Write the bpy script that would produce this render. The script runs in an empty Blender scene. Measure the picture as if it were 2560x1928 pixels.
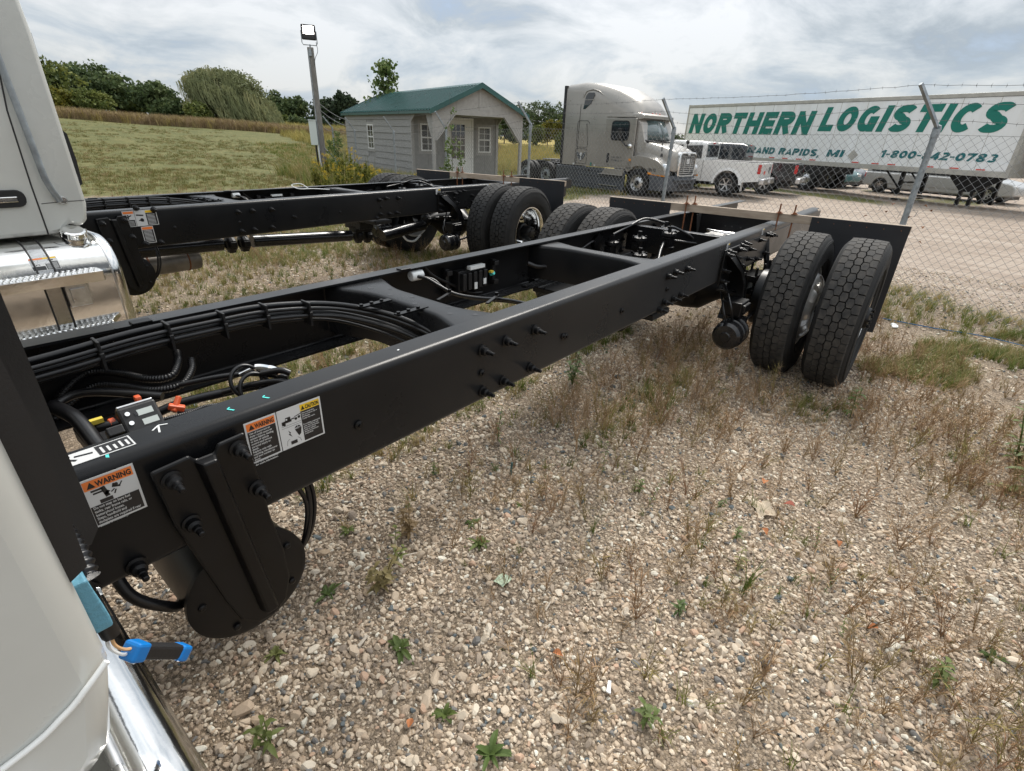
import bpy, bmesh, math, random
import numpy as np
from mathutils import Vector, Matrix, Euler
D=bpy.data; SC=bpy.context.scene; PI=math.pi; R=math.radians
random.seed(7); RNG=np.random.default_rng(7)
# ---------------------------------------------------------------- camera
CAMF=1269.08; YAW,PIT,ROL=R(51.5367),R(26.0828),R(2.2801); CAM=Vector((.1575,-1.0421,1.5327))
_fw=Vector((math.sin(YAW)*math.cos(PIT),math.cos(YAW)*math.cos(PIT),-math.sin(PIT)))
_rt=Vector((math.cos(YAW),-math.sin(YAW),0)); _up=_rt.cross(_fw)
_r2=_rt*math.cos(ROL)+_up*math.sin(ROL); _u2=_up*math.cos(ROL)-_rt*math.sin(ROL)
cd=D.cameras.new('camera'); cam=D.objects.new('camera',cd); SC.collection.objects.link(cam)
cam.matrix_world=Matrix(((_r2.x,_u2.x,-_fw.x,CAM.x),(_r2.y,_u2.y,-_fw.y,CAM.y),(_r2.z,_u2.z,-_fw.z,CAM.z),(0,0,0,1)))
cd.sensor_width=36; cd.lens=36*CAMF/2560; cd.clip_start=.02; cd.clip_end=3000; SC.camera=cam
# ---------------------------------------------------------------- world: broken overcast
SC.view_settings.view_transform='Standard'; SC.view_settings.look='None'; SC.view_settings.gamma=1; SC.view_settings.use_curve_mapping=False
SC.view_settings.exposure=1.48
SUN_EL,SUN_AZ=R(50),R(72)      # azimuth measured from +Y towards +X
w=D.worlds.new('World'); SC.world=w; w.use_nodes=True; nt=w.node_tree; nt.nodes.clear()
def N(nt,t,**k):
    n=nt.nodes.new(t)
    for a,b in k.items():
        if a=='inp':
            for i,v in b.items(): n.inputs[i].default_value=v
        else: setattr(n,a,b)
    return n
def ramp(nt,fac,stops,interp='LINEAR'):
    r=N(nt,'ShaderNodeValToRGB'); nt.links.new(fac,r.inputs[0]); e=r.color_ramp.elements; r.color_ramp.interpolation=interp
    while len(e)<len(stops): e.new(.5)
    for i,(p,c) in enumerate(stops): e[i].position=p; e[i].color=(*c,1) if len(c)==3 else c
    return r.outputs[0]
def mth(nt,op,a,b=0,c=0,clamp=False):
    m=N(nt,'ShaderNodeMath',operation=op,use_clamp=clamp)
    for i,v in enumerate((a,b,c)):
        if hasattr(v,'links'): nt.links.new(v,m.inputs[i])
        else: m.inputs[i].default_value=v
    return m.outputs[0]
def mixc(nt,f,a,b,mode='MIX'):
    m=N(nt,'ShaderNodeMix',data_type='RGBA',blend_type=mode)
    for i,v in ((0,f),(6,a),(7,b)):
        if hasattr(v,'links'): nt.links.new(v,m.inputs[i])
        else: m.inputs[i].default_value=v if i==0 else (*v,1)
    return m.outputs[2]
sky=N(nt,'ShaderNodeTexSky',sky_type='NISHITA',sun_disc=False,sun_elevation=SUN_EL,sun_rotation=SUN_AZ)
tc=N(nt,'ShaderNodeTexCoord'); sp=N(nt,'ShaderNodeSeparateXYZ'); nt.links.new(tc.outputs['Generated'],sp.inputs[0])
den=mth(nt,'ADD',mth(nt,'MAXIMUM',sp.outputs[2],0.0),0.34)
cb=N(nt,'ShaderNodeCombineXYZ'); nt.links.new(mth(nt,'DIVIDE',sp.outputs[0],den),cb.inputs[0]); nt.links.new(mth(nt,'DIVIDE',sp.outputs[1],den),cb.inputs[1])
cb.inputs[2].default_value=3.7
def nz(nt,vec,sc,det=6,rough=.55,dist=0,off=None):
    n=N(nt,'ShaderNodeTexNoise',inp={'Scale':sc,'Detail':det,'Roughness':rough,'Distortion':dist}); nt.links.new(vec,n.inputs['Vector']); return n.outputs['Fac']
cn=nz(nt,cb.outputs[0],2.1,11,.60,.45); cn2=nz(nt,cb.outputs[0],.5,3,.5)
cs=mth(nt,'ADD',mth(nt,'MULTIPLY',cn,.7),mth(nt,'MULTIPLY',cn2,.42))
cl=ramp(nt,cs,[(.44,(.135,.152,.168)),(.495,(.195,.212,.226)),(.55,(.265,.277,.287)),(.64,(.345,.35,.355))])
gap=ramp(nt,cn,[(.30,(1,1,1)),(.40,(0,0,0))])
lowz=ramp(nt,sp.outputs[2],[(.0,(1,1,1)),(.16,(0,0,0))]); cl2=mixc(nt,mth(nt,'MULTIPLY',gap,.55),cl,(.20,.25,.33)); blu=ramp(nt,cn,[(.44,(1,1,1)),(.54,(0,0,0))]); cl2=mixc(nt,mth(nt,'MULTIPLY',mth(nt,'MULTIPLY',lowz,blu),.6),cl2,(.215,.27,.345)); cl2=mixc(nt,1.0,cl2,mth(nt,'MULTIPLY_ADD',mth(nt,'MAXIMUM',sp.outputs[2],0.0),1.5,.74),'MULTIPLY')
bg1=N(nt,'ShaderNodeBackground',inp={'Strength':.08}); nt.links.new(sky.outputs[0],bg1.inputs[0])
bg2=N(nt,'ShaderNodeBackground',inp={'Strength':.95}); nt.links.new(cl2,bg2.inputs[0])
ms=N(nt,'ShaderNodeMixShader',inp={0:.93}); nt.links.new(bg1.outputs[0],ms.inputs[1]); nt.links.new(bg2.outputs[0],ms.inputs[2])
wo=N(nt,'ShaderNodeOutputWorld'); nt.links.new(ms.outputs[0],wo.inputs[0])
sl=D.lights.new('sun','SUN'); sl.energy=1.5; sl.angle=R(24); sl.color=(1,.95,.88)
sun=D.objects.new('sun',sl); SC.collection.objects.link(sun)
sdir=Vector((math.sin(SUN_AZ)*math.cos(SUN_EL),math.cos(SUN_AZ)*math.cos(SUN_EL),math.sin(SUN_EL)))
sun.rotation_euler=sdir.to_track_quat('Z','Y').to_euler(); sun.location=(0,0,30)
# ---------------------------------------------------------------- helpers
COL=SC.collection
def tag(o,label=None,cat=None,group=None,kind=None):
    if label: o['label']=label
    if cat: o['category']=cat
    if group: o['group']=group
    if kind: o['kind']=kind
    return o
def thing(name,label,cat,loc=(0,0,0),rz=0,group=None,z=None):
    o=D.objects.new(name,None); COL.objects.link(o); o.location=loc; o.rotation_euler=(0,0,rz); o.empty_display_size=.2
    return tag(o,label,cat,group)
def fit(name,me,mat,parent=None,label=None,loc=(0,0,0),rot=(0,0,0),kind=None,bev=0,scale=None):
    o=D.objects.new(name,me); COL.objects.link(o)
    if mat is not None and not me.materials:
        for m in (mat if isinstance(mat,(list,tuple)) else [mat]): me.materials.append(m)
    o.parent=parent; o.location=loc; o.rotation_euler=rot
    if scale: o.scale=scale
    if bev:
        b=o.modifiers.new('bevel','BEVEL'); b.width=bev; b.segments=2; b.limit_method='ANGLE'; b.angle_limit=R(40)
    if label: o['label']=label
    if kind: o['kind']=kind
    return o
def smo(pts,n=6):
    P=[Vector(p) for p in pts]
    if len(P)<3: return P
    P=[P[0]*2-P[1]]+P+[P[-1]*2-P[-2]]; o=[]
    for i in range(1,len(P)-2):
        a,b,c,d=P[i-1:i+3]
        for k in range(n):
            t=k/n; o.append(.5*((2*b)+(c-a)*t+(2*a-5*b+4*c-d)*t*t+(3*b-a-3*c+d)*t**3))
    o.append(P[-2]); return o
class MB:
    def __init__(s): s.v=[]; s.f=[]; s.m=[]; s.mi=0
    def add(s,vs,fs):
        b=len(s.v); s.v+= [tuple(v) for v in vs]; s.f+=[tuple(i+b for i in f) for f in fs]; s.m+=[s.mi]*len(fs); return s
    def box(s,x0,x1,y0,y1,z0,z1,M=None):
        vs=[(x,y,z) for x in (x0,x1) for y in (y0,y1) for z in (z0,z1)]
        if M: vs=[M@Vector(v) for v in vs]
        return s.add(vs,[(0,1,3,2),(4,6,7,5),(0,4,5,1),(2,3,7,6),(0,2,6,4),(1,5,7,3)])
    def bar(s,a,b,w,h,up=(0,0,1)):   # rectangular bar between two points
        a,b=Vector(a),Vector(b); d=(b-a).normalized(); u=Vector(up); x=d.cross(u)
        if x.length<1e-4: x=d.cross(Vector((1,0,0)))
        x.normalize(); y=x.cross(d); vs=[p+x*i*w/2+y*j*h/2 for p in (a,b) for i,j in ((-1,-1),(1,-1),(1,1),(-1,1))]
        return s.add(vs,[(3,2,1,0),(4,5,6,7),(0,1,5,4),(1,2,6,5),(2,3,7,6),(3,0,4,7)])
    def tube(s,pts,r,n=8,caps=True,closed=False):
        P=[Vector(p) for p in pts]; L=len(P); rr=r if hasattr(r,'__len__') else [r]*L
        rings=[]; ref=None
        for i in range(L):
            t=(P[min(i+1,L-1)]-P[max(i-1,0)])
            if t.length<1e-9: t=Vector((0,0,1))
            t.normalize()
            if ref is None: ref=t.orthogonal().normalized()
            else:
                ref=ref-t*ref.dot(t)
                if ref.length<1e-6: ref=t.orthogonal()
                ref.normalize()
            q=t.cross(ref); rings.append([P[i]+(ref*math.cos(2*PI*k/n)+q*math.sin(2*PI*k/n))*rr[i] for k in range(n)])
        fs=[(i*n+k,i*n+(k+1)%n,(i+1)*n+(k+1)%n,(i+1)*n+k) for i in range(L-1) for k in range(n)]
        if caps: fs+=[tuple(range(n-1,-1,-1)),tuple((L-1)*n+k for k in range(n))]
        return s.add([v for r_ in rings for v in r_],fs)
    def cyl(s,a,b,r,r2=None,n=16,caps=True): return s.tube([a,b],[r,r if r2 is None else r2],n,caps)
    def lathe(s,prof,o=(0,0,0),ax='y',n=32,closed=False,skip=None):   # prof: (radius, along axis)
        vs=[]; L=len(prof)
        for r_,h in prof:
            for k in range(n):
                a=2*PI*k/n; c,d=math.cos(a)*r_,math.sin(a)*r_
                v={'y':(c,h,d),'x':(h,c,d),'z':(c,d,h)}[ax]; vs.append((v[0]+o[0],v[1]+o[1],v[2]+o[2]))
        fs=[(i*n+k,i*n+(k+1)%n,((i+1)%L)*n+(k+1)%n,((i+1)%L)*n+k) for i in range(L if closed else L-1) for k in range(n) if not(skip and skip(i,k))]
        if ax!='y': fs=[f[::-1] for f in fs]
        return s.add(vs,fs)
    def prism(s,poly,h0,h1,ax='y'):   # poly in the two other axes, extruded along ax
        n=len(poly); mk={'y':lambda p,h:(p[0],h,p[1]),'x':lambda p,h:(h,p[0],p[1]),'z':lambda p,h:(p[0],p[1],h)}[ax]
        vs=[mk(p,h0) for p in poly]+[mk(p,h1) for p in poly]
        return s.add(vs,[tuple(range(n-1,-1,-1)),tuple(range(n,2*n))]+[(i,(i+1)%n,n+(i+1)%n,n+i) for i in range(n)])
    def sph(s,c,rx,ry=None,rz=None,n=12,m=8):
        ry=ry or rx; rz=rz or rx; vs=[]; 
        for i in range(m+1):
            t=PI*i/m
            for k in range(n): a=2*PI*k/n; vs.append((c[0]+rx*math.sin(t)*math.cos(a),c[1]+ry*math.sin(t)*math.sin(a),c[2]+rz*math.cos(t)))
        return s.add(vs,[(i*n+k,(i+1)*n+k,(i+1)*n+(k+1)%n,i*n+(k+1)%n) for i in range(m) for k in range(n)])
    def loft(s,rings,caps=True,closed=True):
        n=len(rings[0]); L=len(rings)
        fs=[(i*n+k,i*n+(k+1)%n,(i+1)*n+(k+1)%n,(i+1)*n+k) for i in range(L-1) for k in range(n if closed else n-1)]
        if caps: fs+=[tuple(range(n-1,-1,-1)),tuple((L-1)*n+k for k in range(n))]
        return s.add([v for r_ in rings for v in r_],fs)
    def mesh(s,name='m',smooth=False,recalc=True,merge=False):
        me=D.meshes.new(name); me.from_pydata([tuple(v) for v in s.v],[],s.f)
        if any(s.m): me.polygons.foreach_set('material_index',s.m)
        if recalc or merge:
            bm=bmesh.new(); bm.from_mesh(me)
            if merge: bmesh.ops.remove_doubles(bm,verts=bm.verts,dist=1e-5)
            if recalc: bmesh.ops.recalc_face_normals(bm,faces=bm.faces)
            bm.to_mesh(me); bm.free()
        if smooth:
            me.polygons.foreach_set('use_smooth',[True]*len(me.polygons))
            me.set_sharp_from_angle(angle=R(smooth if smooth is not True else 35))
        me.update(); return me
    def part(s,name,mat,parent=None,label=None,smooth=False,recalc=True,merge=False,**k):
        return fit(name,s.mesh(name,smooth,recalc,merge),mat,parent,label,**k)
def rrect(cx,cz,w,h,r,n=4):
    o=[]
    for sx,sz,a0 in ((1,1,0),(-1,1,90),(-1,-1,180),(1,-1,270)):
        for k in range(n+1):
            a=R(a0+90*k/n); o.append((cx+sx*(w-r)+math.cos(a)*r,cz+sz*(h-r)+math.sin(a)*r))
    return o
_tc={}
def text_mesh(body,size=1,ext=.0,shear=0,xs=1,align='LEFT',spacing=1,bold=0,font=None,res=3):
    c=D.curves.new('text','FONT'); c.body=body; c.size=size; c.extrude=ext; c.shear=shear; c.align_x=align; c.space_character=spacing; c.offset=bold; c.resolution_u=res
    o=D.objects.new('text_tmp',c); COL.objects.link(o); bpy.context.view_layer.update()
    dg=bpy.context.evaluated_depsgraph_get(); me=D.meshes.new_from_object(o.evaluated_get(dg)); D.objects.remove(o); D.curves.remove(c)
    me.materials.clear()
    if xs!=1: me.transform(Matrix.Diagonal((xs,1,1,1)))
    return me
def copy_tree(o,parent=None):
    c=o.copy(); COL.objects.link(c); c.parent=parent
    for ch in [x for x in KIDS.get(o.name,[])]: copy_tree(ch,c)
    return c
KIDS={}
def index_kids():
    KIDS.clear()
    for x in D.objects:
        if x.parent: KIDS.setdefault(x.parent.name,[]).append(x)
# ---------------------------------------------------------------- materials
MATS={}
def mat(name,col,rough=.6,metal=0,noise=0,nscale=8,col2=None,bump=0,bscale=40,spec=.5,coat=0,dirt=None,det=5,coord='Object',stretch=None):
    m=D.materials.new(name); m.use_nodes=True; t=m.node_tree; b=t.nodes['Principled BSDF']
    b.inputs['Base Color'].default_value=(*col,1); b.inputs['Roughness'].default_value=rough; b.inputs['Metallic'].default_value=metal
    b.inputs['Specular IOR Level'].default_value=spec; b.inputs['Coat Weight'].default_value=coat; b.inputs['Coat Roughness'].default_value=.08
    t_c=N(t,'ShaderNodeTexCoord'); v=t_c.outputs[coord]
    if stretch:
        mp=N(t,'ShaderNodeMapping'); mp.inputs['Scale'].default_value=stretch; t.links.new(v,mp.inputs[0]); v=mp.outputs[0]
    if noise:
        f=nz(t,v,nscale,det,.6); f2=ramp(t,f,[(.35,(0,0,0)),(.68,(1,1,1))])
        c2=col2 or tuple(min(1,x*(1+noise)) for x in col); c1=col if col2 else tuple(x*(1-noise) for x in col)
        t.links.new(mixc(t,f2,c1,c2),b.inputs['Base Color'])
        rf=mth(t,'MULTIPLY_ADD',f,.25,rough-.12,clamp=True); t.links.new(rf,b.inputs['Roughness'])
    if bump:
        f=nz(t,v,bscale,4,.6); bp=N(t,'ShaderNodeBump',inp={'Strength':bump,'Distance':.01}); t.links.new(f,bp.inputs['Height']); t.links.new(bp.outputs[0],b.inputs['Normal'])
    MATS[name]=m; return m
M_frame=mat('frame_paint',(.0022,.0026,.0036),.29,noise=.3,nscale=3.5,det=9,col2=(.0055,.0055,.006),bump=.012,bscale=220,spec=.24)
for m_ in (M_frame,): m_.node_tree.nodes['Principled BSDF'].inputs['Sheen Weight'].default_value=.07; m_.node_tree.nodes['Principled BSDF'].inputs['Sheen Roughness'].default_value=.55
M_black=mat('black_steel',(.0035,.0035,.004),.36,noise=.3,nscale=12,spec=.3)
M_gloss=mat('gloss_black',(.008,.008,.009),.16,noise=.2,nscale=9,bump=.08,bscale=8)
M_plast=mat('black_plastic',(.009,.009,.010),.5,bump=.1,bscale=300)
M_hose=mat('black_hose',(.005,.005,.006),.34)
M_rubber=mat('tyre_rubber',(.012,.012,.012),.72,noise=.45,nscale=14,bump=.3,bscale=120,spec=.35)
M_tread=mat('tyre_tread',(.026,.0255,.025),.80,noise=.4,nscale=22,col2=(.064,.059,.053),bump=.2,bscale=150,spec=.3)
M_dust=mat('dusty_tread',(.055,.050,.046),.9,noise=.4,nscale=16,col2=(.115,.080,.062),bump=.35,bscale=150,spec=.25)
M_chrome=mat('polished_aluminium',(.80,.80,.79),.12,1,noise=.06,nscale=6,bump=.03,bscale=30)
M_brush=mat('brushed_aluminium',(.62,.62,.62),.32,1,noise=.15,nscale=20)
M_alum2=mat('silver_wheel',(.62,.62,.61),.38,.7,noise=.15,nscale=10)
M_white=mat('white_cab_paint',(.56,.57,.54),.26,noise=.05,nscale=3,col2=(.50,.505,.475),det=8,coat=.45)
M_wbead=mat('white_seam',(.78,.79,.77),.35)
M_dull=mat('dull_steel_can',(.22,.20,.175),.5,.6,noise=.3,nscale=6)
M_mud=mat('mud_flap_rubber',(.008,.009,.012),.55,noise=.3,nscale=5)
M_wood=mat('lumber',(.30,.235,.175),.8,noise=.3,nscale=5,col2=(.44,.36,.28),bump=.3,bscale=60,stretch=(8,1,8))
M_rust=mat('rusty_rod',(.20,.075,.03),.85,noise=.4,nscale=60,bump=.4,bscale=200)
M_dwhite=mat('decal_white',(.58,.59,.59),.35)
M_dblack=mat('decal_black',(.012,.012,.014),.35)
M_dorange=mat('decal_orange',(.78,.20,.04),.35)
M_dyellow=mat('decal_yellow',(.80,.52,.02),.35)
M_orange=mat('orange_clip',(.62,.10,.03),.45); M_yellow=mat('yellow_clip',(.62,.48,.06),.5); M_teal=mat('teal_marker',(.08,.62,.58),.5)
M_blue=mat('blue_connector',(.0,.15,.46),.35); M_tape=mat('blue_tape',(.10,.27,.36),.6,bump=.5,bscale=50)
M_wplast=mat('white_plastic',(.7,.72,.72),.4); M_tan=mat('tan_wire',(.55,.33,.16),.5)
M_galv=mat('galvanised_steel',(.30,.33,.35),.5,.55,noise=.25,nscale=14,bump=.1,bscale=60)
M_wire=mat('fence_wire',(.22,.22,.215),.55,.5,noise=.2,nscale=30)
M_barb=mat('barbed_wire_steel',(.20,.20,.20),.6,.6)
M_side=mat('grey_siding',(.29,.285,.27),.85,noise=.13,nscale=6,bump=.35,bscale=30,stretch=(1,1,5))
M_trim=mat('grey_trim',(.33,.32,.30),.85,noise=.1,nscale=9,bump=.2,bscale=40)
M_dsid=mat('porch_panel',(.25,.245,.235),.85,noise=.12,nscale=7,bump=.2,bscale=40)
M_groof=mat('green_metal_roof',(.024,.088,.080),.30,noise=.12,nscale=3,spec=.5)
M_sash=mat('white_sash',(.72,.72,.70),.5,noise=.04,nscale=6)
def glass(name,col=(.02,.025,.03),rough=.05): return mat(name,col,rough,spec=.9)
M_glass=glass('dark_glass'); M_glass2=glass('windshield_glass',(.07,.10,.10),.06)
M_silver=mat('champagne_paint',(.30,.28,.25),.30,.35,noise=.06,nscale=1.5,coat=.4)
M_ggrey=mat('grey_plastic_skirt',(.055,.062,.072),.55,noise=.15,nscale=3,bump=.1,bscale=80)
M_pwhite=mat('pickup_white',(.70,.70,.68),.3,noise=.05,nscale=2,coat=.4)
M_pblack=mat('dark_car_paint',(.014,.015,.018),.22,coat=.5); M_pteal=mat('teal_car_paint',(.015,.10,.10),.3,coat=.4); M_psilv=mat('silver_car_paint',(.45,.46,.46),.3,.3,coat=.4)
M_red=mat('red_lens',(.45,.02,.02),.2,coat=.5); M_amber=mat('amber_lens',(.75,.28,.03),.25,coat=.5); M_lamp=mat('clear_lens',(.6,.63,.65),.12,.3,coat=.6)
M_twhite=mat('trailer_white',(.80,.83,.84),.42,noise=.1,nscale=1.6,col2=(.71,.725,.71),det=9,coat=.1,stretch=(1.6,1,.28))
M_tgreen=mat('trailer_green',(.0,.165,.125),.4,noise=.08,nscale=3); M_tblue=mat('trailer_lettering',(.005,.13,.145),.4,noise=.15,nscale=2)
M_tgrey=mat('trailer_rail',(.42,.41,.37),.5,.2,noise=.15,nscale=3)
M_tred=mat('reflector_red',(.6,.07,.05),.4)
M_pole=mat('weathered_pole',(.20,.19,.175),.9,noise=.3,nscale=8,bump=.4,bscale=20,stretch=(5,5,.6))
M_box=mat('pale_box',(.55,.60,.58),.5); M_bark=mat('bark',(.10,.08,.06),.9,noise=.3,nscale=10,bump=.5,bscale=30)
M_rope=mat('blue_rope',(.03,.16,.36),.7,bump=.6,bscale=300); M_paper=mat('litter_paper',(.46,.38,.28),.8); M_stick=mat('dry_wood',(.50,.44,.36),.9,noise=.3,nscale=30)
# ---------------------------------------------------------------- terrain
def ss(a,b,x): t=np.clip((x-a)/(b-a),0,1); return t*t*(3-2*t)
def vnoise(x,y,s,seed=0):      # cheap smooth value noise
    x=np.asarray(x,float)/s+seed*17.3; y=np.asarray(y,float)/s+seed*9.1
    def h(i,j): v=np.sin(i*127.1+j*311.7+seed*74.7)*43758.5453; return v-np.floor(v)
    i,j=np.floor(x),np.floor(y); u,v=x-i,y-j; u=u*u*(3-2*u); v=v*v*(3-2*v)
    return (h(i,j)*(1-u)+h(i+1,j)*u)*(1-v)+(h(i,j+1)*(1-u)+h(i+1,j+1)*u)*v
def G(x,y):
    x=np.asarray(x,float); y=np.asarray(y,float)
    l=-.622*x+.783*y; d=.783*x+.622*y
    z=-.40*ss(6.5,17,x)
    z=z+2.3*(1-np.exp(-np.maximum(l-3,0)/15))*ss(14,46,d)+.5*ss(40,110,d)
    r=np.hypot(x-3,y); near=1-ss(6,14,r)
    z=z+near*((vnoise(x,y,.6,1)-.5)*.035+(vnoise(x,y,.17,2)-.5)*.014)+(vnoise(x,y,2.5,4)-.5)*.05*ss(7,12,r)
    return z
def Gz(x,y): return float(G(x,y))
def fence_x(y): return 7.325+(y+.71)*math.cos(R(75))/math.sin(R(75))
def grass_mask(x,y):
    x=np.asarray(x,float); y=np.asarray(y,float); fx=7.325+(y+.71)*.268
    n=(vnoise(x,y,1.6,5)-.5)*2.2+(vnoise(x,y,.5,6)-.5)*1.2
    a=ss(12.3,14.2,y-.25*(x-4)+n)                                        # the mown field
    b=ss(-.2,1.0,1.5-np.abs(x-fx-.2)+n*.6)*ss(-3,9,y)                  # strip under the fence
    c=ss(0,2,x-(17.5+np.maximum(0,9-y)*2.4)+n)*ss(4.5,8,y+n)              # field behind the tractor and shed
    c2=ss(8,11,y+n*.5)*ss(0,1.2,x-fx)
    e=ss(25.3,26.8,x+.42*(y-8)*-.2+n*.3-np.maximum(0,(2-y))*.3)*(.55)
    e3=ss(0,.8,1.6-np.abs((x-34.0-(y-13.2)*.44)*.915+1.0)+n*.4)*ss(-.5,2.5,y)
    e2=ss(.2,.9,vnoise(x,y,2.0,8)-.25)*ss(28.5,30,x-(y+1.5)*.44+n*.3)
    return np.clip(np.maximum.reduce([a,b*.8,c2,np.minimum(c,1)*(y>9),e2,e3*.9]),0,1)
def terrain():
    rings=[.0]+list(np.geomspace(.35,900,190)); A=300
    xs,ys=[],[]
    cx,cy=2.2,.6
    for r in rings[1:]:
        a=np.linspace(0,2*PI,A,endpoint=False); xs.append(cx+r*np.cos(a)); ys.append(cy+r*np.sin(a))
    X=np.concatenate([[cx]]+xs); Y=np.concatenate([[cy]]+ys); Z=G(X,Y)
    fs=[(0,1+k,1+(k+1)%A) for k in range(A)]
    for i in range(len(rings)-2):
        o=1+i*A; fs+=[(o+k,o+A+k,o+A+(k+1)%A,o+(k+1)%A) for k in range(A)]
    me=D.meshes.new('ground'); me.from_pydata(np.c_[X,Y,Z].tolist(),[],fs)
    at=me.attributes.new('grass','FLOAT','POINT'); at.data.foreach_set('value',grass_mask(X,Y).astype(np.float32))
    l=-.622*X+.783*Y; fld=ss(19,30,X-.2*Y)*ss(9,14,Y)*(1-ss(8,20,l))
    at=me.attributes.new('gold','FLOAT','POINT'); at.data.foreach_set('value',fld.astype(np.float32))
    yard=ss(7.5,9.5,X-.26*Y)
    at=me.attributes.new('yard','FLOAT','POINT'); at.data.foreach_set('value',yard.astype(np.float32))
    me.polygons.foreach_set('use_smooth',[True]*len(me.polygons)); me.update()
    return me
def ground_mat():
    m=D.materials.new('ground'); m.use_nodes=True; t=m.node_tree; b=t.nodes['Principled BSDF']; b.inputs['Specular IOR Level'].default_value=.25
    L=t.links.new; tcn=N(t,'ShaderNodeTexCoord'); o=tcn.outputs['Object']
    def vor(sc,feat='F1'):
        v=N(t,'ShaderNodeTexVoronoi',feature=feat,inp={'Scale':sc,'Randomness':1}); L(o,v.inputs['Vector']); return v
    v1,v2=vor(105),vor(260)
    sv=N(t,'ShaderNodeSeparateColor'); L(v1.outputs['Color'],sv.inputs[0]); sv2=N(t,'ShaderNodeSeparateColor'); L(v2.outputs['Color'],sv2.inputs[0])
    st=[(0,(.14,.115,.085)),(.25,(.25,.20,.145)),(.5,(.34,.27,.195)),(.75,(.42,.34,.255)),(1,(.52,.44,.345))]
    c1=ramp(t,sv.outputs[0],st); c2=ramp(t,sv2.outputs[0],[(0,(.13,.105,.08)),(.5,(.26,.21,.155)),(1,(.40,.325,.25))])
    c=mixc(t,mth(t,'GREATER_THAN',sv.outputs[1],.55),c1,c2)
    e1=ramp(t,v1.outputs['Distance'],[(.25,(1,1,1)),(.75,(.62,.60,.58))]); c=mixc(t,.8,c,e1,'MULTIPLY')
    big=nz(t,o,.9,5,.6); c=mixc(t,ramp(t,big,[(.3,(.75,.75,.75)),(.7,(0,0,0))]),c,(.78,.72,.66),'MULTIPLY')
    # compacted yard
    mp=N(t,'ShaderNodeMapping'); mp.inputs['Scale'].default_value=(1.5,.35,1); mp.inputs['Rotation'].default_value=(0,0,R(8)); L(o,mp.inputs[0])
    yn=nz(t,mp.outputs[0],1.6,8,.68); yn2=nz(t,o,24,5,.75)
    cy=ramp(t,mth(t,'ADD',mth(t,'MULTIPLY',yn,.6),mth(t,'MULTIPLY',yn2,.4)),[(.36,(.215,.165,.13)),(.5,(.33,.27,.22)),(.62,(.45,.385,.325))])
    ya=N(t,'ShaderNodeAttribute',attribute_name='yard'); c=mixc(t,mth(t,'MULTIPLY',ya.outputs['Fac'],.8),c,cy)
    # grass
    g1=nz(t,o,1.1,8,.7); g2=nz(t,o,9,6,.75); gs=mth(t,'ADD',mth(t,'MULTIPLY',g1,.35),mth(t,'MULTIPLY',g2,.65))
    cg=ramp(t,gs,[(.38,(.040,.050,.013)),(.47,(.078,.084,.024)),(.54,(.118,.112,.036)),(.64,(.185,.150,.065))])
    gold=N(t,'ShaderNodeAttribute',attribute_name='gold'); cg=mixc(t,mth(t,'MULTIPLY',gold.outputs['Fac'],.85),cg,ramp(t,gs,[(.35,(.16,.14,.03)),(.6,(.40,.29,.06))]))
    ga=N(t,'ShaderNodeAttribute',attribute_name='grass'); br=nz(t,o,6,5,.7)
    gm=mth(t,'MULTIPLY_ADD',mth(t,'SUBTRACT',mth(t,'ADD',ga.outputs['Fac'],mth(t,'MULTIPLY_ADD',br,.8,-.4)),.5),3,.5,clamp=True)
    c=mixc(t,gm,c,cg); L(c,b.inputs['Base Color']); b.inputs['Roughness'].default_value=.9
    h=mth(t,'ADD',mth(t,'MULTIPLY',mth(t,'SUBTRACT',1,v1.outputs['Distance']),.6),mth(t,'MULTIPLY',mth(t,'SUBTRACT',1,v2.outputs['Distance']),.3))
    h2=mixc(t,gm,h,g2) ; bp=N(t,'ShaderNodeBump',inp={'Strength':.8,'Distance':.012}); L(h2,bp.inputs['Height']); L(bp.outputs[0],b.inputs['Normal'])
    return m
fit('ground',terrain(),ground_mat(),kind='structure')
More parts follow.
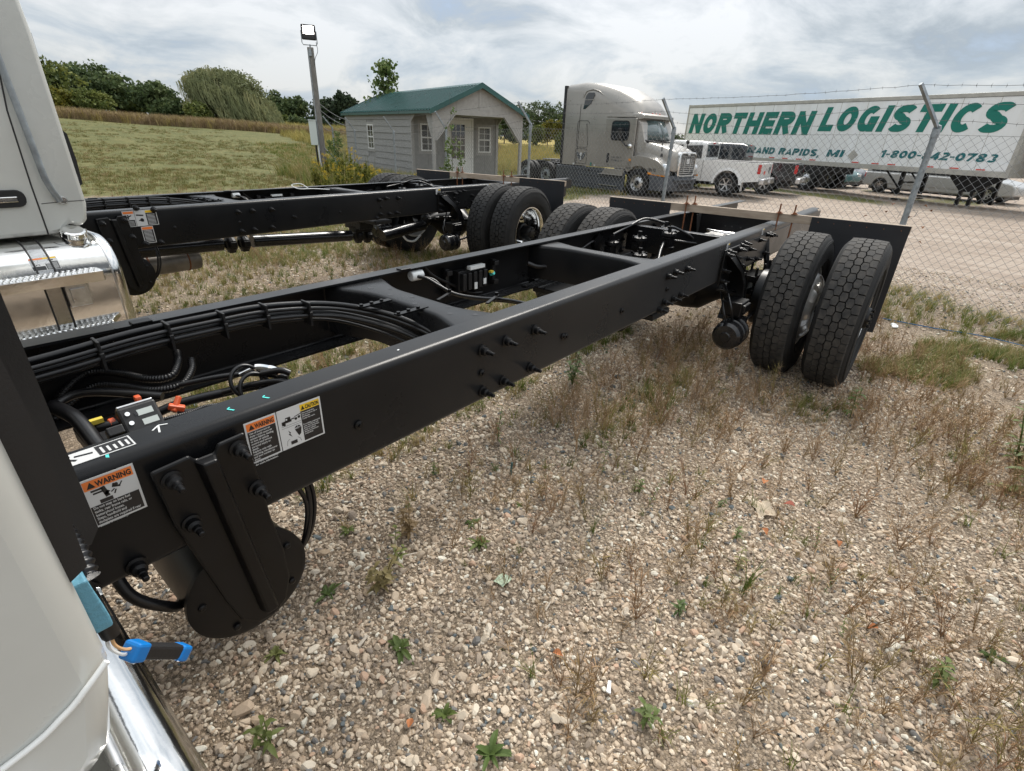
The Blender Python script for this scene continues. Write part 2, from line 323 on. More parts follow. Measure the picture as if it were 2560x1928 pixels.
# ---------------------------------------------------------------- scatter (geometry nodes, one object each)
def scatter(name,P,S,RZ,protos,m,label=None,tilt=.0,flat=None):
    """P Nx3, S N scale, protos: list of meshes; each point carries its prototype index"""
    me=D.meshes.new(name); me.from_pydata(P.tolist(),[],[]); n=len(P)
    def att(k,ty,v):
        a=me.attributes.new(k,ty,'POINT'); a.data.foreach_set('vector' if ty=='FLOAT_VECTOR' else 'value',np.asarray(v,np.int32 if ty=='INT' else np.float32).ravel())
    att('scl','FLOAT_VECTOR',S if S.ndim==2 else np.repeat(S[:,None],3,1)); att('rot','FLOAT_VECTOR',np.c_[RNG.normal(0,tilt,n),RNG.normal(0,tilt,n),RZ]); att('pid','INT',RNG.integers(0,len(protos),n))
    o=D.objects.new(name,me); COL.objects.link(o)
    g=D.node_groups.new(name,'GeometryNodeTree'); g.interface.new_socket('Geometry',in_out='INPUT',socket_type='NodeSocketGeometry'); g.interface.new_socket('Geometry',in_out='OUTPUT',socket_type='NodeSocketGeometry')
    gi=g.nodes.new('NodeGroupInput'); go=g.nodes.new('NodeGroupOutput'); ip=g.nodes.new('GeometryNodeInstanceOnPoints'); gt=g.nodes.new('GeometryNodeGeometryToInstance')
    for pm in reversed(protos):
        pm=pm.copy(); pm.materials.clear(); pm.materials.append(m)
        po=D.objects.new(name+'_source',pm); oi=g.nodes.new('GeometryNodeObjectInfo'); oi.inputs['Object'].default_value=po
        g.links.new(oi.outputs['Geometry'],gt.inputs[0])
    g.links.new(gi.outputs[0],ip.inputs['Points']); g.links.new(gt.outputs[0],ip.inputs['Instance']); ip.inputs['Pick Instance'].default_value=True
    for k,sock,ty in (('scl','Scale','FLOAT_VECTOR'),('rot','Rotation','FLOAT_VECTOR'),('pid','Instance Index','INT')):
        na=g.nodes.new('GeometryNodeInputNamedAttribute'); na.data_type=ty; na.inputs['Name'].default_value=k; g.links.new(na.outputs['Attribute'],ip.inputs[sock])
    g.links.new(ip.outputs[0],go.inputs[0]); md=o.modifiers.new('scatter','NODES'); md.node_group=g
    return tag(o,label,kind='stuff')
def var_mat(name,stops,rough=.85,interp='LINEAR',trans=0,noise=.25,spec=.3):
    m=D.materials.new(name); m.use_nodes=True; t=m.node_tree; b=t.nodes['Principled BSDF']; oi=N(t,'ShaderNodeObjectInfo')
    c=ramp(t,oi.outputs['Random'],stops,interp)
    if noise:
        tcn=N(t,'ShaderNodeTexCoord'); f=nz(t,tcn.outputs['Object'],3,4,.6); c=mixc(t,mth(t,'MULTIPLY',f,noise*2),c,(.5,.45,.4),'MULTIPLY')
    t.links.new(c,b.inputs['Base Color']); b.inputs['Roughness'].default_value=rough; b.inputs['Specular IOR Level'].default_value=spec
    if trans:
        tr=N(t,'ShaderNodeBsdfTranslucent'); t.links.new(c,tr.inputs[0]); mx=N(t,'ShaderNodeMixShader',inp={0:trans}); t.links.new(b.outputs[0],mx.inputs[1]); t.links.new(tr.outputs[0],mx.inputs[2]); t.links.new(mx.outputs[0],t.nodes['Material Output'].inputs[0])
    return m
def stone_mesh(seed):
    rg=random.Random(seed); bm=bmesh.new(); bmesh.ops.create_icosphere(bm,subdivisions=2,radius=1)
    cuts=[(Vector([rg.gauss(0,1) for _ in range(3)]).normalized(),rg.uniform(.55,.85)) for _ in range(9)]
    for v in bm.verts:
        for n_,d in cuts:
            k=v.co.dot(n_)
            if k>d: v.co-=n_*(k-d)
        v.co.z*=.72; v.co.x*=1.2
    me=D.meshes.new('stone'); bm.to_mesh(me); bm.free(); return me
stones=[stone_mesh(i) for i in range(7)]
M_stone=var_mat('gravel_stone',[(0,(0.538,0.442,0.336)),(.13,(0.627,0.538,0.422)),(.28,(0.470,0.370,0.274)),(.42,(0.694,0.616,0.502)),(.50,(0.403,0.330,0.257)),(.62,(0.560,0.459,0.348)),(.73,(0.291,0.241,0.194)),(.81,(0.426,0.330,0.234)),(.87,(0.190,0.185,0.177)),(.91,(0.515,0.358,0.257)),(.935,(0.750,0.717,0.616)),(.975,(0.134,0.157,0.165))],.85,'CONSTANT')
def pts_in(x0,x1,y0,y1,n): return RNG.uniform(x0,x1,n),RNG.uniform(y0,y1,n)
def visible(x,y,z=0,m=1.06):
    d=np.c_[x-CAM.x,y-CAM.y,np.zeros_like(x)+z-CAM.z]; F=np.array(_fw); Rr=np.array(_r2); U=np.array(_u2); q=d@F
    u=d@Rr/q*CAMF; v=d@U/q*CAMF; return (q>.2)&(np.abs(u)<1280*m)&(np.abs(v)<964*m+60)
def put_stones(name,n,box,smin,smax,keep=None,pw=2.2,label=None):
    x,y=pts_in(*box,n); k=visible(x,y)
    if keep is not None: k&=keep(x,y)
    x,y=x[k],y[k]; s=smin+(smax-smin)*RNG.random(len(x))**pw; z=G(x,y)+s*.18
    S=np.c_[s*RNG.uniform(.8,1.25,len(x)),s*RNG.uniform(.7,1.1,len(x)),s*RNG.uniform(.7,1.1,len(x))]
    scatter(name,np.c_[x,y,z],S,RNG.uniform(0,6.28,len(x)),stones,M_stone,label,tilt=.5)
    return len(x)
dens=lambda x,y:(vnoise(x,y,.45,11)*.6+vnoise(x,y,.15,12)*.4)
put_stones('gravel',150000,(.2,4.6,-2.6,1.8),.0028,.0105,lambda x,y:.25+dens(x,y)*1.1>RNG.uniform(0,1.0,len(x)),1.7)
put_stones('gravel_pebbles',19000,(.2,5.2,-2.8,2.2),.008,.018,lambda x,y:dens(x,y)+.30*(1-ss(.5,1.6,np.hypot(x-1.0,y+.8)))>RNG.uniform(.35,.95,len(x)),2.2)
put_stones('gravel_large',1500,(.2,5.5,-2.8,2),.016,.026,lambda x,y:dens(x,y)>.5,2)
put_stones('gravel_far',60000,(1,10.5,-4.5,9),.007,.017,lambda x,y:(np.hypot(x,y+1)>3.6)&(vnoise(x,y,.8,13)>RNG.uniform(.0,.7,len(x)))&(grass_mask(x,y)<RNG.random(len(x))),1.5)
# ---------------------------------------------------------------- grass & weeds
def blade_mesh(n,h,spread,wd,bend,seed,seg=3,lean=0):
    rg=random.Random(seed); mb=MB()
    for _ in range(n):
        a=rg.uniform(0,2*PI); r=rg.uniform(0,spread); x,y=r*math.cos(a),r*math.sin(a); hh=h*rg.uniform(.45,1); dr=rg.uniform(0,2*PI); bd=bend*rg.uniform(.2,1)*hh
        ww=wd*rg.uniform(.6,1.2); px,py=math.cos(dr+PI/2)*ww/2,math.sin(dr+PI/2)*ww/2; vs=[]
        for i in range(seg+1):
            t=i/seg; k=1-t*.92; cx=x+math.cos(dr)*bd*t*t+lean*t*hh; cy=y+math.sin(dr)*bd*t*t; cz=hh*(t-.25*t*t*bend)
            vs+=[(cx-px*k,cy-py*k,cz),(cx+px*k,cy+py*k,cz)]
        mb.add(vs,[(2*i,2*i+1,2*i+3,2*i+2) for i in range(seg)])
    return mb.mesh('grass_blades',recalc=False)
def leaf(mb,o,dr,el,L,W,fold=.2,seg=3,droop=.4):
    o=Vector(o); d=Vector((math.cos(dr)*math.cos(el),math.sin(dr)*math.cos(el),math.sin(el))); s=Vector((-math.sin(dr),math.cos(dr),0)); vs=[]
    for i in range(seg+1):
        t=i/seg; w_=W*math.sin(PI*min(.97,max(.06,t**.8)))/2*1.0; c=o+d*L*t+Vector((0,0,-droop*L*t*t)); up=Vector((0,0,fold*w_))
        vs+=[c-s*w_+up,c,c+s*w_+up]
    fs=[]
    for i in range(seg): fs+=[(3*i,3*i+1,3*i+4,3*i+3),(3*i+1,3*i+2,3*i+5,3*i+4)]
    mb.add(vs,fs)
def weed_mesh(kind,seed):
    rg=random.Random(seed); mb=MB()
    if kind=='rosette':
        for k in range(rg.randint(12,20)): leaf(mb,(0,0,.004),k*2.4+rg.uniform(-.5,.5),rg.uniform(.1,1.1),rg.uniform(.018,.070),rg.uniform(.009,.019),droop=rg.uniform(.2,.9),fold=.4)
    elif kind=='leafy':
        for st in range(rg.randint(2,4)):
            a=rg.uniform(0,6.28); h=rg.uniform(.07,.15); ln=rg.uniform(.1,.5); top=Vector((math.cos(a)*h*ln,math.sin(a)*h*ln,h)); mb.tube([(0,0,0),top*.5+Vector((0,0,.01)),top],[.0022,.0018,.001],4,False)
            for k in range(10):
                t=.15+.85*k/9; leaf(mb,top*t,k*2.4+a,rg.uniform(.1,.7),rg.uniform(.03,.055)*(1.15-.5*t),rg.uniform(.010,.018))
    elif kind=='tall':
        h=rg.uniform(.18,.32); mb.tube([(0,0,0),(.01,0,h*.5),(.02,.01,h)],[.0022,.0018,.001],4,False)
        for k in range(16): t=.1+.9*k/15; leaf(mb,(.02*t,.01*t,h*t),k*2.4,rg.uniform(.1,.8),rg.uniform(.025,.05)*(1.1-.5*t),.009)
    return mb.mesh('weed',smooth=True,recalc=False)
def branch_mesh(seed,h=.25,n=7,curve=.5):  # dry branching stems
    rg=random.Random(seed); mb=MB()
    for k in range(n):
        a=rg.uniform(0,6.28); ln=rg.uniform(.1,1)*curve; hh=h*rg.uniform(.5,1); P=[Vector((0,0,0))]
        for i in range(1,5): t=i/4; P.append(Vector((math.cos(a)*hh*ln*t+rg.uniform(-.006,.006),math.sin(a)*hh*ln*t+rg.uniform(-.006,.006),hh*(t-.15*t*t))))
        mb.tube(P,[.0014,.0013,.0011,.0009,.0005],3,False)
        for i in range(5):
            j=rg.randint(1,4); b=a+rg.uniform(-1.3,1.3); q=P[j]; L=rg.uniform(.02,.06); mb.tube([q,q+Vector((math.cos(b)*L*.6,math.sin(b)*L*.6,L))],[.0008,.0003],3,False)
            if rg.random()<.6: leaf(mb,q,b,rg.uniform(.4,1.1),L*1.3,.004,seg=2)
    return mb.mesh('dry_stems',recalc=False)
M_gr=var_mat('grass_green',[(0,(.09,.125,.022)),(.3,(.13,.16,.035)),(.55,(.20,.195,.055)),(.75,(.28,.22,.09)),(1,(.36,.28,.14))],.7,trans=.3,noise=0)
M_grn=var_mat('grass_fresh',[(0,(.06,.11,.014)),(.5,(.09,.15,.02)),(.8,(.15,.18,.035)),(1,(.22,.20,.06))],.65,trans=.3,noise=0)
M_dry=var_mat('dry_grass',[(0,(.34,.22,.12)),(.3,(.42,.30,.18)),(.6,(.28,.17,.09)),(.8,(.24,.20,.07)),(1,(.30,.17,.10))],.85,trans=.2,noise=0)
M_leafg=var_mat('weed_leaf',[(0,(.075,.115,.03)),(.5,(.11,.15,.04)),(.85,(.17,.19,.06)),(1,(.26,.17,.09))],.55,trans=.25,noise=0)
M_strip=var_mat('tall_dry_grass',[(0,(.22,.16,.08)),(.4,(.30,.215,.13)),(.7,(.17,.13,.065)),(.88,(.38,.30,.13)),(1,(.42,.34,.09))],.9,noise=0)
M_lawn=var_mat('lawn_grass',[(0,(0.090,0.102,0.025)),(.35,(0.144,0.136,0.038)),(.65,(0.189,0.162,0.056)),(.85,(0.252,0.196,0.090)),(1,(0.306,0.230,0.126))],.8,trans=.25,noise=0)
tufts=[blade_mesh(14,.12,.025,.0045,.9,i) for i in range(4)]; lawn=[blade_mesh(16,.09,.10,.009,.7,20+i,2) for i in range(3)]
drys=[branch_mesh(i) for i in range(5)]+[blade_mesh(7,.17,.02,.0022,.9,30+i) for i in range(3)]; weeds=[weed_mesh('tall',6),weed_mesh('leafy',7),weed_mesh('rosette',8),weed_mesh('rosette',1),weed_mesh('leafy',2),weed_mesh('leafy',3),weed_mesh('rosette',4),weed_mesh('tall',5)]
def put(name,n,box,protos,m,smin,smax,keep,tilt=.12,vis=True):
    x,y=pts_in(*box,n); k=keep(x,y)
    if vis: k&=visible(x,y)
    x,y=x[k],y[k]; s=RNG.uniform(smin,smax,len(x))
    scatter(name,np.c_[x,y,G(x,y)-.002],s,RNG.uniform(0,6.28,len(x)),protos,m,None,tilt); return len(x)
patch=lambda x,y,s,t,sd:(vnoise(x,y,s,sd)>RNG.uniform(t,t+.3,len(x)))
def offwheel(x,y): return ~((np.abs(x-4.3)<.45)&(y>-.9)&(y<-.2))
put('dry_weeds',4600,(.9,6.4,-2.9,.6),drys,M_dry,.35,1.0,lambda x,y:(patch(x,y,.75,.36,21)|(RNG.random(len(x))<.32))&(x+y*-.4>1.2)&(x-1.1*y<7.2)&offwheel(x,y))
put('sparse_weeds',200,(.5,5,-2.6,1.5),weeds,M_leafg,.3,.8,lambda x,y:patch(x,y,.8,.45,22)&offwheel(x,y))
put('grass_tufts',1100,(1.0,6.5,-2.6,2.8),tufts,M_gr,.4,1.1,lambda x,y:(patch(x,y,.7,.48,23)|(RNG.random(len(x))<.12))&offwheel(x,y))
put('grass_by_wheels',1300,(2.2,5.4,-.95,.25),tufts,M_gr,.4,1.3,lambda x,y:(((x-4.0)**2/.30+(y+.75)**2/.045<1)|((x-2.95)**2/.5+(y-.1)**2/.03<1))&offwheel(x,y))
put('dry_weeds_between_trucks',5000,(1.0,9.5,.9,13),drys,M_dry,.4,1.1,lambda x,y:patch(x,y,1.0,.35,27)&(x<fence_x(0)+.27*y))
put('grass_between_trucks',34000,(1.0,9.5,.8,13),tufts,M_gr,.4,1.4,lambda x,y:patch(x,y,1.3,.20,24)&(x<fence_x(0)+.27*y))
put('fence_verge_grass',19000,(4.6,12,-6,14),tufts,M_gr,.6,1.6,lambda x,y:(np.abs(x-(7.325+(y+.71)*.268))<.9+(vnoise(x,y,.9,31)-.5)*1.4)&patch(x,y,.8,.22,32)&(y<-.4)|((np.abs(x-(7.325+(y+.71)*.268))<.5)&patch(x,y,.8,.35,33)))
put('right_edge_grass',5000,(4.2,6.8,-2.8,-.85),tufts,M_gr,.5,1.3,lambda x,y:(np.abs(y+1.30+.55*(x-5.2)+ (vnoise(x,y,.4,35)-.5)*.5)<.30)&(x>4.6)&patch(x,y,.35,.2,37))
put('field_grass',60000,(-6,30,12,52),lawn,M_lawn,.7,1.5,lambda x,y:(grass_mask(x,y)>RNG.uniform(.3,.9,len(x)))&(vnoise(x,y,2.2,51)*.5+vnoise(x,y,.7,52)*.5>RNG.uniform(.2,.7,len(x))+ss(22,52,y)*.45)&(x<fence_x(0)+.27*y+.4),.1)
put('yard_edge_grass',9000,(9,32,6,34),lawn,M_gr,1.5,3.2,lambda x,y:(grass_mask(x,y)>RNG.uniform(.3,.9,len(x)))&(x>fence_x(0)+.27*y+.3),.1)
# ---------------------------------------------------------------- trucks (local frame: x rearward from the rear axle, y to the left, z up)
ZR,HR,RT,YF=.974,.266,.508,.864
def tyre_mesh(dusty=False):
    mb=MB(); prof=[(.288,-.098),(.300,-.118),(.345,-.134),(.40,-.138),(.445,-.132),(.478,-.120),(.490,-.108),(.4905,-.09),(.4905,.09),(.490,.108),(.478,.120),(.445,.132),(.40,.138),(.345,.134),(.300,.118),(.288,.098)]
    mb.lathe(prof,n=96)
    for r_,y in ((.462,.1275),(.452,.1315),(.33,.1315),(.345,.1345)):     # sidewall rings
        for s in (1,-1): mb.lathe([(r_+.003,s*(y-.002)),(r_+.001,s*(y+.0015)),(r_-.001,s*(y+.0015)),(r_-.003,s*(y-.002))],n=72)
    mb.mi=1; n=50; a=2*PI/n; rows=[(0,.043,0,'L'),(-.0435,.043,.5,'H'),(0,.043,0,'H'),(.0435,.043,.5,'H'),(0,.043,0,'R')]
    for yc,wd,ph,ty in rows:
        for k in range(n):
            c0=(k+ph)*a; h=a/2
            if ty=='H': poly=[(-.93*h,-.0160),(-.45*h,-.0195),(0,-.0235),(.45*h,-.0195),(.93*h,-.0160),(.93*h,.0160),(.45*h,.0195),(0,.0235),(-.45*h,.0195),(-.93*h,.0160)]
            elif ty=='L': poly=[(-.93*h,-.1065),(.93*h,-.1065),(.93*h,-.0715),(0,-.0635),(-.93*h,-.0715)]
            else: poly=[(-.93*h,.0715),(0,.0635),(.93*h,.0715),(.93*h,.1065),(-.93*h,.1065)]
            vs=[]
            for rad,sc in ((.489,1.03),(RT,.94)):
                for p_,q_ in poly:
                    yy=yc+q_*sc; rr=rad-(.004*(abs(yy)/.106)**3); t_=c0+p_*sc; vs.append((math.cos(t_)*rr,yy,math.sin(t_)*rr))
            m_=len(poly); mb.add(vs,[tuple(range(m_,2*m_))]+[(i,(i+1)%m_,m_+(i+1)%m_,m_+i) for i in range(m_)])
            if ty=='H':   # sipe: a thin raised bar line across the block
                pass
    return mb.mesh('tyre',smooth=30)
def rim_mesh(flip=1,holes=10):
    mb=MB(); s=flip  # s=+1: dish opening towards -y
    # barrel and outer flange
    mb.lathe([(.272,.10*s),(.288,.104*s),(.292,.098*s),(.286,.09*s),(.268,.075*s),(.258,.02*s),(.262,-.03*s),(.272,-.075*s),(.284,-.094*s),(.292,-.102*s),(.290,-.108*s),(.283,-.108*s),(.272,-.096*s),(.262,-.08*s),(.252,-.04*s),(.248,.05*s),(.240,.105*s)],n=72)
    m0=MB(); pr=[(.240,.105),(.228,.128),(.212,.142),(.196,.151),(.180,.157),(.166,.160),(.150,.160),(.130,.160),(.112,.160),(.105,.15)]
    nseg=120
    def hole(i,k):
        if not 1<=i<=4: return False
        ph=(k+.5)/nseg*holes%1-.5; rr=(i-2.5)/2.2; return (ph/.20)**2+rr**2<1
    mb.lathe([(r_,h*s) for r_,h in pr],n=nseg,skip=hole)
    return mb.mesh('rim',smooth=40)
def bolt_mesh():
    mb=MB(); mb.lathe([(0,0),(.020,0),(.020,-.004),(.0145,-.006),(.0145,-.020),(.011,-.022),(.0085,-.024),(.0085,-.036),(.0065,-.037),(.0065,-.052),(.0045,-.054),(0,-.054)],n=14)
    return mb.mesh('bolt',smooth=35)
def hub_meshes():
    mb=MB(); mb.lathe([(0,-.245),(.055,-.245),(.068,-.238),(.078,-.21),(.080,-.12),(.098,-.115),(.105,-.10),(.105,.02),(.15,.03),(.15,.06)],n=28)
    for k in range(10): a=2*PI*k/10; mb.cyl((math.cos(a)*.1425,.02,math.sin(a)*.1425),(math.cos(a)*.1425,-.055,math.sin(a)*.1425),.014,.012,8)
    for k in range(8): a=2*PI*(k+.5)/8; mb.cyl((math.cos(a)*.058,-.23,math.sin(a)*.058),(math.cos(a)*.058,-.258,math.sin(a)*.058),.009,None,6)
    return mb.mesh('hub',smooth=35)
def channel(mb,x0,x1,y0,sgn,z0,z1,fl,t=.008,r=.022):   # C rail running along x, flanges pointing sgn*y from the web at y0
    pr=[]
    for k in range(6): a=PI/2*k/5; pr.append((y0+sgn*(r-r*math.sin(a)) if 0 else y0+sgn*r*(1-math.cos(PI/2-a)) ,0))
    out=[(y0+sgn*fl,z1)]; 
    for k in range(7): a=PI/2*k/6; out.append((y0+sgn*(r-r*math.sin(a)),z1-r+r*math.cos(a)))
    for k in range(7): a=PI/2*k/6; out.append((y0+sgn*(r-r*math.cos(a)),z0+r-r*math.sin(a)))
    out.append((y0+sgn*fl,z0)); ri=r-t
    inn=[(y0+sgn*fl,z0+t)]
    for k in range(7): a=PI/2*k/6; inn.append((y0+sgn*(r-ri*math.sin(a)),z0+r-ri*math.cos(a)))
    for k in range(7): a=PI/2*k/6; inn.append((y0+sgn*(r-ri*math.cos(a)),z1-r+ri*math.sin(a)))
    inn.append((y0+sgn*fl,z1-t)); P=out+inn
    return mb.loft([[(x,y,z) for y,z in P] for x in x0_x1(x0,x1)])
def x0_x1(a,b): n=max(1,int(abs(b-a)/1.2)); return [a+(b-a)*i/n for i in range(n+1)]
BOLT=bolt_mesh(); TYRE=tyre_mesh(); RIM=rim_mesh(1); RIM2=rim_mesh(1); RIM.materials.append(M_chrome); RIM2.materials.append(M_alum2); HUB=hub_meshes()
TYRE.materials.append(M_rubber); TYRE.materials.append(M_tread); TYRE_D=TYRE.copy(); TYRE_D.materials.clear(); TYRE_D.materials.append(M_rubber); TYRE_D.materials.append(M_dust)
def rect(mb,x0,x1,z0,z1,y): mb.add([(x0,y,z0),(x1,y,z0),(x1,y,z1),(x0,y,z1)],[(0,1,2,3)])
def tri(mb,pts,y): mb.add([(x,y,z) for x,z in pts],[tuple(range(len(pts)))])
def lettering(parent,body,x,z,size,m,y=-.0022,xs=1,bold=0,shear=0,name='lettering',M=None,sp=1,fw=None):
    me=text_mesh(body,size,0,shear,xs,'LEFT',sp,bold,res=2)
    if fw:
        co=[v.co.x for v in me.vertices]; me.transform(Matrix.Diagonal((fw/(max(co)-min(co)),1,1,1)))
    me.transform(Matrix.Translation((x,y,z))@Matrix.Rotation(PI/2,4,'X'))
    if M is not None: me.transform(M)
    return fit(name,me,m,parent)
def plate(parent,w,h,x,z,m=None,name='decal',label=None,M=None,y=0):
    mb=MB(); mb.box(0,w,-.0006,0,0,h); me=mb.mesh(name)
    o=fit(name,me,m or M_dwhite,parent,label,loc=(x,y-.0004,z)) if M is None else fit(name,me,m or M_dwhite,parent,label)
    if M is not None: o.matrix_basis=M
    return o
def patch_(o,items,y=-.0012,name='print'):       # items: (x0,x1,z0,z1) rectangles or point lists, one material
    pass
def pr_(o,m,rects=(),tris=(),y=-.0010,name='print'):
    mb=MB()
    for r_ in rects: rect(mb,*r_,y)
    for t_ in tris: tri(mb,t_,y)
    return mb.part(name,m,o,recalc=False)
def circ(cx,cz,r_,n=14,a0=0,a1=2*PI): return [(cx+r_*math.cos(a0+(a1-a0)*k/n),cz+r_*math.sin(a0+(a1-a0)*k/n)) for k in range(n)]
def stroke(p,q,w): p,q=Vector(p),Vector(q); d=(q-p).normalized(); n=Vector((-d.y,d.x))*w/2; return [tuple(p-n),tuple(q-n),tuple(q+n),tuple(p+n)]
def decal_warning(parent,x,z,w=.072,h=.105,txt='',pict=False,name='warning_decal',label=None,M=None):
    o=plate(parent,w,h,x,z,name=name,label=label,M=M); b=.004; hh=.019
    pr_(o,M_dorange,[(b,w-b,h-b-hh,h-b)])
    pr_(o,M_dblack,[],[[(.0085,h-b-hh+.003),(.0215,h-b-hh+.003),(.015,h-b-.003)]],y=-.0014)
    lettering(o,'WARNING',.0225,h-b-hh+.0035,.0155,M_dblack,y=-.0014,bold=.0006,fw=w-.0225-.006)
    top=h-b-hh-.0015
    if pict:
        pr_(o,M_dblack,[(b,w-b,b,.045)])
        sh=[stroke((.012,.088-.012),(.030,.088-.012),.004),stroke((.014,.070),(.030,.070),.0035),stroke((.030,.079),(.034,.056),.007),stroke((.020,.050),(.040,.050),.008),stroke((.032,.066),(.036,.062),.009),
            stroke((.044,.072),(.056,.068),.004),stroke((.047,.078),(.044,.070),.0025),stroke((.054,.068),(.060,.076),.0022),stroke((.046,.066),(.040,.062),.0022),stroke((.048,.064),(.044,.056),.0025),circ(.050,.074,.0035)]
        pr_(o,M_dblack,[],sh,y=-.0010); t0=.0385
    else:
        pr_(o,M_dblack,[(b,w-b,b,top)]); t0=top-.0065
    ls=txt.split('\n'); 
    lettering(o,txt,.007,t0,.0068 if not pict else .0078,M_dwhite,y=-.0016,fw=w-.016,bold=.00015,name='fine_print')
    return o
def decal_caution(parent,x,z,w=.110,h=.105,name='caution_decal',label=None):
    o=plate(parent,w,h,x,z,name=name,label=label); b=.004
    pr_(o,M_dblack,[(.056,w-b,b,h-b-.017)]); pr_(o,M_dyellow,[(.056,w-b,h-b-.0165,h-b)])
    pr_(o,M_dblack,[],[[(.058,h-b-.014),(.068,h-b-.014),(.063,h-b-.003)]],y=-.0014)
    lettering(o,'CAUTION',.069,h-b-.0135,.0135,M_dblack,y=-.0014,bold=.0006,fw=.0355)
    sh=[stroke((.008,.071),(.032,.071),.006),stroke((.008,.067),(.014,.067),.006),[(.016,.072),(.018,.082),(.030,.082),(.030,.072)],stroke((.032,.074),(.040,.074),.003),stroke((.040,.077),(.055,.080),.002),circ(.014,.065,.0032),circ(.043,.071,.0035),circ(.051,.073,.0035),stroke((.006,.061),(.055,.061),.0007),stroke((.006,.056),(.055,.056),.0007),
        [(.020,.048),(.026,.039),(.023,.038),(.028,.027),(.019,.037),(.0225,.0385)],circ(.044,.044,.0085,a0=0,a1=PI),[(.036,.044),(.053,.044),(.050,.028),(.044,.024)],stroke((.022,.012),(.038,.012),.009),stroke((.012,.008),(.014,.020),.0008),stroke((.014,.020),(.020,.024),.0008),stroke((.040,.022),(.046,.016),.0008),stroke((.046,.016),(.048,.008),.0008)]
    pr_(o,M_dblack,[],sh)
    pr_(o,M_dwhite,[],[stroke((.036,.047),(.052,.047),.0012),stroke((.044,.044),(.044,.053),.0012),stroke((.018,.077),(.022,.077),.004)],y=-.0013)
    lettering(o,'Heat treated alloy.\nDo not weld to rail or\ndrill flanges.\nCracks may result.\n\n\nFor welding components\nother than frame rails,\ndisconnect the battery\ncables to prevent\ndamage to electronic\ncomponents.',.058,h-.0275,.0052,M_dwhite,y=-.0016,fw=.044,bold=.0001,name='fine_print')
    return o
TXT1='Use of incorrect air\ndryer could cause air\nsystem failure, leading\nto loss of vehicle\ncontrol and serious\npersonal injury or\ndeath.\nReplace only with\nmatching manufacturer\nand part number air\ndryer.\nSee operator\'s manual\nfor more information.'
TXT2='Do not step on bare fuel\ntanks, rear frame rails, or\nbattery/tool boxes.\nSteps, handhold and\ndeckplate are required if rear\naccess is necessary.'
def small_decal(parent,x,z,w=.055,h=.045,kind='wheel'):
    o=plate(parent,w,h,x,z,name='instruction_decal')
    pr_(o,M_dblack,[(w*.48,w-.003,.003,h*.72)]); pr_(o,M_dyellow,[(w*.48,w-.003,h*.74,h-.003)])
    if kind=='wheel': pr_(o,M_dblack,[],[stroke((w*.24+math.cos(a)*.009,h*.5+math.sin(a)*.009),(w*.24+math.cos(a+.5)*.009,h*.5+math.sin(a+.5)*.009),.003) for a in np.arange(0,6.28,.5)])
    else: pr_(o,M_dblack,[],[stroke((.006,h*.3),(w*.42,h*.3),.003),stroke((.008,h*.45),(.016,h*.6),.004),circ(.014,h*.72,.003)])
    pr_(o,M_dwhite,[(w*.52,w-.008,h*(.12+.12*k),h*(.15+.12*k)) for k in range(5)],y=-.0014)
    return o
def hose(parent,pts,r,m=None,n=8,name='hose',sub=6,label=None): return MB().tube(smo(pts,sub),r,n).part(name,m or M_hose,parent,label,smooth=50)
def corrugated(parent,pts,r,pitch=.0085,name='corrugated_conduit',m=None):
    P=smo(pts,8); L=[0]
    for i in range(1,len(P)): L.append(L[-1]+(P[i]-P[i-1]).length)
    n=int(L[-1]/(pitch/4)); Q=[]; rr=[]; j=0
    for k in range(n+1):
        s=L[-1]*k/n
        while j<len(P)-2 and L[j+1]<s: j+=1
        t=(s-L[j])/max(1e-9,L[j+1]-L[j]); Q.append(P[j].lerp(P[j+1],t)); rr.append(r if k%4 in (0,1) else r*.80)
    return MB().tube(Q,rr,10).part(name,m or M_hose,parent,smooth=60)
def curved_cross(parent,xa,xb,z,wide,narrow,name='crossmember',holes=(),depth=.20):
    """gusseted crossmember: wide at both rails, narrow in the middle, front and rear flanges turned down"""
    xc=(xa+xb)/2; ys=np.linspace(.020,YF-.020,25); mb=MB(); t=.008
    def hw(y): u=abs(y-YF/2)/(YF/2-.02); return narrow/2+(wide-narrow)/2*ss(.35,1.0,u)
    rings=[]
    for y in ys:
        w_=float(hw(y)); r_=.018
        P=[(xc-w_,z-depth),(xc-w_,z-r_)]+[(xc-w_+r_-r_*math.cos(a),z-r_+r_*math.sin(a)) for a in (R(30),R(60),R(90))]
        P+=[(xc+w_-r_+r_*math.sin(a),z-r_+r_*math.cos(a)) for a in (0,R(30),R(60),R(90))]+[(xc+w_,z-.055),(xc+w_-t,z-.055),(xc+w_-t,z-t-.006),(xc+w_-t-.006,z-t),(xc-w_+t+.006,z-t),(xc-w_+t,z-t-.006),(xc-w_+t,z-depth)]
        rings.append([(x,y,zz) for x,zz in P])
    mb.loft(rings); o=mb.part(name,M_frame,parent,smooth=40)
    if holes:
        for hx,hy in holes: MB().lathe([(.0,.0),(.0105,.0)],o=(xc+hx,hy,z+.0006),ax='z',n=14).part('hole',M_dblack,o,recalc=False)
    return o
GRAB=[(-4.33,-.64,2.15),(-4.308,-.64,1.75),(-4.297,-.64,1.49),(-4.289,-.64,1.24),(-4.275,-.635,1.18),(-4.25,-.605,1.125)]
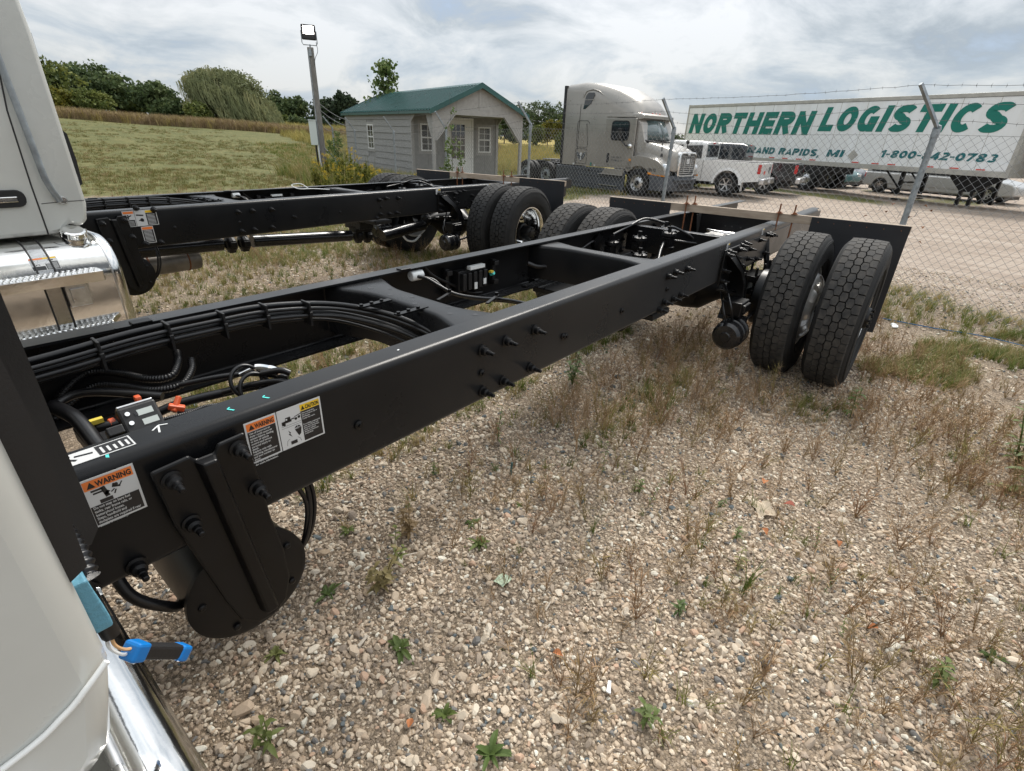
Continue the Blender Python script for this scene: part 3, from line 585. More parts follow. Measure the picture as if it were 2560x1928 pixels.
def build_truck(var):
    A=var=='A'
    lab=('near bare black truck chassis with white cab edge and coiled wiring between its rails' if A else 'second bare black truck chassis parked behind the nearest one, white cab with diagonal grab bar')
    T=thing('truck_chassis',lab,'truck',(4.30,0,0) if A else (5.0638,3.5243,.012),0 if A else .0553,'bare truck chassis parked side by side')
    # rails
    for y0,sg in ((0,1),(YF,-1)):
        mb=MB(); channel(mb,-5.6,2.15,y0,sg,ZR-HR,ZR,.089); mb.box(2.15,2.30,min(y0,y0+sg*.008),max(y0,y0+sg*.008),ZR-.14,ZR-.022); mb.box(2.15,2.30,min(y0+sg*.02,y0+sg*.089),max(y0+sg*.02,y0+sg*.089),ZR-.008,ZR-.0005)
        r_=mb.part('frame_rail',M_frame,T,smooth=40,bev=.0)
        # rear reinforcement plate on the web
        mb=MB(); mb.box(-.62,1.6,y0-sg*.006 if sg>0 else y0+.001,y0-sg*.001 if sg>0 else y0+.006,ZR-HR+.03,ZR-.05); mb.part('web_plate',M_frame,T,bev=.002)
    # crossmembers
    curved_cross(T,-2.99,-2.82,.958,.26,.12,holes=[(-.02,.22),(.03,.28),(-.03,.40),(.02,.47),(-.025,.55),(.03,.62),(-.02,.68),(.035,.15)])
    curved_cross(T,-1.63,-1.46,.958,.22,.10,holes=[(.0,.2),(.0,.3),(0,.42),(0,.5),(0,.62)])
    mb=MB(); mb.prism([(-.40,ZR-.018),(-.33,ZR-.018),(-.33,ZR-.026),(-.392,ZR-.026),(-.392,ZR-.2),(-.33,ZR-.2),(-.33,ZR-.208),(-.40,ZR-.208)],.02,YF-.02,'y'); mb.part('crossmember',M_frame,T,bev=.003)
    mb=MB(); mb.prism([(.92,ZR-.02),(1.02,ZR-.02),(1.02,ZR-.028),(.928,ZR-.028),(.928,ZR-.225),(1.02,ZR-.225),(1.02,ZR-.233),(.92,ZR-.233)],.02,YF-.02,'y')
    c=mb.part('crossmember',M_frame,T,bev=.004); 
    for y in (.22,.26,.32,.38,.46,.52): MB().cyl((.9195,y,.86),(.921,y,.86),.008,n=10).part('hole',M_dblack,c)
    for y in (.10,.764): MB().prism([(.80,ZR-.03),(.92,ZR-.03),(.92,ZR-.22),(.88,ZR-.22)],y-.004,y+.004,'y').part('gusset',M_frame,T)
    # bolts on the outer face of both rails
    bl=[(-3.0,.902),(-2.88,.902),(-2.715,.900),(-2.996,.751),(-2.890,.753),(-2.733,.755),(-1.555,.902),(-1.465,.910),(-1.30,.902),(-1.55,.760),(-1.43,.755),(-1.33,.758),
        (-1.60,.728),(-.42,.905),(-.35,.915),(-.27,.920),(-.66,.87),(-.45,.85),(-.66,.78),(-.45,.76),(-.12,.86),(-.12,.79),(.10,.90),(.10,.76),(.28,.92),(.35,.92),(.42,.90),(.30,.78),(-.2,.72)]
    if A: bl+=[(-4.02,.735),(-4.10,.73)]
    else: bl+=[(-3.70,.985),(-3.595,.965),(-3.70,.74),(-3.6,.74)]
    for x,z in bl: fit('bolt',BOLT,M_black,T,loc=(x,-.004,z))
    for x,z in bl[:24]: fit('bolt',BOLT,M_black,T,loc=(x,YF-.01,z),rot=(0,0,0),scale=(1,.45,1)) 
    for x,z in ((-2.999,.82),(-2.52,.822),(-3.484,.829),(-2.03,.819),(-2.50,.817),(-.62,.82),(-1.53,.828)):   # flat hole plugs
        mb=MB(); mb.lathe([(.013,0),(.013,-.005),(.006,-.008),(.006,-.013),(0,-.013)],o=(x,-.001,z),n=12); mb.part('hole_plug',M_black,T,smooth=35)
    # wheels
    for side,yo in (('R',0),('L',YF)):
        sg=-1 if side=='R' else 1
        for k,yc in enumerate((.7065,.3575)):
            tyr=M_dust if (not A and k==0) else None
            wq=D.objects.new('wheel',None); COL.objects.link(wq); wq.parent=T; wq.location=(0,yo+sg*yc,RT-.004); wq.rotation_euler=(0,random.uniform(0,6),0 if sg<0 else PI)
            fit('tyre',TYRE if A else TYRE_D,None,wq)
            r_=fit('rim',RIM if k==0 else RIM2,None,wq,rot=(0,.3*k,0 if k==0 else PI))
            if k==0: fit('hub',HUB,M_black,wq,loc=(0,.10,0))
    # axle, differential
    ax=MB(); ax.tube([(0,-.25,RT),(0,.2,RT)],[.058,.075],16); ax.tube([(0,YF+.25,RT),(0,.664,RT)],[.058,.075],16); ax.lathe([(.06,.12),(.11,.20),(.185,.30),(.205,.432),(.185,.56),(.11,.66),(.06,.74)],o=(0,0,RT),n=28)
    for s_ in (-.19,YF+.19): ax.lathe([(.12,s_-.012),(.205,s_-.010),(.205,s_+.07),(.12,s_+.075)],o=(0,0,RT),n=32)
    ax.tube([(-.42,.432,RT+.04),(-.36,.432,RT+.04),(-.30,.432,RT+.04),(-.12,.432,RT)],[.055,.075,.10,.17],20); ax.part('rear_axle',M_black,T,smooth=40)
    # springs, hangers, u-bolts, brake chambers
    for yo,sg in ((0,-1),(YF,1)):
        y=yo+sg*.045+ (0 if sg>0 else 0)
        mb=MB(); 
        for i in range(4): mb.loft([[(x,y-.038,z0-i*.016),(x,y+.038,z0-i*.016),(x,y+.038,z0-i*.016-.013),(x,y-.038,z0-i*.016-.013)] for x,z0 in [(xx*(1-.16*i),.70+.0*xx-.11*math.cos(xx*1.9)) for xx in np.linspace(-.70,.72,15)]])
        mb.part('leaf_spring',M_black,T)
        mb=MB(); mb.box(-.13,.13,y-.05,y+.05,.53,.575); mb.box(-.14,.14,y-.055,y+.055,.63,.675)
        for x in (-.10,.10):
            for yy in (y-.045,y+.045): mb.cyl((x,yy,.40),(x,yy,.735),.0105,n=8)
        mb.box(-.13,.13,y-.05,y+.05,.415,.45); mb.part('u_bolt_clamp',M_black,T,bev=.004)
        # cast hanger, bowed away from the rail
        yh=yo+sg*.012; P=[(-.64,.895),(-.60,.85),(-.52,.78),(-.46,.69),(-.455,.60),(-.47,.52),(-.50,.44)]; rings=[]
        for i,(x,z) in enumerate(P):
            b=[.03,.055,.085,.105,.112,.105,.09][i]; w_=[.055,.05,.04,.036,.036,.04,.05][i]
            rings.append([(x-w_,yh+sg*(b-.012),z),(x-w_,yh+sg*b,z),(x+w_,yh+sg*b,z),(x+w_,yh+sg*(b-.012),z)])
        mb=MB(); mb.loft(rings); rim=[[(x,yh,z) for _ in (0,)][0] for x,z in P]
        for s2 in (-1,1): mb.loft([[(r_[1 if s2<0 else 2][0]+s2*.0,yh,r_[1][2]),(r_[1 if s2<0 else 2][0],yh+sg*(abs(r_[1][1]-yh)+.008),r_[1][2]),(r_[1 if s2<0 else 2][0]+s2*.008,yh+sg*(abs(r_[1][1]-yh)+.008),r_[1][2]),(r_[1 if s2<0 else 2][0]+s2*.008,yh,r_[1][2])] for r_ in rings])
        mb.box(-.72,-.42,min(yh,yh+sg*.012),max(yh,yh+sg*.012),.70,.93); o=mb.part('spring_hanger',M_black,T,bev=.004,smooth=35)
        for k in range(4): MB().lathe([(.012,0),(.012,-.003),(.008,-.003),(.008,0)],o=(-.50+.006*k,yh+sg*(.10+.002*k) if sg<0 else yh+.1,.76-.05*k),n=14,closed=True).part('cast_mark',M_black,o)
        for x,z in ((-.69,.90),(-.66,.915),(-.44,.90),(-.70,.80),(-.42,.80),(-.69,.73)): fit('bolt',BOLT,M_black,T,loc=(x,yh+sg*.012,z),rot=(0,0,0 if sg<0 else PI))
        yb=yo+sg*.155
        mb=MB(); mb.lathe([(0,-.80),(.03,-.80),(.035,-.79),(.075,-.785),(.092,-.765),(.094,-.70),(.10,-.695),(.10,-.68),(.088,-.675),(.088,-.62),(.098,-.615),(.098,-.60),(.07,-.58),(.03,-.56),(0,-.56)],o=(0,yb,.395),ax='x',n=32)
        mb.cyl((-.56,yb,.395),(-.2,yb,.43),.012,n=8); mb.box(-.60,-.57,yb-.06,yb+.09,.33,.50); mb.part('brake_chamber',M_gloss,T,smooth=35)
        mb=MB(); mb.box(-.66,-.50,yb-.03,yb+.10,.50,.60); mb.box(-.64,-.52,yb-.05,yb+.0,.53,.585); mb.part('spring_pad',M_black,T,bev=.008)
        hose(T,[(-.70,yb,.49),(-.75,yb+sg*-.02,.60),(-.6,yo+sg*.03,.68),(-.45,yo-sg*.1,.72)],.008)
        hose(T,[(-.72,yb+.03,.47),(-.70,yb-sg*.08,.57),(-.35,yo-sg*.1,.70),(-.2,yo-sg*.16,.78)],.007)
        mb=MB(); mb.tube([(.38,yo-sg*.02,.90),(.30,yo+sg*.09,.55)],.022,10); mb.tube([(.33,yo+sg*.05,.72),(.29,yo+sg*.10,.50)],.03,12); mb.part('shock_absorber',M_black,T,smooth=40)
        # height linkage / torque rods hanging below
    mb=MB(); mb.tube([(-.05,.43,RT+.16),(.7,.43,.80)],.022,10); mb.tube([(-.5,.25,.6),(-.1,.2,.58)],.018,8); mb.part('torque_rod',M_black,T,smooth=40)
    # valves above the axle
    def valve(x,y,z,s=1):
        mb=MB(); mb.lathe([(0,.05),(.03,.05),(.05,.042),(.052,.03),(.052,.02),(.04,.015),(.04,-.05),(.05,-.055),(.05,-.07),(0,-.075)],o=(x,y,z),ax='z',n=20); mb.box(x-.06,x+.06,y-.025,y+.025,z-.045,z+.01); mb.cyl((x-.07,y,z-.02),(x-.04,y,z-.02),.014,n=10); mb.cyl((x+.04,y,z-.02),(x+.08,y,z-.02),.014,n=10); mb.cyl((x,y,z+.05),(x,y,z+.085),.014,n=8)
        for k in range(4): a=PI/4+k*PI/2; mb.cyl((x+math.cos(a)*.045,y+math.sin(a)*.045,z+.03),(x+math.cos(a)*.045,y+math.sin(a)*.045,z+.055),.006,n=6)
        return mb.part('air_valve',M_black,T,smooth=35)
    valve(-.55,.44,.92); valve(-.68,.60,.88); valve(-.78,.76,.84); valve(-.2,.62,.90); valve(-.85,.5,.8)
    mb=MB(); mb.lathe([(0,.0),(.055,0),(.06,-.01),(.06,-.03),(0,-.035)],o=(-.85,.86,.87),n=20); mb.part('pressure_switch',M_black,T,smooth=35)
    for pts in ([(-.55,.44,1.0),(-.5,.42,.99),(-.40,.33,.93),(-.38,.25,.86)],[(-.62,.44,.90),(-.75,.40,.86),(-.95,.32,.80),(-1.1,.25,.76)],[(-.48,.44,.90),(-.4,.3,.89),(-.3,.18,.88),(-.1,.12,.86)],[(-.68,.60,.82),(-.72,.5,.78),(-.8,.42,.74),(-.95,.3,.72)],[(-.2,.62,.97),(-.3,.75,1.0),(-.5,.78,.96),(-.78,.76,.93)],[(-.85,.86,.87),(-1.0,.80,.9),(-1.15,.80,.86)],[(-.78,.76,.76),(-.8,.7,.7),(-.9,.6,.68)]):
        hose(T,pts,.0095)
    mb=MB(); mb.tube([(.75,.62,.83),(.60,.45,.845),(.72,.25,.83)],.01,8); mb.box(.5,.9,.3,.6,.80,.81); mb.part('valve_bracket',M_brush,T,smooth=35)
    # drive shaft with centre bearing
    mb=MB(); 
    for a_,b_,r_ in (((-3.75,.432,.625),(-2.98,.432,.59),.062),((-2.70,.432,.575),(-1.62,.432,.50),.056),((-1.18,.432,.445),(-.52,.432,.50),.062)): mb.tube([a_,b_],r_,20)
    mb.part('drive_shaft',M_gloss,T,smooth=40)
    mb=MB()
    for x,z in ((-2.90,.575),(-2.78,.57),(-1.52,.485),(-1.40,.475),(-.47,.56)):
        mb.lathe([(.035,-.04),(.068,-.03),(.072,0),(.068,.03),(.035,.04)],o=(x,.432,z),ax='x',n=12); mb.box(x-.03,x+.03,.36,.50,z-.025,z+.025); mb.box(x-.03,x+.03,.405,.46,z-.075,z+.075)
    mb.box(-1.58,-1.36,.37,.50,.53,.60); mb.box(-1.56,-1.50,.34,.52,.58,.66); mb.part('universal_joint',M_black,T,bev=.008)
    mb=MB(); mb.box(-1.60,-1.38,.02,YF-.02,.655,.69); mb.box(-1.58,-1.40,.30,.56,.57,.66); mb.part('bearing_bracket',M_frame,T,bev=.006)
    # bracket hanging at mid frame under the far rail
    mb=MB(); mb.box(-1.32,-1.27,.50,.80,.70,.735); mb.box(-1.32,-1.27,.50,.535,.54,.72); mb.box(-1.75,-1.27,.78,.82,.70,.73); mb.part('hanger_bracket',M_frame,T,bev=.004)
    hose(T,[(-1.72,.80,.86),(-1.68,.76,.84),(-1.60,.72,.83),(-1.56,.66,.79),(-1.50,.58,.77),(-1.40,.4,.77),(-1.35,.2,.78)],.014)
    # plank and flaps tied across the rear
    pk=thing('x','','') if 0 else None
    mb=MB(); P0=Vector((.44,1.49,1.026)); P1=Vector((.64,-.875,1.026)); mb.bar(P0,P1,.040,.062); pl=mb.part('wooden_plank',M_wood,T,bev=.002)
    for ya,yb in ((-.872,-.235),(.89,1.475)):
        f_=lambda y:.44+(1.49-y)/(1.49+.875)*.20-.0245
        mb=MB(); n=8; tops=[(f_(ya+(yb-ya)*i/n),ya+(yb-ya)*i/n,1.054) for i in range(n+1)]
        rings=[]
        for j in range(6): t=j/5; rings.append([(x-.004+.02*math.sin(t*2.2+i*.5)*t,y,z-t*.81) for i,(x,y,z) in enumerate(tops)]+[(x-.0+.02*math.sin(t*2.2+i*.5)*t+.004,y,z-t*.81) for i,(x,y,z) in reversed(list(enumerate(tops)))])
        mb.loft(rings); fl=mb.part('mud_flap',M_mud,T,smooth=40)
        
        for i in range(6): y=ya+.05+(yb-ya-.1)*i/5; MB().lathe([(.004,0),(.003,-.0015),(0,-.002)],o=(f_(y)-.005,y,1.02),ax='x',n=8).part('nail',M_rust,fl)
    for x,y in ((.50,.745),(.545,.69),(.57,.0),(.60,-.105)):
        x+=0; mb=MB(); mb.tube([(x-.035,y,.60),(x-.035,y+.004,1.13)],.006,8); mb.lathe([(.006,.0),(.015,.0),(.015,.010),(.006,.010)],o=(x-.035,y,1.062),ax='z',n=6); mb.box(x-.06,x-.01,y-.02,y+.02,1.0585,1.0625); mb.part('threaded_rod',M_rust,T)
    # fuel tank
    prof=[]; 
    def arc(cy,cz,r_,a0,a1,n=8): return [(cy+r_*math.cos(R(a0+(a1-a0)*k/n)),cz+r_*math.sin(R(a0+(a1-a0)*k/n))) for k in range(n+1)]
    def tankprof(g=0): return arc(-.56,.73,.20-g,90,180)+arc(-.60,.51,.16-g,180,270)+arc(-.20,.39,.04-g*.9,270,360,4)+arc(-.20,.89,.04-g*.9,0,90,4)
    mb=MB(); rings=[]
    for x,g in ((-5.45,.0),(-4.165,0),(-4.155,-.008),(-4.135,-.008),(-4.118,-.002),(-4.105,.012),(-4.10,.03),(-4.108,.045),(-4.095,.10 if 0 else .06)): rings.append([(x,y,z) for y,z in tankprof(g)])
    mb.loft(rings); tk=mb.part('fuel_tank',M_chrome,T,smooth=45)
    mb=MB(); ring=[(-4.1585,y,z) for y,z in tankprof(-.009)]; mb.tube(ring+[ring[0]],.005,6); mb.part('weld_seam',M_brush,tk,smooth=60)
    mb=MB(); mb.lathe([(.10,-.03),(.085,.0),(.062,.006),(.055,.02),(.055,.03),(.05,.042),(.0,.046)],o=(0,0,0),ax='z',n=36); cp=mb.part('filler_neck',M_chrome,tk,smooth=40); cp.matrix_basis=Matrix.Translation((-4.245,-.62,.902))@Matrix.Rotation(R(20),4,'X')
    mb=MB(); mb.lathe([(.0,.082),(.046,.080),(.055,.072),(.056,.045),(.05,.040)],o=(0,0,0),ax='z',n=36)
    for k in range(8): a=2*PI*k/8; mb.cyl((math.cos(a)*.052,math.sin(a)*.052,.044),(math.cos(a)*.052,math.sin(a)*.052,.074),.010,n=8)
    mb.part('filler_cap',M_chrome,cp,smooth=35)
    for x in (-4.44,-5.15):
        mb=MB(); Q=[(y,z) for y,z in tankprof(-.003)]; 
        mb.loft([[(x-.035,y,z),(x+.035,y,z),(x+.035,y*1.0,z),(x-.035,y,z)] for y,z in Q[:18]],caps=False); mb.part('tank_strap',M_chrome,tk)
        for s2 in (-.036,.036): MB().tube([(x+s2,y,z) for y,z in tankprof(-.004)[:20]],.005,6).part('strap_rubber',M_plast,tk)
    for z,yy in ((.785,-.86),(.475,-.86)):
        mb=MB(); mb.box(-5.3,-4.23,yy,-.745,z-.004,z); mb.box(-5.3,-4.23,yy-.004,yy,z-.055,z); mb.box(-4.23,-4.226,yy,-.745,z-.055,z); st=mb.part('tank_step',M_chrome,T,bev=.002)
        mb=MB()
        for i in range(42):
            for j in range(3): mb.lathe([(.010,0),(.007,.006),(.004,.006),(.004,0)],o=(-5.28+i*.025+(j%2)*.012,yy+.022+j*.034,z),ax='z',n=6)
        mb.part('tread_cleats',M_chrome,st,kind='stuff')
    mb=MB(); mb.box(-4.40,-4.30,-.80,-.745,.60,.785); mb.box(-4.385,-4.315,-.81,-.80,.62,.70); mb.part('step_bracket',M_brush,T,bev=.003)
    # cab
    yc0,yc1=-.60,YF+.60; mb=MB()
    prof=lambda x:[(y,z) for y,z in rrect(YF/2,1.02+.80,(yc1-yc0)/2,.80,.10,5)]
    side=[(-6.6,1.035),(-6.6,1.62),(-6.25,1.95),(-6.0,2.6),(-5.8,2.68),(-4.5,2.70),(-4.25,2.66),(-4.17,2.56),(-4.135,1.9),(-4.13,1.10),(-4.15,1.015)]
    sd2=side+[(-4.175,.985),(-4.205,.985),(-4.235,1.005),(-4.262,.98),(-4.275,.955),(-4.34,.952),(-6.3,.952)]
    mb.prism([(x,z) for x,z in sd2],yc0,yc1,'y'); cb=mb.part('cab',M_white,T,bev=.022,smooth=45)
    mb=MB(); mb.tube([(-4.345,yc0-.001,.955),(-4.345,yc0-.001,1.2),(-4.335,yc0-.001,1.55),(-4.27,yc0-.001,2.05),(-4.22,yc0-.001,2.5)],.0035,6); mb.part('door_seam',M_dblack,cb)
    if A:
        mb=MB(); mb.tube(smo([(-4.1325,yc0-.001,1.115),(-4.15,yc0-.003,1.102),(-4.17,yc0-.003,1.088),(-4.21,yc0-.003,1.074),(-4.345,yc0-.003,1.06)]),.0027,8); mb.part('white_seam_bead',M_wbead,cb,smooth=60)
    else:
        mb=MB(); mb.tube(smo([(-4.14,yc0-.0005,1.118),(-4.25,yc0-.0005,1.116),(-4.33,yc0-.0005,1.112)]),.0018,6); mb.part('panel_crease',M_dblack,cb,smooth=60)
    mb=MB(); mb.tube(GRAB,.0155,10); gb=mb.part('grab_bar',M_galv,cb,smooth=50)
    mb=MB(); mb.lathe([(0,-.012),(.016,-.012),(.022,-.004),(.022,0)],o=(-4.235,yc0,1.125),n=16); mb.part('grab_bar_foot',M_chrome,gb,smooth=40)
    mb=MB(); pl_=rrect(-4.49,1.145,.105,.042,.035,4); mb.prism(pl_,yc0-.012,yc0+.01,'y'); hd=mb.part('door_handle_recess',M_plast,cb,bev=.004); MB().box(-4.54,-4.42,yc0-.022,yc0-.012,1.128,1.156).part('door_handle',M_chrome,hd,bev=.004)
    mb=MB(); mb.prism([(-4.135,1.19),(-4.135,1.47),(-4.118,1.45),(-4.112,1.32),(-4.118,1.20)],yc0+.02,yc0+.055,'y'); mb.part('cab_edge_rubber',M_plast,cb)
    mb=MB(); mb.box(-4.132,-4.126,yc0+.05,yc1-.05,1.15,1.9); mb.part('rear_window_panel',M_pblack,cb)
    # upright bracket behind the cab
    for yy in (-.12,YF+.12):
        mb=MB(); mb.prism([(-4.103,1.6),(-4.062,1.6),(-4.062,.93),(-4.078,.905),(-4.103,.90)],yy,yy+.006,'y'); mb.part('cab_bracket',M_plast,T)
        mb=MB(); mb.box(-4.132,-4.106,yy+.02,yy+.05,.86,1.9); mb.box(-4.132,-4.10,yy+.006,yy+.10,.80,.93); mb.part('cab_mount',M_pblack,T)
    # underside details near the cab: bracket plate and air reservoir
    def reservoir(x0,zt=.935,yo=0):
        tank=MB(); tank.lathe([(0,.34),(.06,.335),(.10,.31),(.128,.26),(.132,.24),(.132,.01),(.142,.005),(.142,-.008),(.130,-.012),(.0,-.012)],o=(x0+.040,yo+.0,.535),n=44); tank.part('air_reservoir',M_black,T,smooth=40)
        mb=MB(); y=yo-.005; mb.prism([(x0-.085,.935),(x0-.015,.940),(x0-.005,.925),(x0+.03,.925),(x0+.04,.942),(x0+.095,.945),(x0+.105,.82),(x0+.112,.70),(x0+.125,.60),(x0+.125,.50),(x0+.105,.44),(x0+.07,.415),(x0+.03,.42),(x0-.005,.46),(x0-.025,.54),(x0-.055,.70),(x0-.075,.80)],y-.022,y-.012,'y')
        mb.loft([[(x0-.012+.05*t,y-.020,.925-.47*t),(x0-.004+.05*t,y-.048,.925-.47*t),(x0+.024+.05*t,y-.048,.925-.47*t),(x0+.032+.05*t,y-.020,.925-.47*t)] for t in (0,.3,.6,.9,1.0)]); br=mb.part('reservoir_bracket',M_black,T,bev=.006)
        mb=MB()
        for a in (-.6,.5,1.9,3.0,4.2): mb.lathe([(.009,y-.004),(.009,y-.012),(.005,y-.014),(.0,y-.014)],o=(x0+.040+.112*math.cos(a),0,.535+.112*math.sin(a)),n=10)
        mb.part('plate_rivets',M_black,T,kind='stuff')
        for x,z in ((x0-.055,.905),(x0+.075,.915),(x0-.045,.79),(x0+.095,.80)): fit('bolt',BOLT,M_black,T,loc=(x,y-.022,z))
    reservoir(-3.87); 
    if A:
        reservoir(-3.87,yo=0) if 0 else None
    hose(T,[(-3.66,.08,.78),(-3.63,.05,.70),(-3.635,.04,.60),(-3.67,.05,.50),(-3.74,.08,.45)],.007); hose(T,[(-3.65,.09,.78),(-3.615,.06,.70),(-3.615,.05,.60),(-3.65,.06,.50),(-3.72,.09,.43)],.006); hose(T,[(-4.05,.1,.72),(-4.04,.06,.62),(-3.98,.05,.54),(-3.95,.1,.50)],.012)
    hose(T,[(-3.9,.1,.70),(-3.74,.07,.72),(-3.66,.06,.745),(-3.6,.08,.80)],.010)
    mb=MB(); mb.lathe([(0,-.36),(.07,-.35),(.085,-.33),(.088,-.30),(.088,.25),(.085,.27),(.04,.29),(0,.29)],o=(-3.42,.55,.47),ax='x',n=32); mf=mb.part('muffler',M_dull,T,smooth=40)
    for x in (-3.55,-3.25): MB().lathe([(.089,-.006),(.091,-.005),(.091,.005),(.089,.006)],o=(x,.55,.47),ax='x',n=28).part('clamp_band',M_rust,mf)
    # wiring and hoses along the inside of the left rail
    for k,(dy,dz) in enumerate(((0,0),(-.004,-.032),(-.028,-.012),(-.030,-.040),(.0,-.062))):
        r_=(.010,.009,.007,.009,.006)[k]
        hose(T,[(-4.5,.745+dy,.925+dz),(-4.0,.74+dy,.945+dz),(-3.75,.735+dy,.965+dz),(-3.55,.73+dy,.968+dz),(-3.35,.72+dy,.965+dz),(-3.15,.66+dy,.945+dz),(-3.04,.50+dy,.93+dz*1.3),(-2.98,.34+dy,.90+dz*1.5),(-2.93,.20+dy*2,.83+dz*1.5),(-2.9,.12+dy*2,.74+dz)],r_,sub=5)
    for x,y,z in ((-4.0,.74,.945),(-3.84,.737,.958),(-3.66,.733,.967),(-3.50,.727,.967),(-3.36,.72,.965),(-3.22,.685,.953)):
        mb=MB(); mb.box(x-.004,x+.004,y-.044,y+.013,z-.074,z+.014); mb.box(x-.006,x+.006,y-.048,y-.043,z-.035,z-.02); mb.part('cable_tie',M_plast,T,bev=.002)
    for x,y in ((-3.10,.50),(-3.06,.34)):
        mb=MB(); mb.box(x-.01,x+.13,y-.012,y+.012,.955,.961); 
        for q in (0,.045,.09): mb.cyl((x+q,y,.961),(x+q,y,.968),.007,n=8)
        mb.part('hose_bracket',M_black,T)
    for pts in ([(-2.62,.80,.935),(-2.58,.74,.93),(-2.55,.68,.90),(-2.52,.60,.87),(-2.46,.50,.86),(-2.42,.38,.87),(-2.40,.24,.87),(-2.36,.12,.84)],[(-2.60,.79,.93),(-2.55,.72,.92),(-2.53,.66,.88),(-2.50,.58,.86),(-2.43,.48,.85),(-2.40,.36,.86),(-2.38,.22,.86),(-2.34,.12,.82)],[(-2.50,.83,.95),(-2.45,.82,.90),(-2.30,.82,.82),(-2.2,.82,.77),(-2.1,.82,.75)]): hose(T,pts,.0075)
    for x,y in ((-2.56,.60),(-2.44,.42)):
        mb=MB(); mb.bar((x-.12,y-.05,.885),(x+.01,y,.885),.014,.006); mb.cyl((x,y,.88),(x,y,.90),.008,n=8); mb.part('hose_bracket',M_black,T)
    mb=MB(); mb.lathe([(0,-.035),(.020,-.035),(.024,-.03),(.024,.03),(.018,.035),(.017,.03),(0,.03)],o=(-2.59,.79,.935),ax='x',n=16); mb.part('white_connector',M_wplast,T,smooth=40)
    mb=MB(); mb.box(-2.30,-2.10,.80,.85,.79,.90); 
    for i in range(5): mb.box(-2.29+i*.04,-2.265+i*.04,.775,.80,.80,.89)
    for x in (-2.36,-2.0,): mb.box(x-.012,x+.012,.82,.85,.78,.92); mb.box(x-.018,x+.018,.80,.83,.89,.915); mb.box(x-.018,x+.018,.80,.83,.785,.81)
    mo=mb.part('control_module',M_plast,T,bev=.003)
    MB().box(-2.24,-2.13,.772,.80,.905,.922).part('label_strip',M_wplast,mo); MB().box(-2.21,-2.19,.770,.774,.80,.835).part('label_strip',M_wplast,mo); MB().box(-2.14,-2.12,.770,.774,.815,.845).part('label_strip',M_wplast,mo)
    MB().cyl((-2.05,.80,.85),(-2.05,.78,.86),.011,n=10).part('teal_plug',M_teal,mo); MB().box(-2.08,-2.06,.77,.79,.865,.875).part('yellow_clip',M_yellow,mo)
    for x in (-3.70,-2.66): MB().box(x-.03,x+.025,YF-.093,YF-.055,ZR,ZR+.006).part('rail_clip',M_black,T,bev=.002)
    if A:
        corrugated(T,[(-3.98,.80,.76),(-3.93,.84,.80),(-3.86,.86,.83),(-3.80,.80,.83),(-3.75,.70,.825),(-3.70,.66,.83),(-3.66,.70,.85),(-3.64,.75,.865)],.0125)
        corrugated(T,[(-3.98,.80,.74),(-3.92,.82,.77),(-3.86,.82,.80),(-3.80,.75,.80),(-3.75,.66,.80),(-3.69,.62,.81),(-3.64,.66,.83),(-3.62,.70,.85)],.0115)
        for pts,r_ in (([(-4.0,.72,.80),(-3.93,.74,.82),(-3.86,.70,.82),(-3.75,.60,.80)],.013),([(-3.98,.7,.82),(-3.96,.55,.83),(-3.955,.42,.80),(-3.95,.3,.78)],.019),([(-3.80,.58,.76),(-3.72,.56,.78),(-3.62,.52,.79),(-3.5,.46,.80),(-3.40,.36,.80)],.014),([(-3.75,.50,.78),(-3.66,.46,.77),(-3.58,.40,.77),(-3.48,.34,.77)],.012),([(-3.70,.60,.82),(-3.60,.55,.83),(-3.52,.50,.83),(-3.45,.42,.82)],.009)): hose(T,pts,r_)
        corrugated(T,[(-3.80,.45,.80),(-3.74,.44,.80),(-3.68,.44,.80),(-3.6,.40,.79)],.007,.005)
        L_=[(-3.56+.045*math.cos(a),.46+.02*math.sin(a),.83+.045*math.sin(a)) for a in np.linspace(-.5,5.6,16)]; hose(T,L_,.006); hose(T,[(x+.01,y-.03,z-.02) for x,y,z in L_],.006)
        # tape-wrapped bundles, junction block
        mb=MB(); mb.box(-3.96,-3.78,.46,.70,.70,.745); mb.box(-3.94,-3.80,.40,.62,.745,.77); mb.box(-3.90,-3.76,.42,.46,.74,.78); blk=mb.part('valve_block',M_plast,T,bev=.006)
        # control unit with two screws, face tipped towards the rail
        Mx=Matrix.Translation((-3.845,.47,.815))@Matrix.Rotation(R(-38),4,'X')
        mb=MB(); mb.box(-.055,.055,-.03,.03,-.05,.045); o=mb.part('control_unit',M_plast,T,bev=.008); o.matrix_basis=Mx@Matrix.Scale(.82,4)
        mb=MB(); mb.box(-.05,.05,-.024,.026,.045,.052); mb.part('silver_cover',M_brush,o,bev=.002)
        for zz in (.018,-.014): MB().lathe([(0,-.036),(.007,-.036),(.0085,-.03),(.0085,-.028)],o=(-.032,0,zz),n=12).part('screw',M_chrome,o,smooth=40)
        for xx,zz in ((.012,.012),(.016,-.022)):
            mb=MB(); mb.box(xx-.018,xx+.026,-.0312,-.0302,zz-.009,zz+.011); lb=mb.part('white_label',M_box,o)
        MB().box(-.014,-.005,-.0318,-.0312,.006,.018).part('print',M_dblack,o)
        mb=MB(); mb.box(-.10,-.055,-.035,.01,-.035,-.005); mb.part('grey_plug',M_plast,o,bev=.004)
        mb=MB(); mb.lathe([(.013,-.008),(.016,-.006),(.016,.006),(.013,.008)],o=(-3.90,.50,.81),ax='x',n=14,closed=True); mb.part('orange_clamp',M_orange,T); 
        hose(T,[(-3.96,.52,.80),(-3.92,.50,.81),(-3.88,.49,.81)],.012)
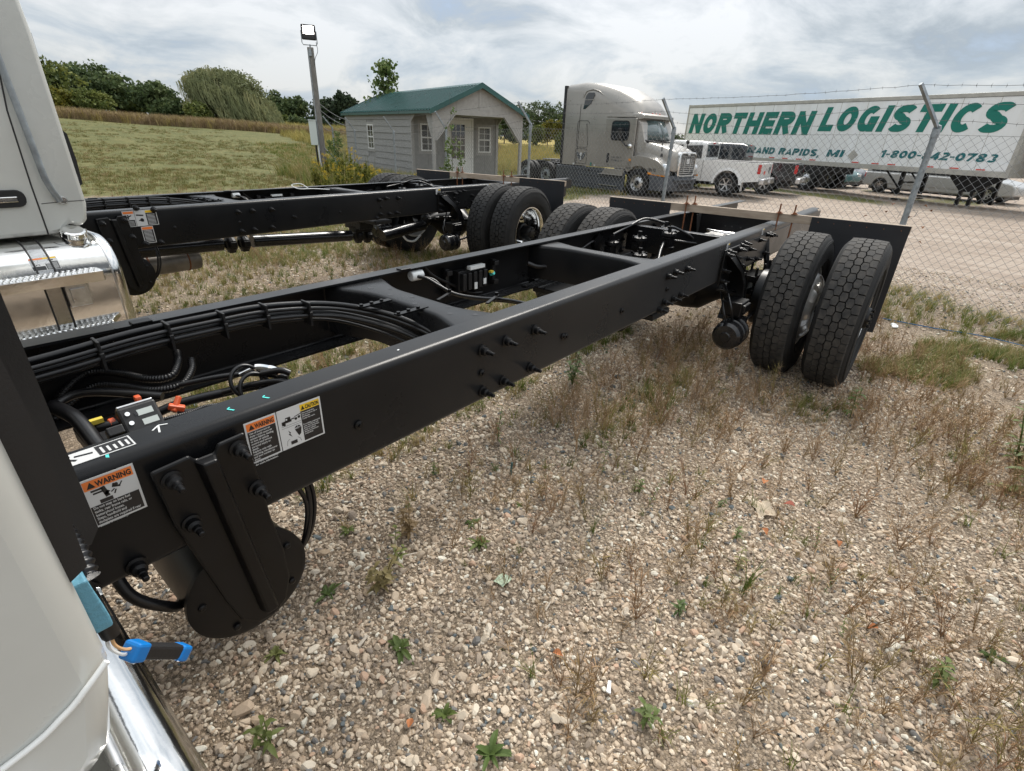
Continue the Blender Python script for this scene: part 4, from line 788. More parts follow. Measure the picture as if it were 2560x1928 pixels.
        MB().box(-3.945,-3.915,.50,.515,.822,.834).part('yellow_tab',M_yellow,T); MB().box(-3.905,-3.865,.395,.42,.775,.795).part('yellow_tab',M_yellow,T,bev=.003); MB().box(-3.83,-3.815,.53,.55,.83,.85).part('orange_clip',M_orange,T,bev=.003)
        mb=MB(); mb.bar((-3.77,.49,.815),(-3.735,.475,.80),.02,.016); mb.bar((-3.765,.475,.80),(-3.735,.50,.83),.014,.014); mb.bar((-3.752,.46,.79),(-3.745,.46,.77),.012,.012); mb.part('orange_lock',M_orange,T,bev=.004)
        MB().bar((-3.60,.30,.84),(-3.575,.29,.85),.018,.014).part('orange_lock',M_orange,T,bev=.003)
        mb=MB(); mb.tube(smo([(-3.56,.50,.84),(-3.52,.47,.86),(-3.49,.44,.855),(-3.47,.42,.84)]),[.006]*6+[.012]*6+[.014]*6+[.008],8); mb.part('foil_wrap',M_chrome,T)
        for pts in ([(-3.52,.44,.85),(-3.48,.40,.86),(-3.46,.38,.85)],[(-3.62,.50,.80),(-3.56,.45,.82),(-3.50,.40,.83),(-3.46,.36,.82)]): hose(T,pts,.010)
        # paint-pen marks on the top of the near rail
        for x in (-3.765,-3.686,):
            mb=MB(); mb.bar((x,.030,ZR+.0008),(x-.008,.045,ZR+.0008),.004,.0006); mb.bar((x-.008,.045,ZR+.0008),(x-.001,.050,ZR+.0008),.003,.0006); mb.part('paint_mark',M_teal,T)
        mb=MB(); mb.bar((-4.0,.018,ZR-.001),(-3.998,.028,ZR+.0008),.005,.0008); mb.part('paint_mark',M_teal,T)
        mb=MB(); mb.bar((-3.905,.045,ZR+.0008),(-3.897,.076,ZR+.0008),.0035,.0006); mb.bar((-3.897,.076,ZR+.0010),(-3.912,.062,ZR+.0010),.003,.0006); mb.bar((-3.897,.076,ZR+.0012),(-3.882,.069,ZR+.0012),.003,.0006); mb.part('paint_arrow',M_wplast,T)
        mb=MB(); mb.bar((-3.30,.048,ZR+.0008),(-3.293,.052,ZR+.0008),.005,.0006); mb.part('paint_mark',M_wplast,T)
        # decals
        decal_warning(T,-3.765,.846,txt=TXT1,label='orange-headed WARNING sticker about the air dryer')
        decal_caution(T,-3.691,.846,label='yellow-headed CAUTION sticker with truck and welding pictures')
        decal_warning(T,-4.055,.853,w=.084,h=.103,txt=TXT2,pict=True,label='orange WARNING sticker showing a person falling off a tank')
        def flatdec(x,y,sg):
            M=Matrix.Translation((x,y,ZR+.0006))@Matrix.Rotation(-PI/2,4,'X') if sg>0 else Matrix.Translation((x,y,ZR+.0006))@Matrix.Rotation(-PI/2,4,'X')
            o=plate(T,.135,.046,0,0,name='rail_top_decal',M=M); pr_(o,M_dblack,[(.078,.132,.003,.043)],[stroke((.01,.012),(.03,.03),.007),stroke((.03,.03),(.045,.014),.006),stroke((.045,.030),(.072,.024),.006),stroke((.02,.038),(.04,.036),.005),stroke((.005,.03),(.02,.018),.004)])
            pr_(o,M_dwhite,[(.084+.010*k,.088+.010*k,.008,.008+.026-.003*(k%3)) for k in range(5)],y=-.0014)
        flatdec(-4.085,.030,1); flatdec(-4.13,YF-.075,1)
        small_decal(T,-.645,.915); small_decal(T,.14,.93,kind='x')
        # blue tape, conduit and connector at the cab corner
        corrugated(T,[(-4.128,-.40,1.20),(-4.122,-.47,1.195),(-4.118,-.525,1.18),(-4.119,-.548,1.165)],.0095,.007)
        mb=MB(); mb.loft([[(x0,-.568,z),(x1,-.568,z),(x1,-.546,z),(x0,-.546,z)] for x0,x1,z in ((-4.139,-4.121,1.178),(-4.136,-4.119,1.15),(-4.133,-4.117,1.130),(-4.131,-4.117,1.118))]); mb.part('blue_tape',M_tape,T,bev=.002)
        hose(T,[(-4.122,-.557,1.118),(-4.121,-.557,1.100)],.0075)
        hose(T,[(-4.121,-.557,1.104),(-4.122,-.56,1.090),(-4.117,-.56,1.078),(-4.110,-.557,1.070)],.0016,M_tan,6); hose(T,[(-4.123,-.555,1.104),(-4.126,-.557,1.088),(-4.120,-.558,1.072),(-4.112,-.557,1.066)],.0016,M_wplast,6)
        mb=MB(); mb.bar((-4.111,-.556,1.066),(-4.076,-.543,1.018),.016,.014); cn_=mb.part('plug_connector',M_plast,T,bev=.003)
        mb=MB(); mb.bar((-4.115,-.558,1.071),(-4.105,-.554,1.059),.020,.018); mb.part('blue_lock',M_blue,cn_,bev=.003); mb=MB(); mb.bar((-4.080,-.545,1.023),(-4.072,-.542,1.012),.018,.016); mb.part('blue_lock',M_blue,cn_,bev=.003)
        mb=MB(); mb.bar((-4.116,-.56,1.064),(-4.109,-.557,1.061),.010,.010); mb.part('white_clip',M_wplast,cn_)
        hose(T,[(-3.7,.07,.42),(-3.66,.05,.52),(-3.64,.04,.64),(-3.67,.05,.74)],.006)
    else:
        o=plate(T,.21,.105,-3.79,.862,name='warning_decal',label='white sticker panel with orange and yellow headings')
        pr_(o,M_dblack,[(.004,.066,.004,.045),(.140,.206,.004,.085)]); pr_(o,M_dorange,[(.004,.066,.086,.101)]); pr_(o,M_dyellow,[(.140,.206,.086,.101)])
        pr_(o,M_dblack,[(.0705,.0725,.002,.103)],[stroke((.02,.06),(.05,.075),.007),stroke((.03,.05),(.03,.08),.007),stroke((.08,.075),(.125,.070),.009),stroke((.09,.04),(.12,.03),.006),circ(.11,.04,.012)],y=-.0012)
        pr_(o,M_dwhite,[(.01,.06,.010+.008*k,.013+.008*k) for k in range(4)]+[(.146,.195,.010+.009*k,.0135+.009*k) for k in range(8)],y=-.0015)
        o=plate(T,.075,.115,-3.70,.742,name='warning_decal',label='lower orange-headed sticker'); pr_(o,M_dblack,[(.004,.071,.004,.092)]); pr_(o,M_dorange,[(.004,.071,.094,.111)]); pr_(o,M_dwhite,[(.01,.062,.012+.009*k,.0155+.009*k) for k in range(9)],y=-.0015)
        small_decal(T,-.73,.905,.075,.055); small_decal(T,.19,.925,.075,.05,'x'); small_decal(T,.27,.925,.075,.05,'x')
        o=plate(T,.2,.12,0,0,name='fuel_decal',M=Matrix.Translation((-4.49,-.752,.803))@Matrix.Rotation(R(-32),4,'X')@Matrix.Scale(.58,4)); pr_(o,M_dorange,[(.003,.1,.103,.117)]); pr_(o,M_dyellow,[(.1,.197,.103,.117)]); pr_(o,M_dblack,[(.003,.098,.003,.04),(.103,.197,.003,.075)],[[(.05+.04*math.cos(a)*(1 if i%2 else .45),.07+.03*math.sin(a)*(1 if i%2 else .45)) for i,a in enumerate(np.linspace(0,6.28,17)[:-1])],stroke((.13,.09),(.17,.09),.01)])
        pr_(o,M_dwhite,[(.11,.19,.012+.01*k,.016+.01*k) for k in range(6)],y=-.0014)
        hose(T,[(-2.0,.5,.985),(-2.05,.55,1.03),(-2.12,.60,1.02),(-2.1,.52,.99),(-1.95,.50,.985),(-1.8,.45,.975)],.004,M_wplast)
        hose(T,[(-.85,.46,.42),(-.8,.43,.35),(-.68,.43,.33),(-.55,.46,.38)],.012,M_wplast,name='white_hose')
    return T
TA=build_truck('A'); TB=build_truck('B')
# ---------------------------------------------------------------- background placement helper: world point on a bearing, at a horizontal distance
def at(px,py,dist):
    d=_fw*CAMF+_r2*(px-1280)-_u2*(py-964); h=math.hypot(d.x,d.y); return CAM+d*(dist/h)
def gnd(px,py,z=0.0):
    d=_fw*CAMF+_r2*(px-1280)-_u2*(py-964); t=(z-CAM.z)/d.z; return CAM+d*t
# ---------------------------------------------------------------- chain-link fence
FP=Vector((7.325,-.71,0)); FD=Vector((math.cos(R(75)),math.sin(R(75)),0)); FN=Vector((-FD.y,FD.x,0))
fposts=[(-6.9,1.74,(.30,.05)),(-3.4,1.74,(.30,.05)),(.01,1.738,(.30,.17)),(3.28,1.70,(.30,.04)),(6.78,1.74,(.30,.04)),(10.21,1.613,(.30,-.03)),(13.37,1.517,(.30,-.05)),(16.58,1.508,(.30,-.05)),(18.87,1.56,(.30,0))]
def fz(u):
    us=[p[0] for p in fposts]; return float(np.interp(u,us,[p[1] for p in fposts]))
FT=thing('chain_link_fence','galvanised chain-link fence with angled barbed-wire arms running past the shed','fence',(0,0,0))
tips=[]
for u,kz,(pn,pd) in fposts:
    b=FP+FD*u; g=Gz(b.x,b.y); r_=.031 if u<2 else .027
    lean=FN*0
    if abs(u)<.2: bz=b+FD*.0
    mb=MB(); mb.tube([(b.x,b.y,g-.1),(b.x,b.y,kz)],r_,12); k=Vector((b.x,b.y,kz)); tip=k+FN*pn+FD*pd+Vector((0,0,.40)); tips.append((k,tip))
    mb.tube([k-Vector((0,0,.06)),k+Vector((0,0,.02))],r_*1.18,12); mb.tube([k+Vector((0,0,.01))+FD*.03,k+Vector((0,0,.045))+FD*.02,k+Vector((0,0,.05)),k+Vector((0,0,.045))-FD*.02,k+Vector((0,0,.01))-FD*.03],.012,6)
    mb.bar(k+Vector((0,0,.03)),tip,.036,.028,FD); mb.part('post',M_galv,FT,smooth=40)
h=.0425; us=np.arange(-6.9,18.9,h); mb=MB(); V=[];F=[]
for i in range(len(us)-1):
    rows=int((fz(us[i])-.02+.12-Gz(*(FP+FD*us[i]).xy))/h); zt=fz(us[i])-.03; j0=i%2; bul=.012*math.sin(us[i]*2.1)
    pts=[]
    for k in range(rows+1):
        u=us[i]+h*((k+i)%2); z=zt-k*h; p=FP+FD*(u+.006*math.sin(k*.5+u))+FN*(.028+.0022*(1 if (k+i)%2 else -1)+bul*math.sin(k*.13)); pts.append((p.x,p.y,z+.008*math.sin(u*1.3)))
    if (i%2)==0: pts=[(pts[0][0],pts[0][1],pts[0][2]+.028)]+pts
    w_=.0024; b0=len(V)
    for p in pts: V+=[(p[0]-w_,p[1],p[2]-w_*.6),(p[0]+w_,p[1],p[2]-w_*.6),(p[0],p[1],p[2]+w_)]
    for k in range(len(pts)-1):
        a=b0+3*k; F+=[(a,a+1,a+4,a+3),(a+1,a+2,a+5,a+4),(a+2,a,a+3,a+5)]
mb.v=V; mb.f=F; mb.m=[0]*len(F); mb.part('chain_link_mesh',M_wire,FT,recalc=False,kind='stuff')
mb=MB()
for i in range(len(tips)-1): a,b=tips[i][0],tips[i+1][0]; mb.tube([a+FN*.03+Vector((0,0,-.035)),(a+b)/2+FN*.03+Vector((0,0,-.045)),b+FN*.03+Vector((0,0,-.035))],.0022,4,False)
mb.part('tension_wire',M_wire,FT,recalc=False)
for fr,sag in ((.97,.05),(.60,.09),(.25,.06)):
    mb=MB(); rg=random.Random(int(fr*100))
    for i in range(len(tips)-1):
        a=tips[i][0].lerp(tips[i][1],fr); b=tips[i+1][0].lerp(tips[i+1][1],fr); n=int((b-a).length/.11); sg=sag*rg.uniform(.3,1.4)
        P=[a.lerp(b,k/n)+Vector((rg.uniform(-.004,.004),0,-sg*math.sin(PI*k/n)+rg.uniform(-.004,.004))) for k in range(n+1)]
        mb.tube(P,.0023,4,False)
        for k in range(1,n):
            if k%1==0:
                c=P[k]; 
                for s_ in (-1,1): d=Vector((rg.uniform(-1,1),rg.uniform(-.5,.5),s_)).normalized()*.020; mb.tube([c-d*.3,c+d],[.0022,.0008],3,False)
    mb.part('barbed_strand',M_barb,FT,recalc=False)
for u,z in ((.1,.95),(-.05,.98),(3.4,.9),(.3,1.0)): 
    p=FP+FD*u; mb=MB(); mb.tube([(p.x-.04,p.y-.02,z-.06),(p.x,p.y-.035,z),(p.x+.04,p.y+.02,z-.01)],.0028,5); mb.part('tie_wire',M_wire,FT)
# fallen leaves caught in the mesh
for k,(px,py) in enumerate(((2231,513),(2318,519),(2328,530),(2270,546),(2158,543),(2306,572),(2304,610),(2215,532))):
    d=at(px,py,1)-CAM; t=((FP-CAM).dot(FN)+.03)/d.dot(FN); p=CAM+d*t; lm=MB(); leaf(lm,p,k*1.3,.8,.055,.04,.6,2); lf=lm.part('dead_leaf',var_mat('dead_leaf_brown%d'%k,[(0,(.20,.09,.04)),(1,(.22,.10,.05))],.9,noise=0) if k==0 else D.materials['dead_leaf_brown0'],recalc=False)
    tag(lf,('dead leaf','brown leaf','curled leaf')[k%3]+' caught in the chain-link mesh, '+('leftmost pair upper','level with the post left side','right of the leaning post','lowest left of the post','furthest left near the plank','right of the post halfway down','right of the post near the flap','just above the mud flap')[k],'leaf','dead leaves caught in the fence')
# ---------------------------------------------------------------- light pole
pb=at(813,440,21.0); pt=at(790,120,21.0); pb.z=Gz(pb.x,pb.y)
LP=thing('light_pole','weathered wooden light pole with lit floodlight beside the fence end','light pole',tuple(pb),math.atan2(CAM.y-pb.y,CAM.x-pb.x)-PI/2)
H=pt.z-pb.z; mb=MB(); mb.loft([[(x*s,y*s,z) for x,y in ((-.11,-.10),(.11,-.10),(.11,.10),(-.11,.10))] for z,s in ((-.3,1.08),(0,1.06),(H*.5,.98),(H,.90))]); mb.part('post',M_pole,LP,bev=.02)
mb=MB(); mb.box(-.22,.22,-.03,.08,H+.20,H+.62); fl=mb.part('floodlight',M_plast,LP,bev=.03); 
me_=D.materials.new('floodlight_lens'); me_.use_nodes=True; b=me_.node_tree.nodes['Principled BSDF']; b.inputs['Emission Color'].default_value=(1,.93,.86,1); b.inputs['Emission Strength'].default_value=14
mb=MB(); mb.box(-.155,.155,.081,.092,H+.36,H+.57); mb.part('lens',me_,fl)
mb=MB(); mb.tube([(-.23,.03,H+.45),(-.235,.03,H+.12),(-.20,.03,H+.06),(.20,.03,H+.06),(.235,.03,H+.12),(.23,.03,H+.45)],.014,8); mb.cyl((0,.03,H-.02),(0,.03,H+.08),.025); mb.box(-.02,.06,.10,.15,H-.25,H-.05); mb.part('yoke',M_galv,LP,smooth=40)
hose(LP,[(-.2,.05,H+.15),(-.22,.06,H-.1),(-.12,.10,H-.3),(-.07,.11,H-.5)],.008,M_plast,name='cable'); 
mb=MB(); mb.box(.06,.085,.095,.115,1.0,H-.1); mb.part('conduit',M_galv,LP)
mb=MB(); mb.box(-.02+.12,.34,.09,.24,1.18,1.95); mb.box(.09,.35,.08,.26,1.94,1.97); mb.part('meter_box',M_box,LP,bev=.012)
hose(LP,[(.19,.16,1.2),(.18,.16,.7),(.14,.14,.3),(.12,.13,-.1)],.03,M_plast,name='conduit'); hose(LP,[(.12,.17,1.2),(.10,.17,.6),(.04,.16,.2),(.04,.16,-.1)],.028,M_wplast,name='conduit')
for z0,u1,z1 in ((2.55,16.58,1.80),(2.35,16.58,1.62),(1.95,18.87,1.5),(1.2,16.58,.2)):
    e=FP+FD*u1; a=Vector((pb.x,pb.y,pb.z+z0)); b=Vector((e.x,e.y,z1)); mb=MB(); mb.tube([a.lerp(b,t/8)-Vector((0,0,.12*math.sin(PI*t/8))) for t in range(9)],.008 if z0>1.5 else .02,5); mb.part('strand_end',M_wire,FT,smooth=60)
# ---------------------------------------------------------------- garden shed
SH=thing('garden_shed','grey wooden shed with green metal roof and a porch with white door','shed',(13.053,13.002,0),-.285)
W_,LL,PO,HE,HG=3.66,8.9,1.72,2.27,3.07; ZB=-.35
# left wall (x=0): lap boards, cut round the window
rz_=np.arange(ZB,HE-.02,.232)
def board(x0,x1,y0,y1,z0,z1,m=M_side): return MB().box(x0,x1,y0,y1,z0,z1)
SEG=[(PO,3.3),(3.3,5.38),(5.38,6.2),(6.2,8.9)]
mb=MB(); mb.box(.012,.10,PO,LL,ZB,HE-.02); mb.box(W_-.10,W_-.012,PO,LL,ZB,HE-.02); mb.box(.1,W_-.1,LL-.10,LL-.012,ZB,HE); mb.prism([(.012,ZB),(W_-.012,ZB),(W_-.012,HE),(W_/2,HG-.10),(.012,HE)],PO,PO+.06,'y'); mb.prism([(.012,HE),(W_-.012,HE),(W_/2,HG-.10)],LL-.10,LL-.02,'y'); mb.part('wall',M_dsid,SH)
def bpart(x0,x1,y0,y1,z0,z1,nm='siding_board',m=M_side,bev=0): 
    return MB().box(x0,x1,y0,y1,z0,z1).part(nm,m,SH,bev=bev)
for i,z0 in enumerate(rz_):
    z1=min(z0+.226,HE-.02); cuts=[(PO,3.33),(3.335,5.37),(5.375,6.20),(6.205,LL)] if i%2 else [(PO,4.1),(4.105,5.37),(5.375,6.20),(6.205,LL)]
    for y0,y1 in cuts:
        if 5.37<y0+.001<5.38+.02 and z1>.80 and z0<1.88: continue
        me=MB().add([(.012,y0,z0),(-.024,y0,z0),(-.002,y0,z1),(.012,y0,z1),(.012,y1,z0),(-.024,y1,z0),(-.002,y1,z1),(.012,y1,z1)],[(0,1,2,3),(4,7,6,5),(1,5,6,2),(0,4,5,1),(3,2,6,7)]); me.part('siding_board',M_side,SH)
def window(nm,ox,oy,oz,w,h,axis,cols=2,rows=(2,2),parent=None,trim=True):
    """axis 'x': window in a wall of constant x facing -x (w runs along y); axis 'y': wall of constant y facing -y"""
    parent=parent or SH
    def bx(mb,a0,a1,d0,d1,z0,z1):
        if axis=='x': mb.box(ox-d1,ox-d0,oy+a0,oy+a1,oz+z0,oz+z1)
        else: mb.box(ox+a0,ox+a1,oy-d1,oy-d0,oz+z0,oz+z1)
    mb=MB(); t=.045
    bx(mb,0,w,0,.03,0,t); bx(mb,0,w,0,.03,h-t,h); bx(mb,0,t,.0,.0302,t,h-t); bx(mb,w-t,w,0,.0302,t,h-t); bx(mb,t,w-t,.0,.034,h/2-.025,h/2+.025)
    wn=mb.part('window',M_sash,parent)
    for s_,r_ in ((0,rows[0]),(1,rows[1])):
        z0=t if s_==0 else h/2+.025; z1=h/2-.025 if s_==0 else h-t
        mb=MB()
        for c in range(1,cols): a=t+(w-2*t)*c/cols; bx(mb,a-.008,a+.008,.012,.024,z0,z1)
        for r2 in range(1,r_): z=z0+(z1-z0)*r2/r_; bx(mb,t,w-t,.0121,.0235,z-.008,z+.008)
        mb.part('muntin',M_sash,wn)
        mb=MB(); bx(mb,t,w-t,.004,.010,z0,z1); mb.part('pane',M_glass,wn)
    if trim:
        mb=MB(); bx(mb,-.09,-.003,0,.02,-.10,h+.09); bx(mb,w+.003,w+.09,0,.02,-.10,h+.09); bx(mb,-.003,w+.003,0,.0195,h,h+.09); bx(mb,-.003,w+.003,0,.0195,-.10,-.0); mb.part('window_trim',M_trim,SH)
    return wn
window('w',.0,5.44,.87,.68,.92,'x')
window('w',.36,PO-.002,.95,.56,.90,'y'); window('w',2.78,PO-.002,.93,.56,.90,'y')
# front (inner) wall panelling and corner posts
for k in range(6):
    x0=.03+k*.61
    if x0>W_-.1: break
    bpart(x0,min(x0+.6,W_-.03),PO-.012,PO-.001,ZB,HE-.02,'wall_panel',M_dsid)
for x in (0,W_-.10):
    bpart(x,x+.10,0,.10,ZB,HE,'porch_post',M_trim,.006)
bpart(-.02,.09,PO-.05,PO+.02,ZB,HE,'corner_board',M_trim,.004); bpart(-.02,.06,LL-.06,LL+.0,ZB,HE,'corner_board',M_trim,.004); bpart(W_-.09,W_+.02,PO-.05,PO+.02,ZB,HE,'corner_board',M_trim)
# porch side openings with chamfered corners, and front braces
for x0 in (-.006,W_-.03):
    mb=MB(); poly=[(.10,HE),(.10,1.45),(.14,1.45),(.50,2.16),(1.33,2.16),(1.66,1.90),(PO-.05,1.90),(PO-.05,HE)]; mb.prism([(y,z) for y,z in poly],x0,x0+.036,'x'); mb.part('porch_side_panel',M_trim,SH)
bpart(.10,W_-.10,.0,.05,2.13,2.30,'header_board',M_trim,.004)
for s_ in (0,1):
    f_=lambda x: x if s_==0 else W_-x
    mb=MB(); mb.prism([(f_(.10),1.35),(f_(.19),1.35),(f_(.86),2.13),(f_(.10),2.13)],.004,.034,'y'); mb.part('corner_brace_panel',M_trim,SH)
    mb=MB(); mb.bar((f_(.12),-.004,1.33),(f_(.84),-.004,2.15),.03,.11,(0,1,0)); mb.part('corner_brace',M_trim,SH)
# gable
for k,(x0,x1) in enumerate(((.0,.92),(.925,1.79),(1.87,2.735),(2.74,W_))):
    zz=lambda x:HE+.02+(HG-HE-.10)*(1-abs(x-W_/2)/(W_/2)); P=[(x0,2.302),(x1,2.302)]
    if x0<W_/2<x1: P+=[(x1,zz(x1)),(W_/2,zz(W_/2)),(x0,zz(x0))]
    else: P+=[(x1,zz(x1)),(x0,zz(x0))]
    MB().prism(P,.01,.03,'y').part('gable_panel',M_trim if k in (1,2) else M_trim,SH)
bpart(1.793,1.867,-.005,.03,2.302,HG-.10,'gable_batten',M_trim)
mb=MB(); mb.box(.03,W_-.03,.05,PO-.06,2.13,2.16); mb.part('porch_ceiling',M_trim,SH)
# door
mb=MB(); mb.box(1.42,1.50,PO-.05,PO-.013,ZB+.2,2.10); mb.box(2.47,2.55,PO-.05,PO-.013,ZB+.2,2.10); mb.box(1.50,2.47,PO-.0495,PO-.013,2.02,2.10); dr=mb.part('door_frame',M_sash,SH,bev=.004)
mb=MB(); mb.box(1.505,2.465,PO-.035,PO-.013,ZB+.2,2.015); dd_=mb.part('door',M_sash,SH,bev=.003)
mb=MB(); mb.box(1.60,2.18,PO-.04,PO-.036,.70,1.88); mb.part('pane',M_glass2 if 0 else M_glass,dd_)
mb=MB()
for c in range(4): x=1.60+.58*c/3; mb.box(x-.011,x+.011,PO-.05,PO-.0401,.70,1.88)
for r_ in range(6): z=.70+1.18*r_/5; mb.box(1.60,2.18,PO-.0497,PO-.0402,z-.011,z+.011)
mb.part('muntin',M_sash,dd_)
MB().sph((2.40,PO-.07,.72),.025).part('door_knob',M_brush,dd_,smooth=True)
# roof: ribbed metal panels
ov=.16; slope=(HG-HE)/(W_/2); xe=-.16; npan=int((LL+2*ov)/.91)+1
for s_ in (0,1):
    for k in range(npan):
        y0=-ov+k*.91; y1=min(y0+.908,LL+ov); mb=MB(); n=9; P=[]; 
        for i in range(4):
            a=y0+(y1-y0)*i/4; b_=(y1-y0)/4; P+=[(a,0),(a+b_*.03,.040),(a+b_*.20,.040),(a+b_*.24,0)]
        P.append((y1,0)); 
        ra=[]; 
        for u in (xe,W_/2):
            z=HG-slope*(W_/2-u); x=u if s_==0 else W_-u; ra.append([(x,y,z+.03+h_) for y,h_ in P]+[(x,y,z+.024+h_) for y,h_ in reversed(P)])
        mb.loft(ra); mb.part('roof_panel',M_groof,SH)
mb=MB(); zc=HG+.045; mb.prism([(W_/2-.16,zc-.06),(W_/2,zc+.012),(W_/2+.16,zc-.06),(W_/2+.16,zc-.05),(W_/2,zc+.022),(W_/2-.16,zc-.05)],-ov,LL+ov,'y'); mb.part('ridge_cap',M_groof,SH)
for s_ in (0,1):
    for yy in (-ov-.02,LL+ov):
        f_=lambda x: x if s_==0 else W_-x; mb=MB(); mb.prism([(f_(xe),HG-slope*(W_/2-xe)-.10),(f_(W_/2),HG-.10),(f_(W_/2),HG+.05),(f_(xe),HG-slope*(W_/2-xe)+.05)],yy,yy+.02,'y'); mb.part('rake_trim',M_groof,SH)
    x0=xe+.01 if s_==0 else W_-xe-.03; MB().box(x0,x0+.02,-ov+.01,LL+ov-.01,HG-slope*(W_/2-xe)-.07,HG-slope*(W_/2-xe)+.015).part('eave_board',M_groof,SH)
mb=MB(); mb.prism([(xe+.03,HG-slope*(W_/2-xe)-.0),(W_/2,HG-.01),(W_-xe-.03,HG-slope*(W_/2-xe)-.0),(W_-xe-.03,HG-slope*(W_/2-xe)-.03),(W_/2,HG-.05),(xe+.03,HG-slope*(W_/2-xe)-.03)],-ov+.01,LL+ov-.01,'y'); mb.part('roof_deck',M_trim,SH)
# ---------------------------------------------------------------- vehicle helpers (local: x forward, y left, z up)
def wheel(T,x,y,r,w,rimr,out,m_rim=M_brush,spokes=8,dish=.03,holes=True):
    q=D.objects.new('wheel',None); COL.objects.link(q); q.parent=T; q.location=(x,y,r)
    mb=MB(); mb.lathe([(rimr,-w/2+.01),(rimr+.02,-w/2),(r-.06,-w/2),(r-.02,-w*.44),(r,-w*.34),(r,w*.34),(r-.02,w*.44),(r-.06,w/2),(rimr+.02,w/2),(rimr,w/2-.01)],n=32); mb.part('tyre',M_rubber,q,smooth=35)
    s=out; mb=MB(); mb.lathe([(rimr+.008,s*w*.47),(rimr-.01,s*w*.46),(rimr-.03,s*w*.3),(rimr-.03,s*w*.1)],n=28)
    if spokes:
        for k in range(spokes):
            a=2*PI*k/spokes; c,d=math.cos(a),math.sin(a); mb.bar((c*.05,s*w*.32,d*.05),(c*(rimr-.02),s*w*.42,d*(rimr-.02)),.028+.05*rimr,.05*rimr+.03,(0,1,0))
        mb.lathe([(0,s*w*.38),(.06,s*w*.38),(.075,s*w*.30)],n=16)
    else: mb.lathe([(rimr-.03,s*w*.20),(rimr*.72,s*w*.24),(rimr*.5,s*w*.36),(0,s*w*.38)],n=28)
    o=mb.part('rim',m_rim,q,smooth=35)
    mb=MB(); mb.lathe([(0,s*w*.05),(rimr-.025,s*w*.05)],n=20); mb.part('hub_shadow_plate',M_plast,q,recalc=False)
    if not spokes:
        h_=MB()
        for k in range(10): a=2*PI*k/10; c,d=math.cos(a)*rimr*.78,math.sin(a)*rimr*.78; h_.lathe([(0,0),(rimr*.115,0)],o=(c,s*w*.262,d),n=10)
        h_.lathe([(0,.0),(.0,0)],o=(0,s*w*.385,0),n=4); h_.lathe([(.10,0),(.10,s*.02),(.07,s*.06),(0,s*.06)],o=(0,s*w*.36,0),n=14)
        h_.part('hand_holes_and_hub',M_black,o,recalc=False,kind='stuff')
    return q
def sect(w,zb,zt,r,n=6,y0=0): # rounded cross-section ring in (y,z), tops rounded by r
    P=[(y0+w,zb)]+[(y0+w-r+r*math.cos(R(a)),zt-r+r*math.sin(R(a))) for a in np.linspace(0,90,n)]+[(y0-w+r-r*math.sin(R(a)),zt-r+r*math.cos(R(a))) for a in np.linspace(0,90,n)]+[(y0-w,zb)]
    return P
def body_loft(mb,st):
    mb.loft([[(x,y,z) for y,z in sect(w,zb,zt,r)] for x,w,zb,zt,r in st])
def sidepoly(mb,pts,y,out,t=.006): # flat panel on the side of a body
    mb.prism(pts,y,y+out*t,'y')
# ---------------------------------------------------------------- sleeper tractor
ST=thing('sleeper_truck','champagne sleeper-cab semi tractor with grey side skirts behind the fence','semi truck',(19.8,8.74,-.43),R(-97.86))
YC=1.20; # local y: camera side is negative (right side); wheels outer face at y=0 -> centre line at +1.2
cb=D.objects.new('cab',None); 
mb=MB(); y0=1.20
def L2(st): mb.loft([[(x,y0+y,z) for y,z in sect(w,zb,zt,r)] for x,w,zb,zt,r in st])
L2([(-4.02,1.17,.98,3.97,.22),(-3.95,1.19,.98,4.0,.28),(-3.2,1.22,.98,4.06,.38),(-2.6,1.22,.98,4.03,.50),(-2.0,1.21,.98,3.93,.60),(-1.5,1.18,.98,3.80,.66),(-1.0,1.14,.98,3.58,.66),(-.65,1.10,.98,3.36,.60),(-.45,1.07,.98,3.15,.50),(-.36,1.05,.98,3.0,.42),(-.33,1.04,.98,2.78,.25)])
body=mb.part('sleeper_body',M_silver,ST,smooth=50)
mb=MB(); L2([(-.34,1.045,.98,2.77,.12),(-.22,1.03,.98,2.6,.10),(-.02,1.02,.98,2.02,.06),(.06,1.02,.98,1.96,.05)]); mb.part('cowl',M_silver,ST,smooth=40)
mb=MB(); mb.box(-4.16,-4.025,.02,2.38,1.0,3.95); mb.box(-4.05,-4.02,.0,2.40,1.0,3.9); mb.part('side_extender',M_plast,ST,bev=.02)
# visor brow with marker lamps
mb=MB(); L2([(-.62,1.10,2.70,2.98,.12),(-.30,1.08,2.74,2.95,.10),(-.16,1.02,2.78,2.88,.05)]); br=mb.part('sun_visor',M_silver,ST,smooth=40)
for y in (.22,.95,1.2,1.45,2.18): MB().sph((-.33,y,2.93),.045,.03,.055,8,6).part('marker_lamp',M_red,ST,smooth=True)
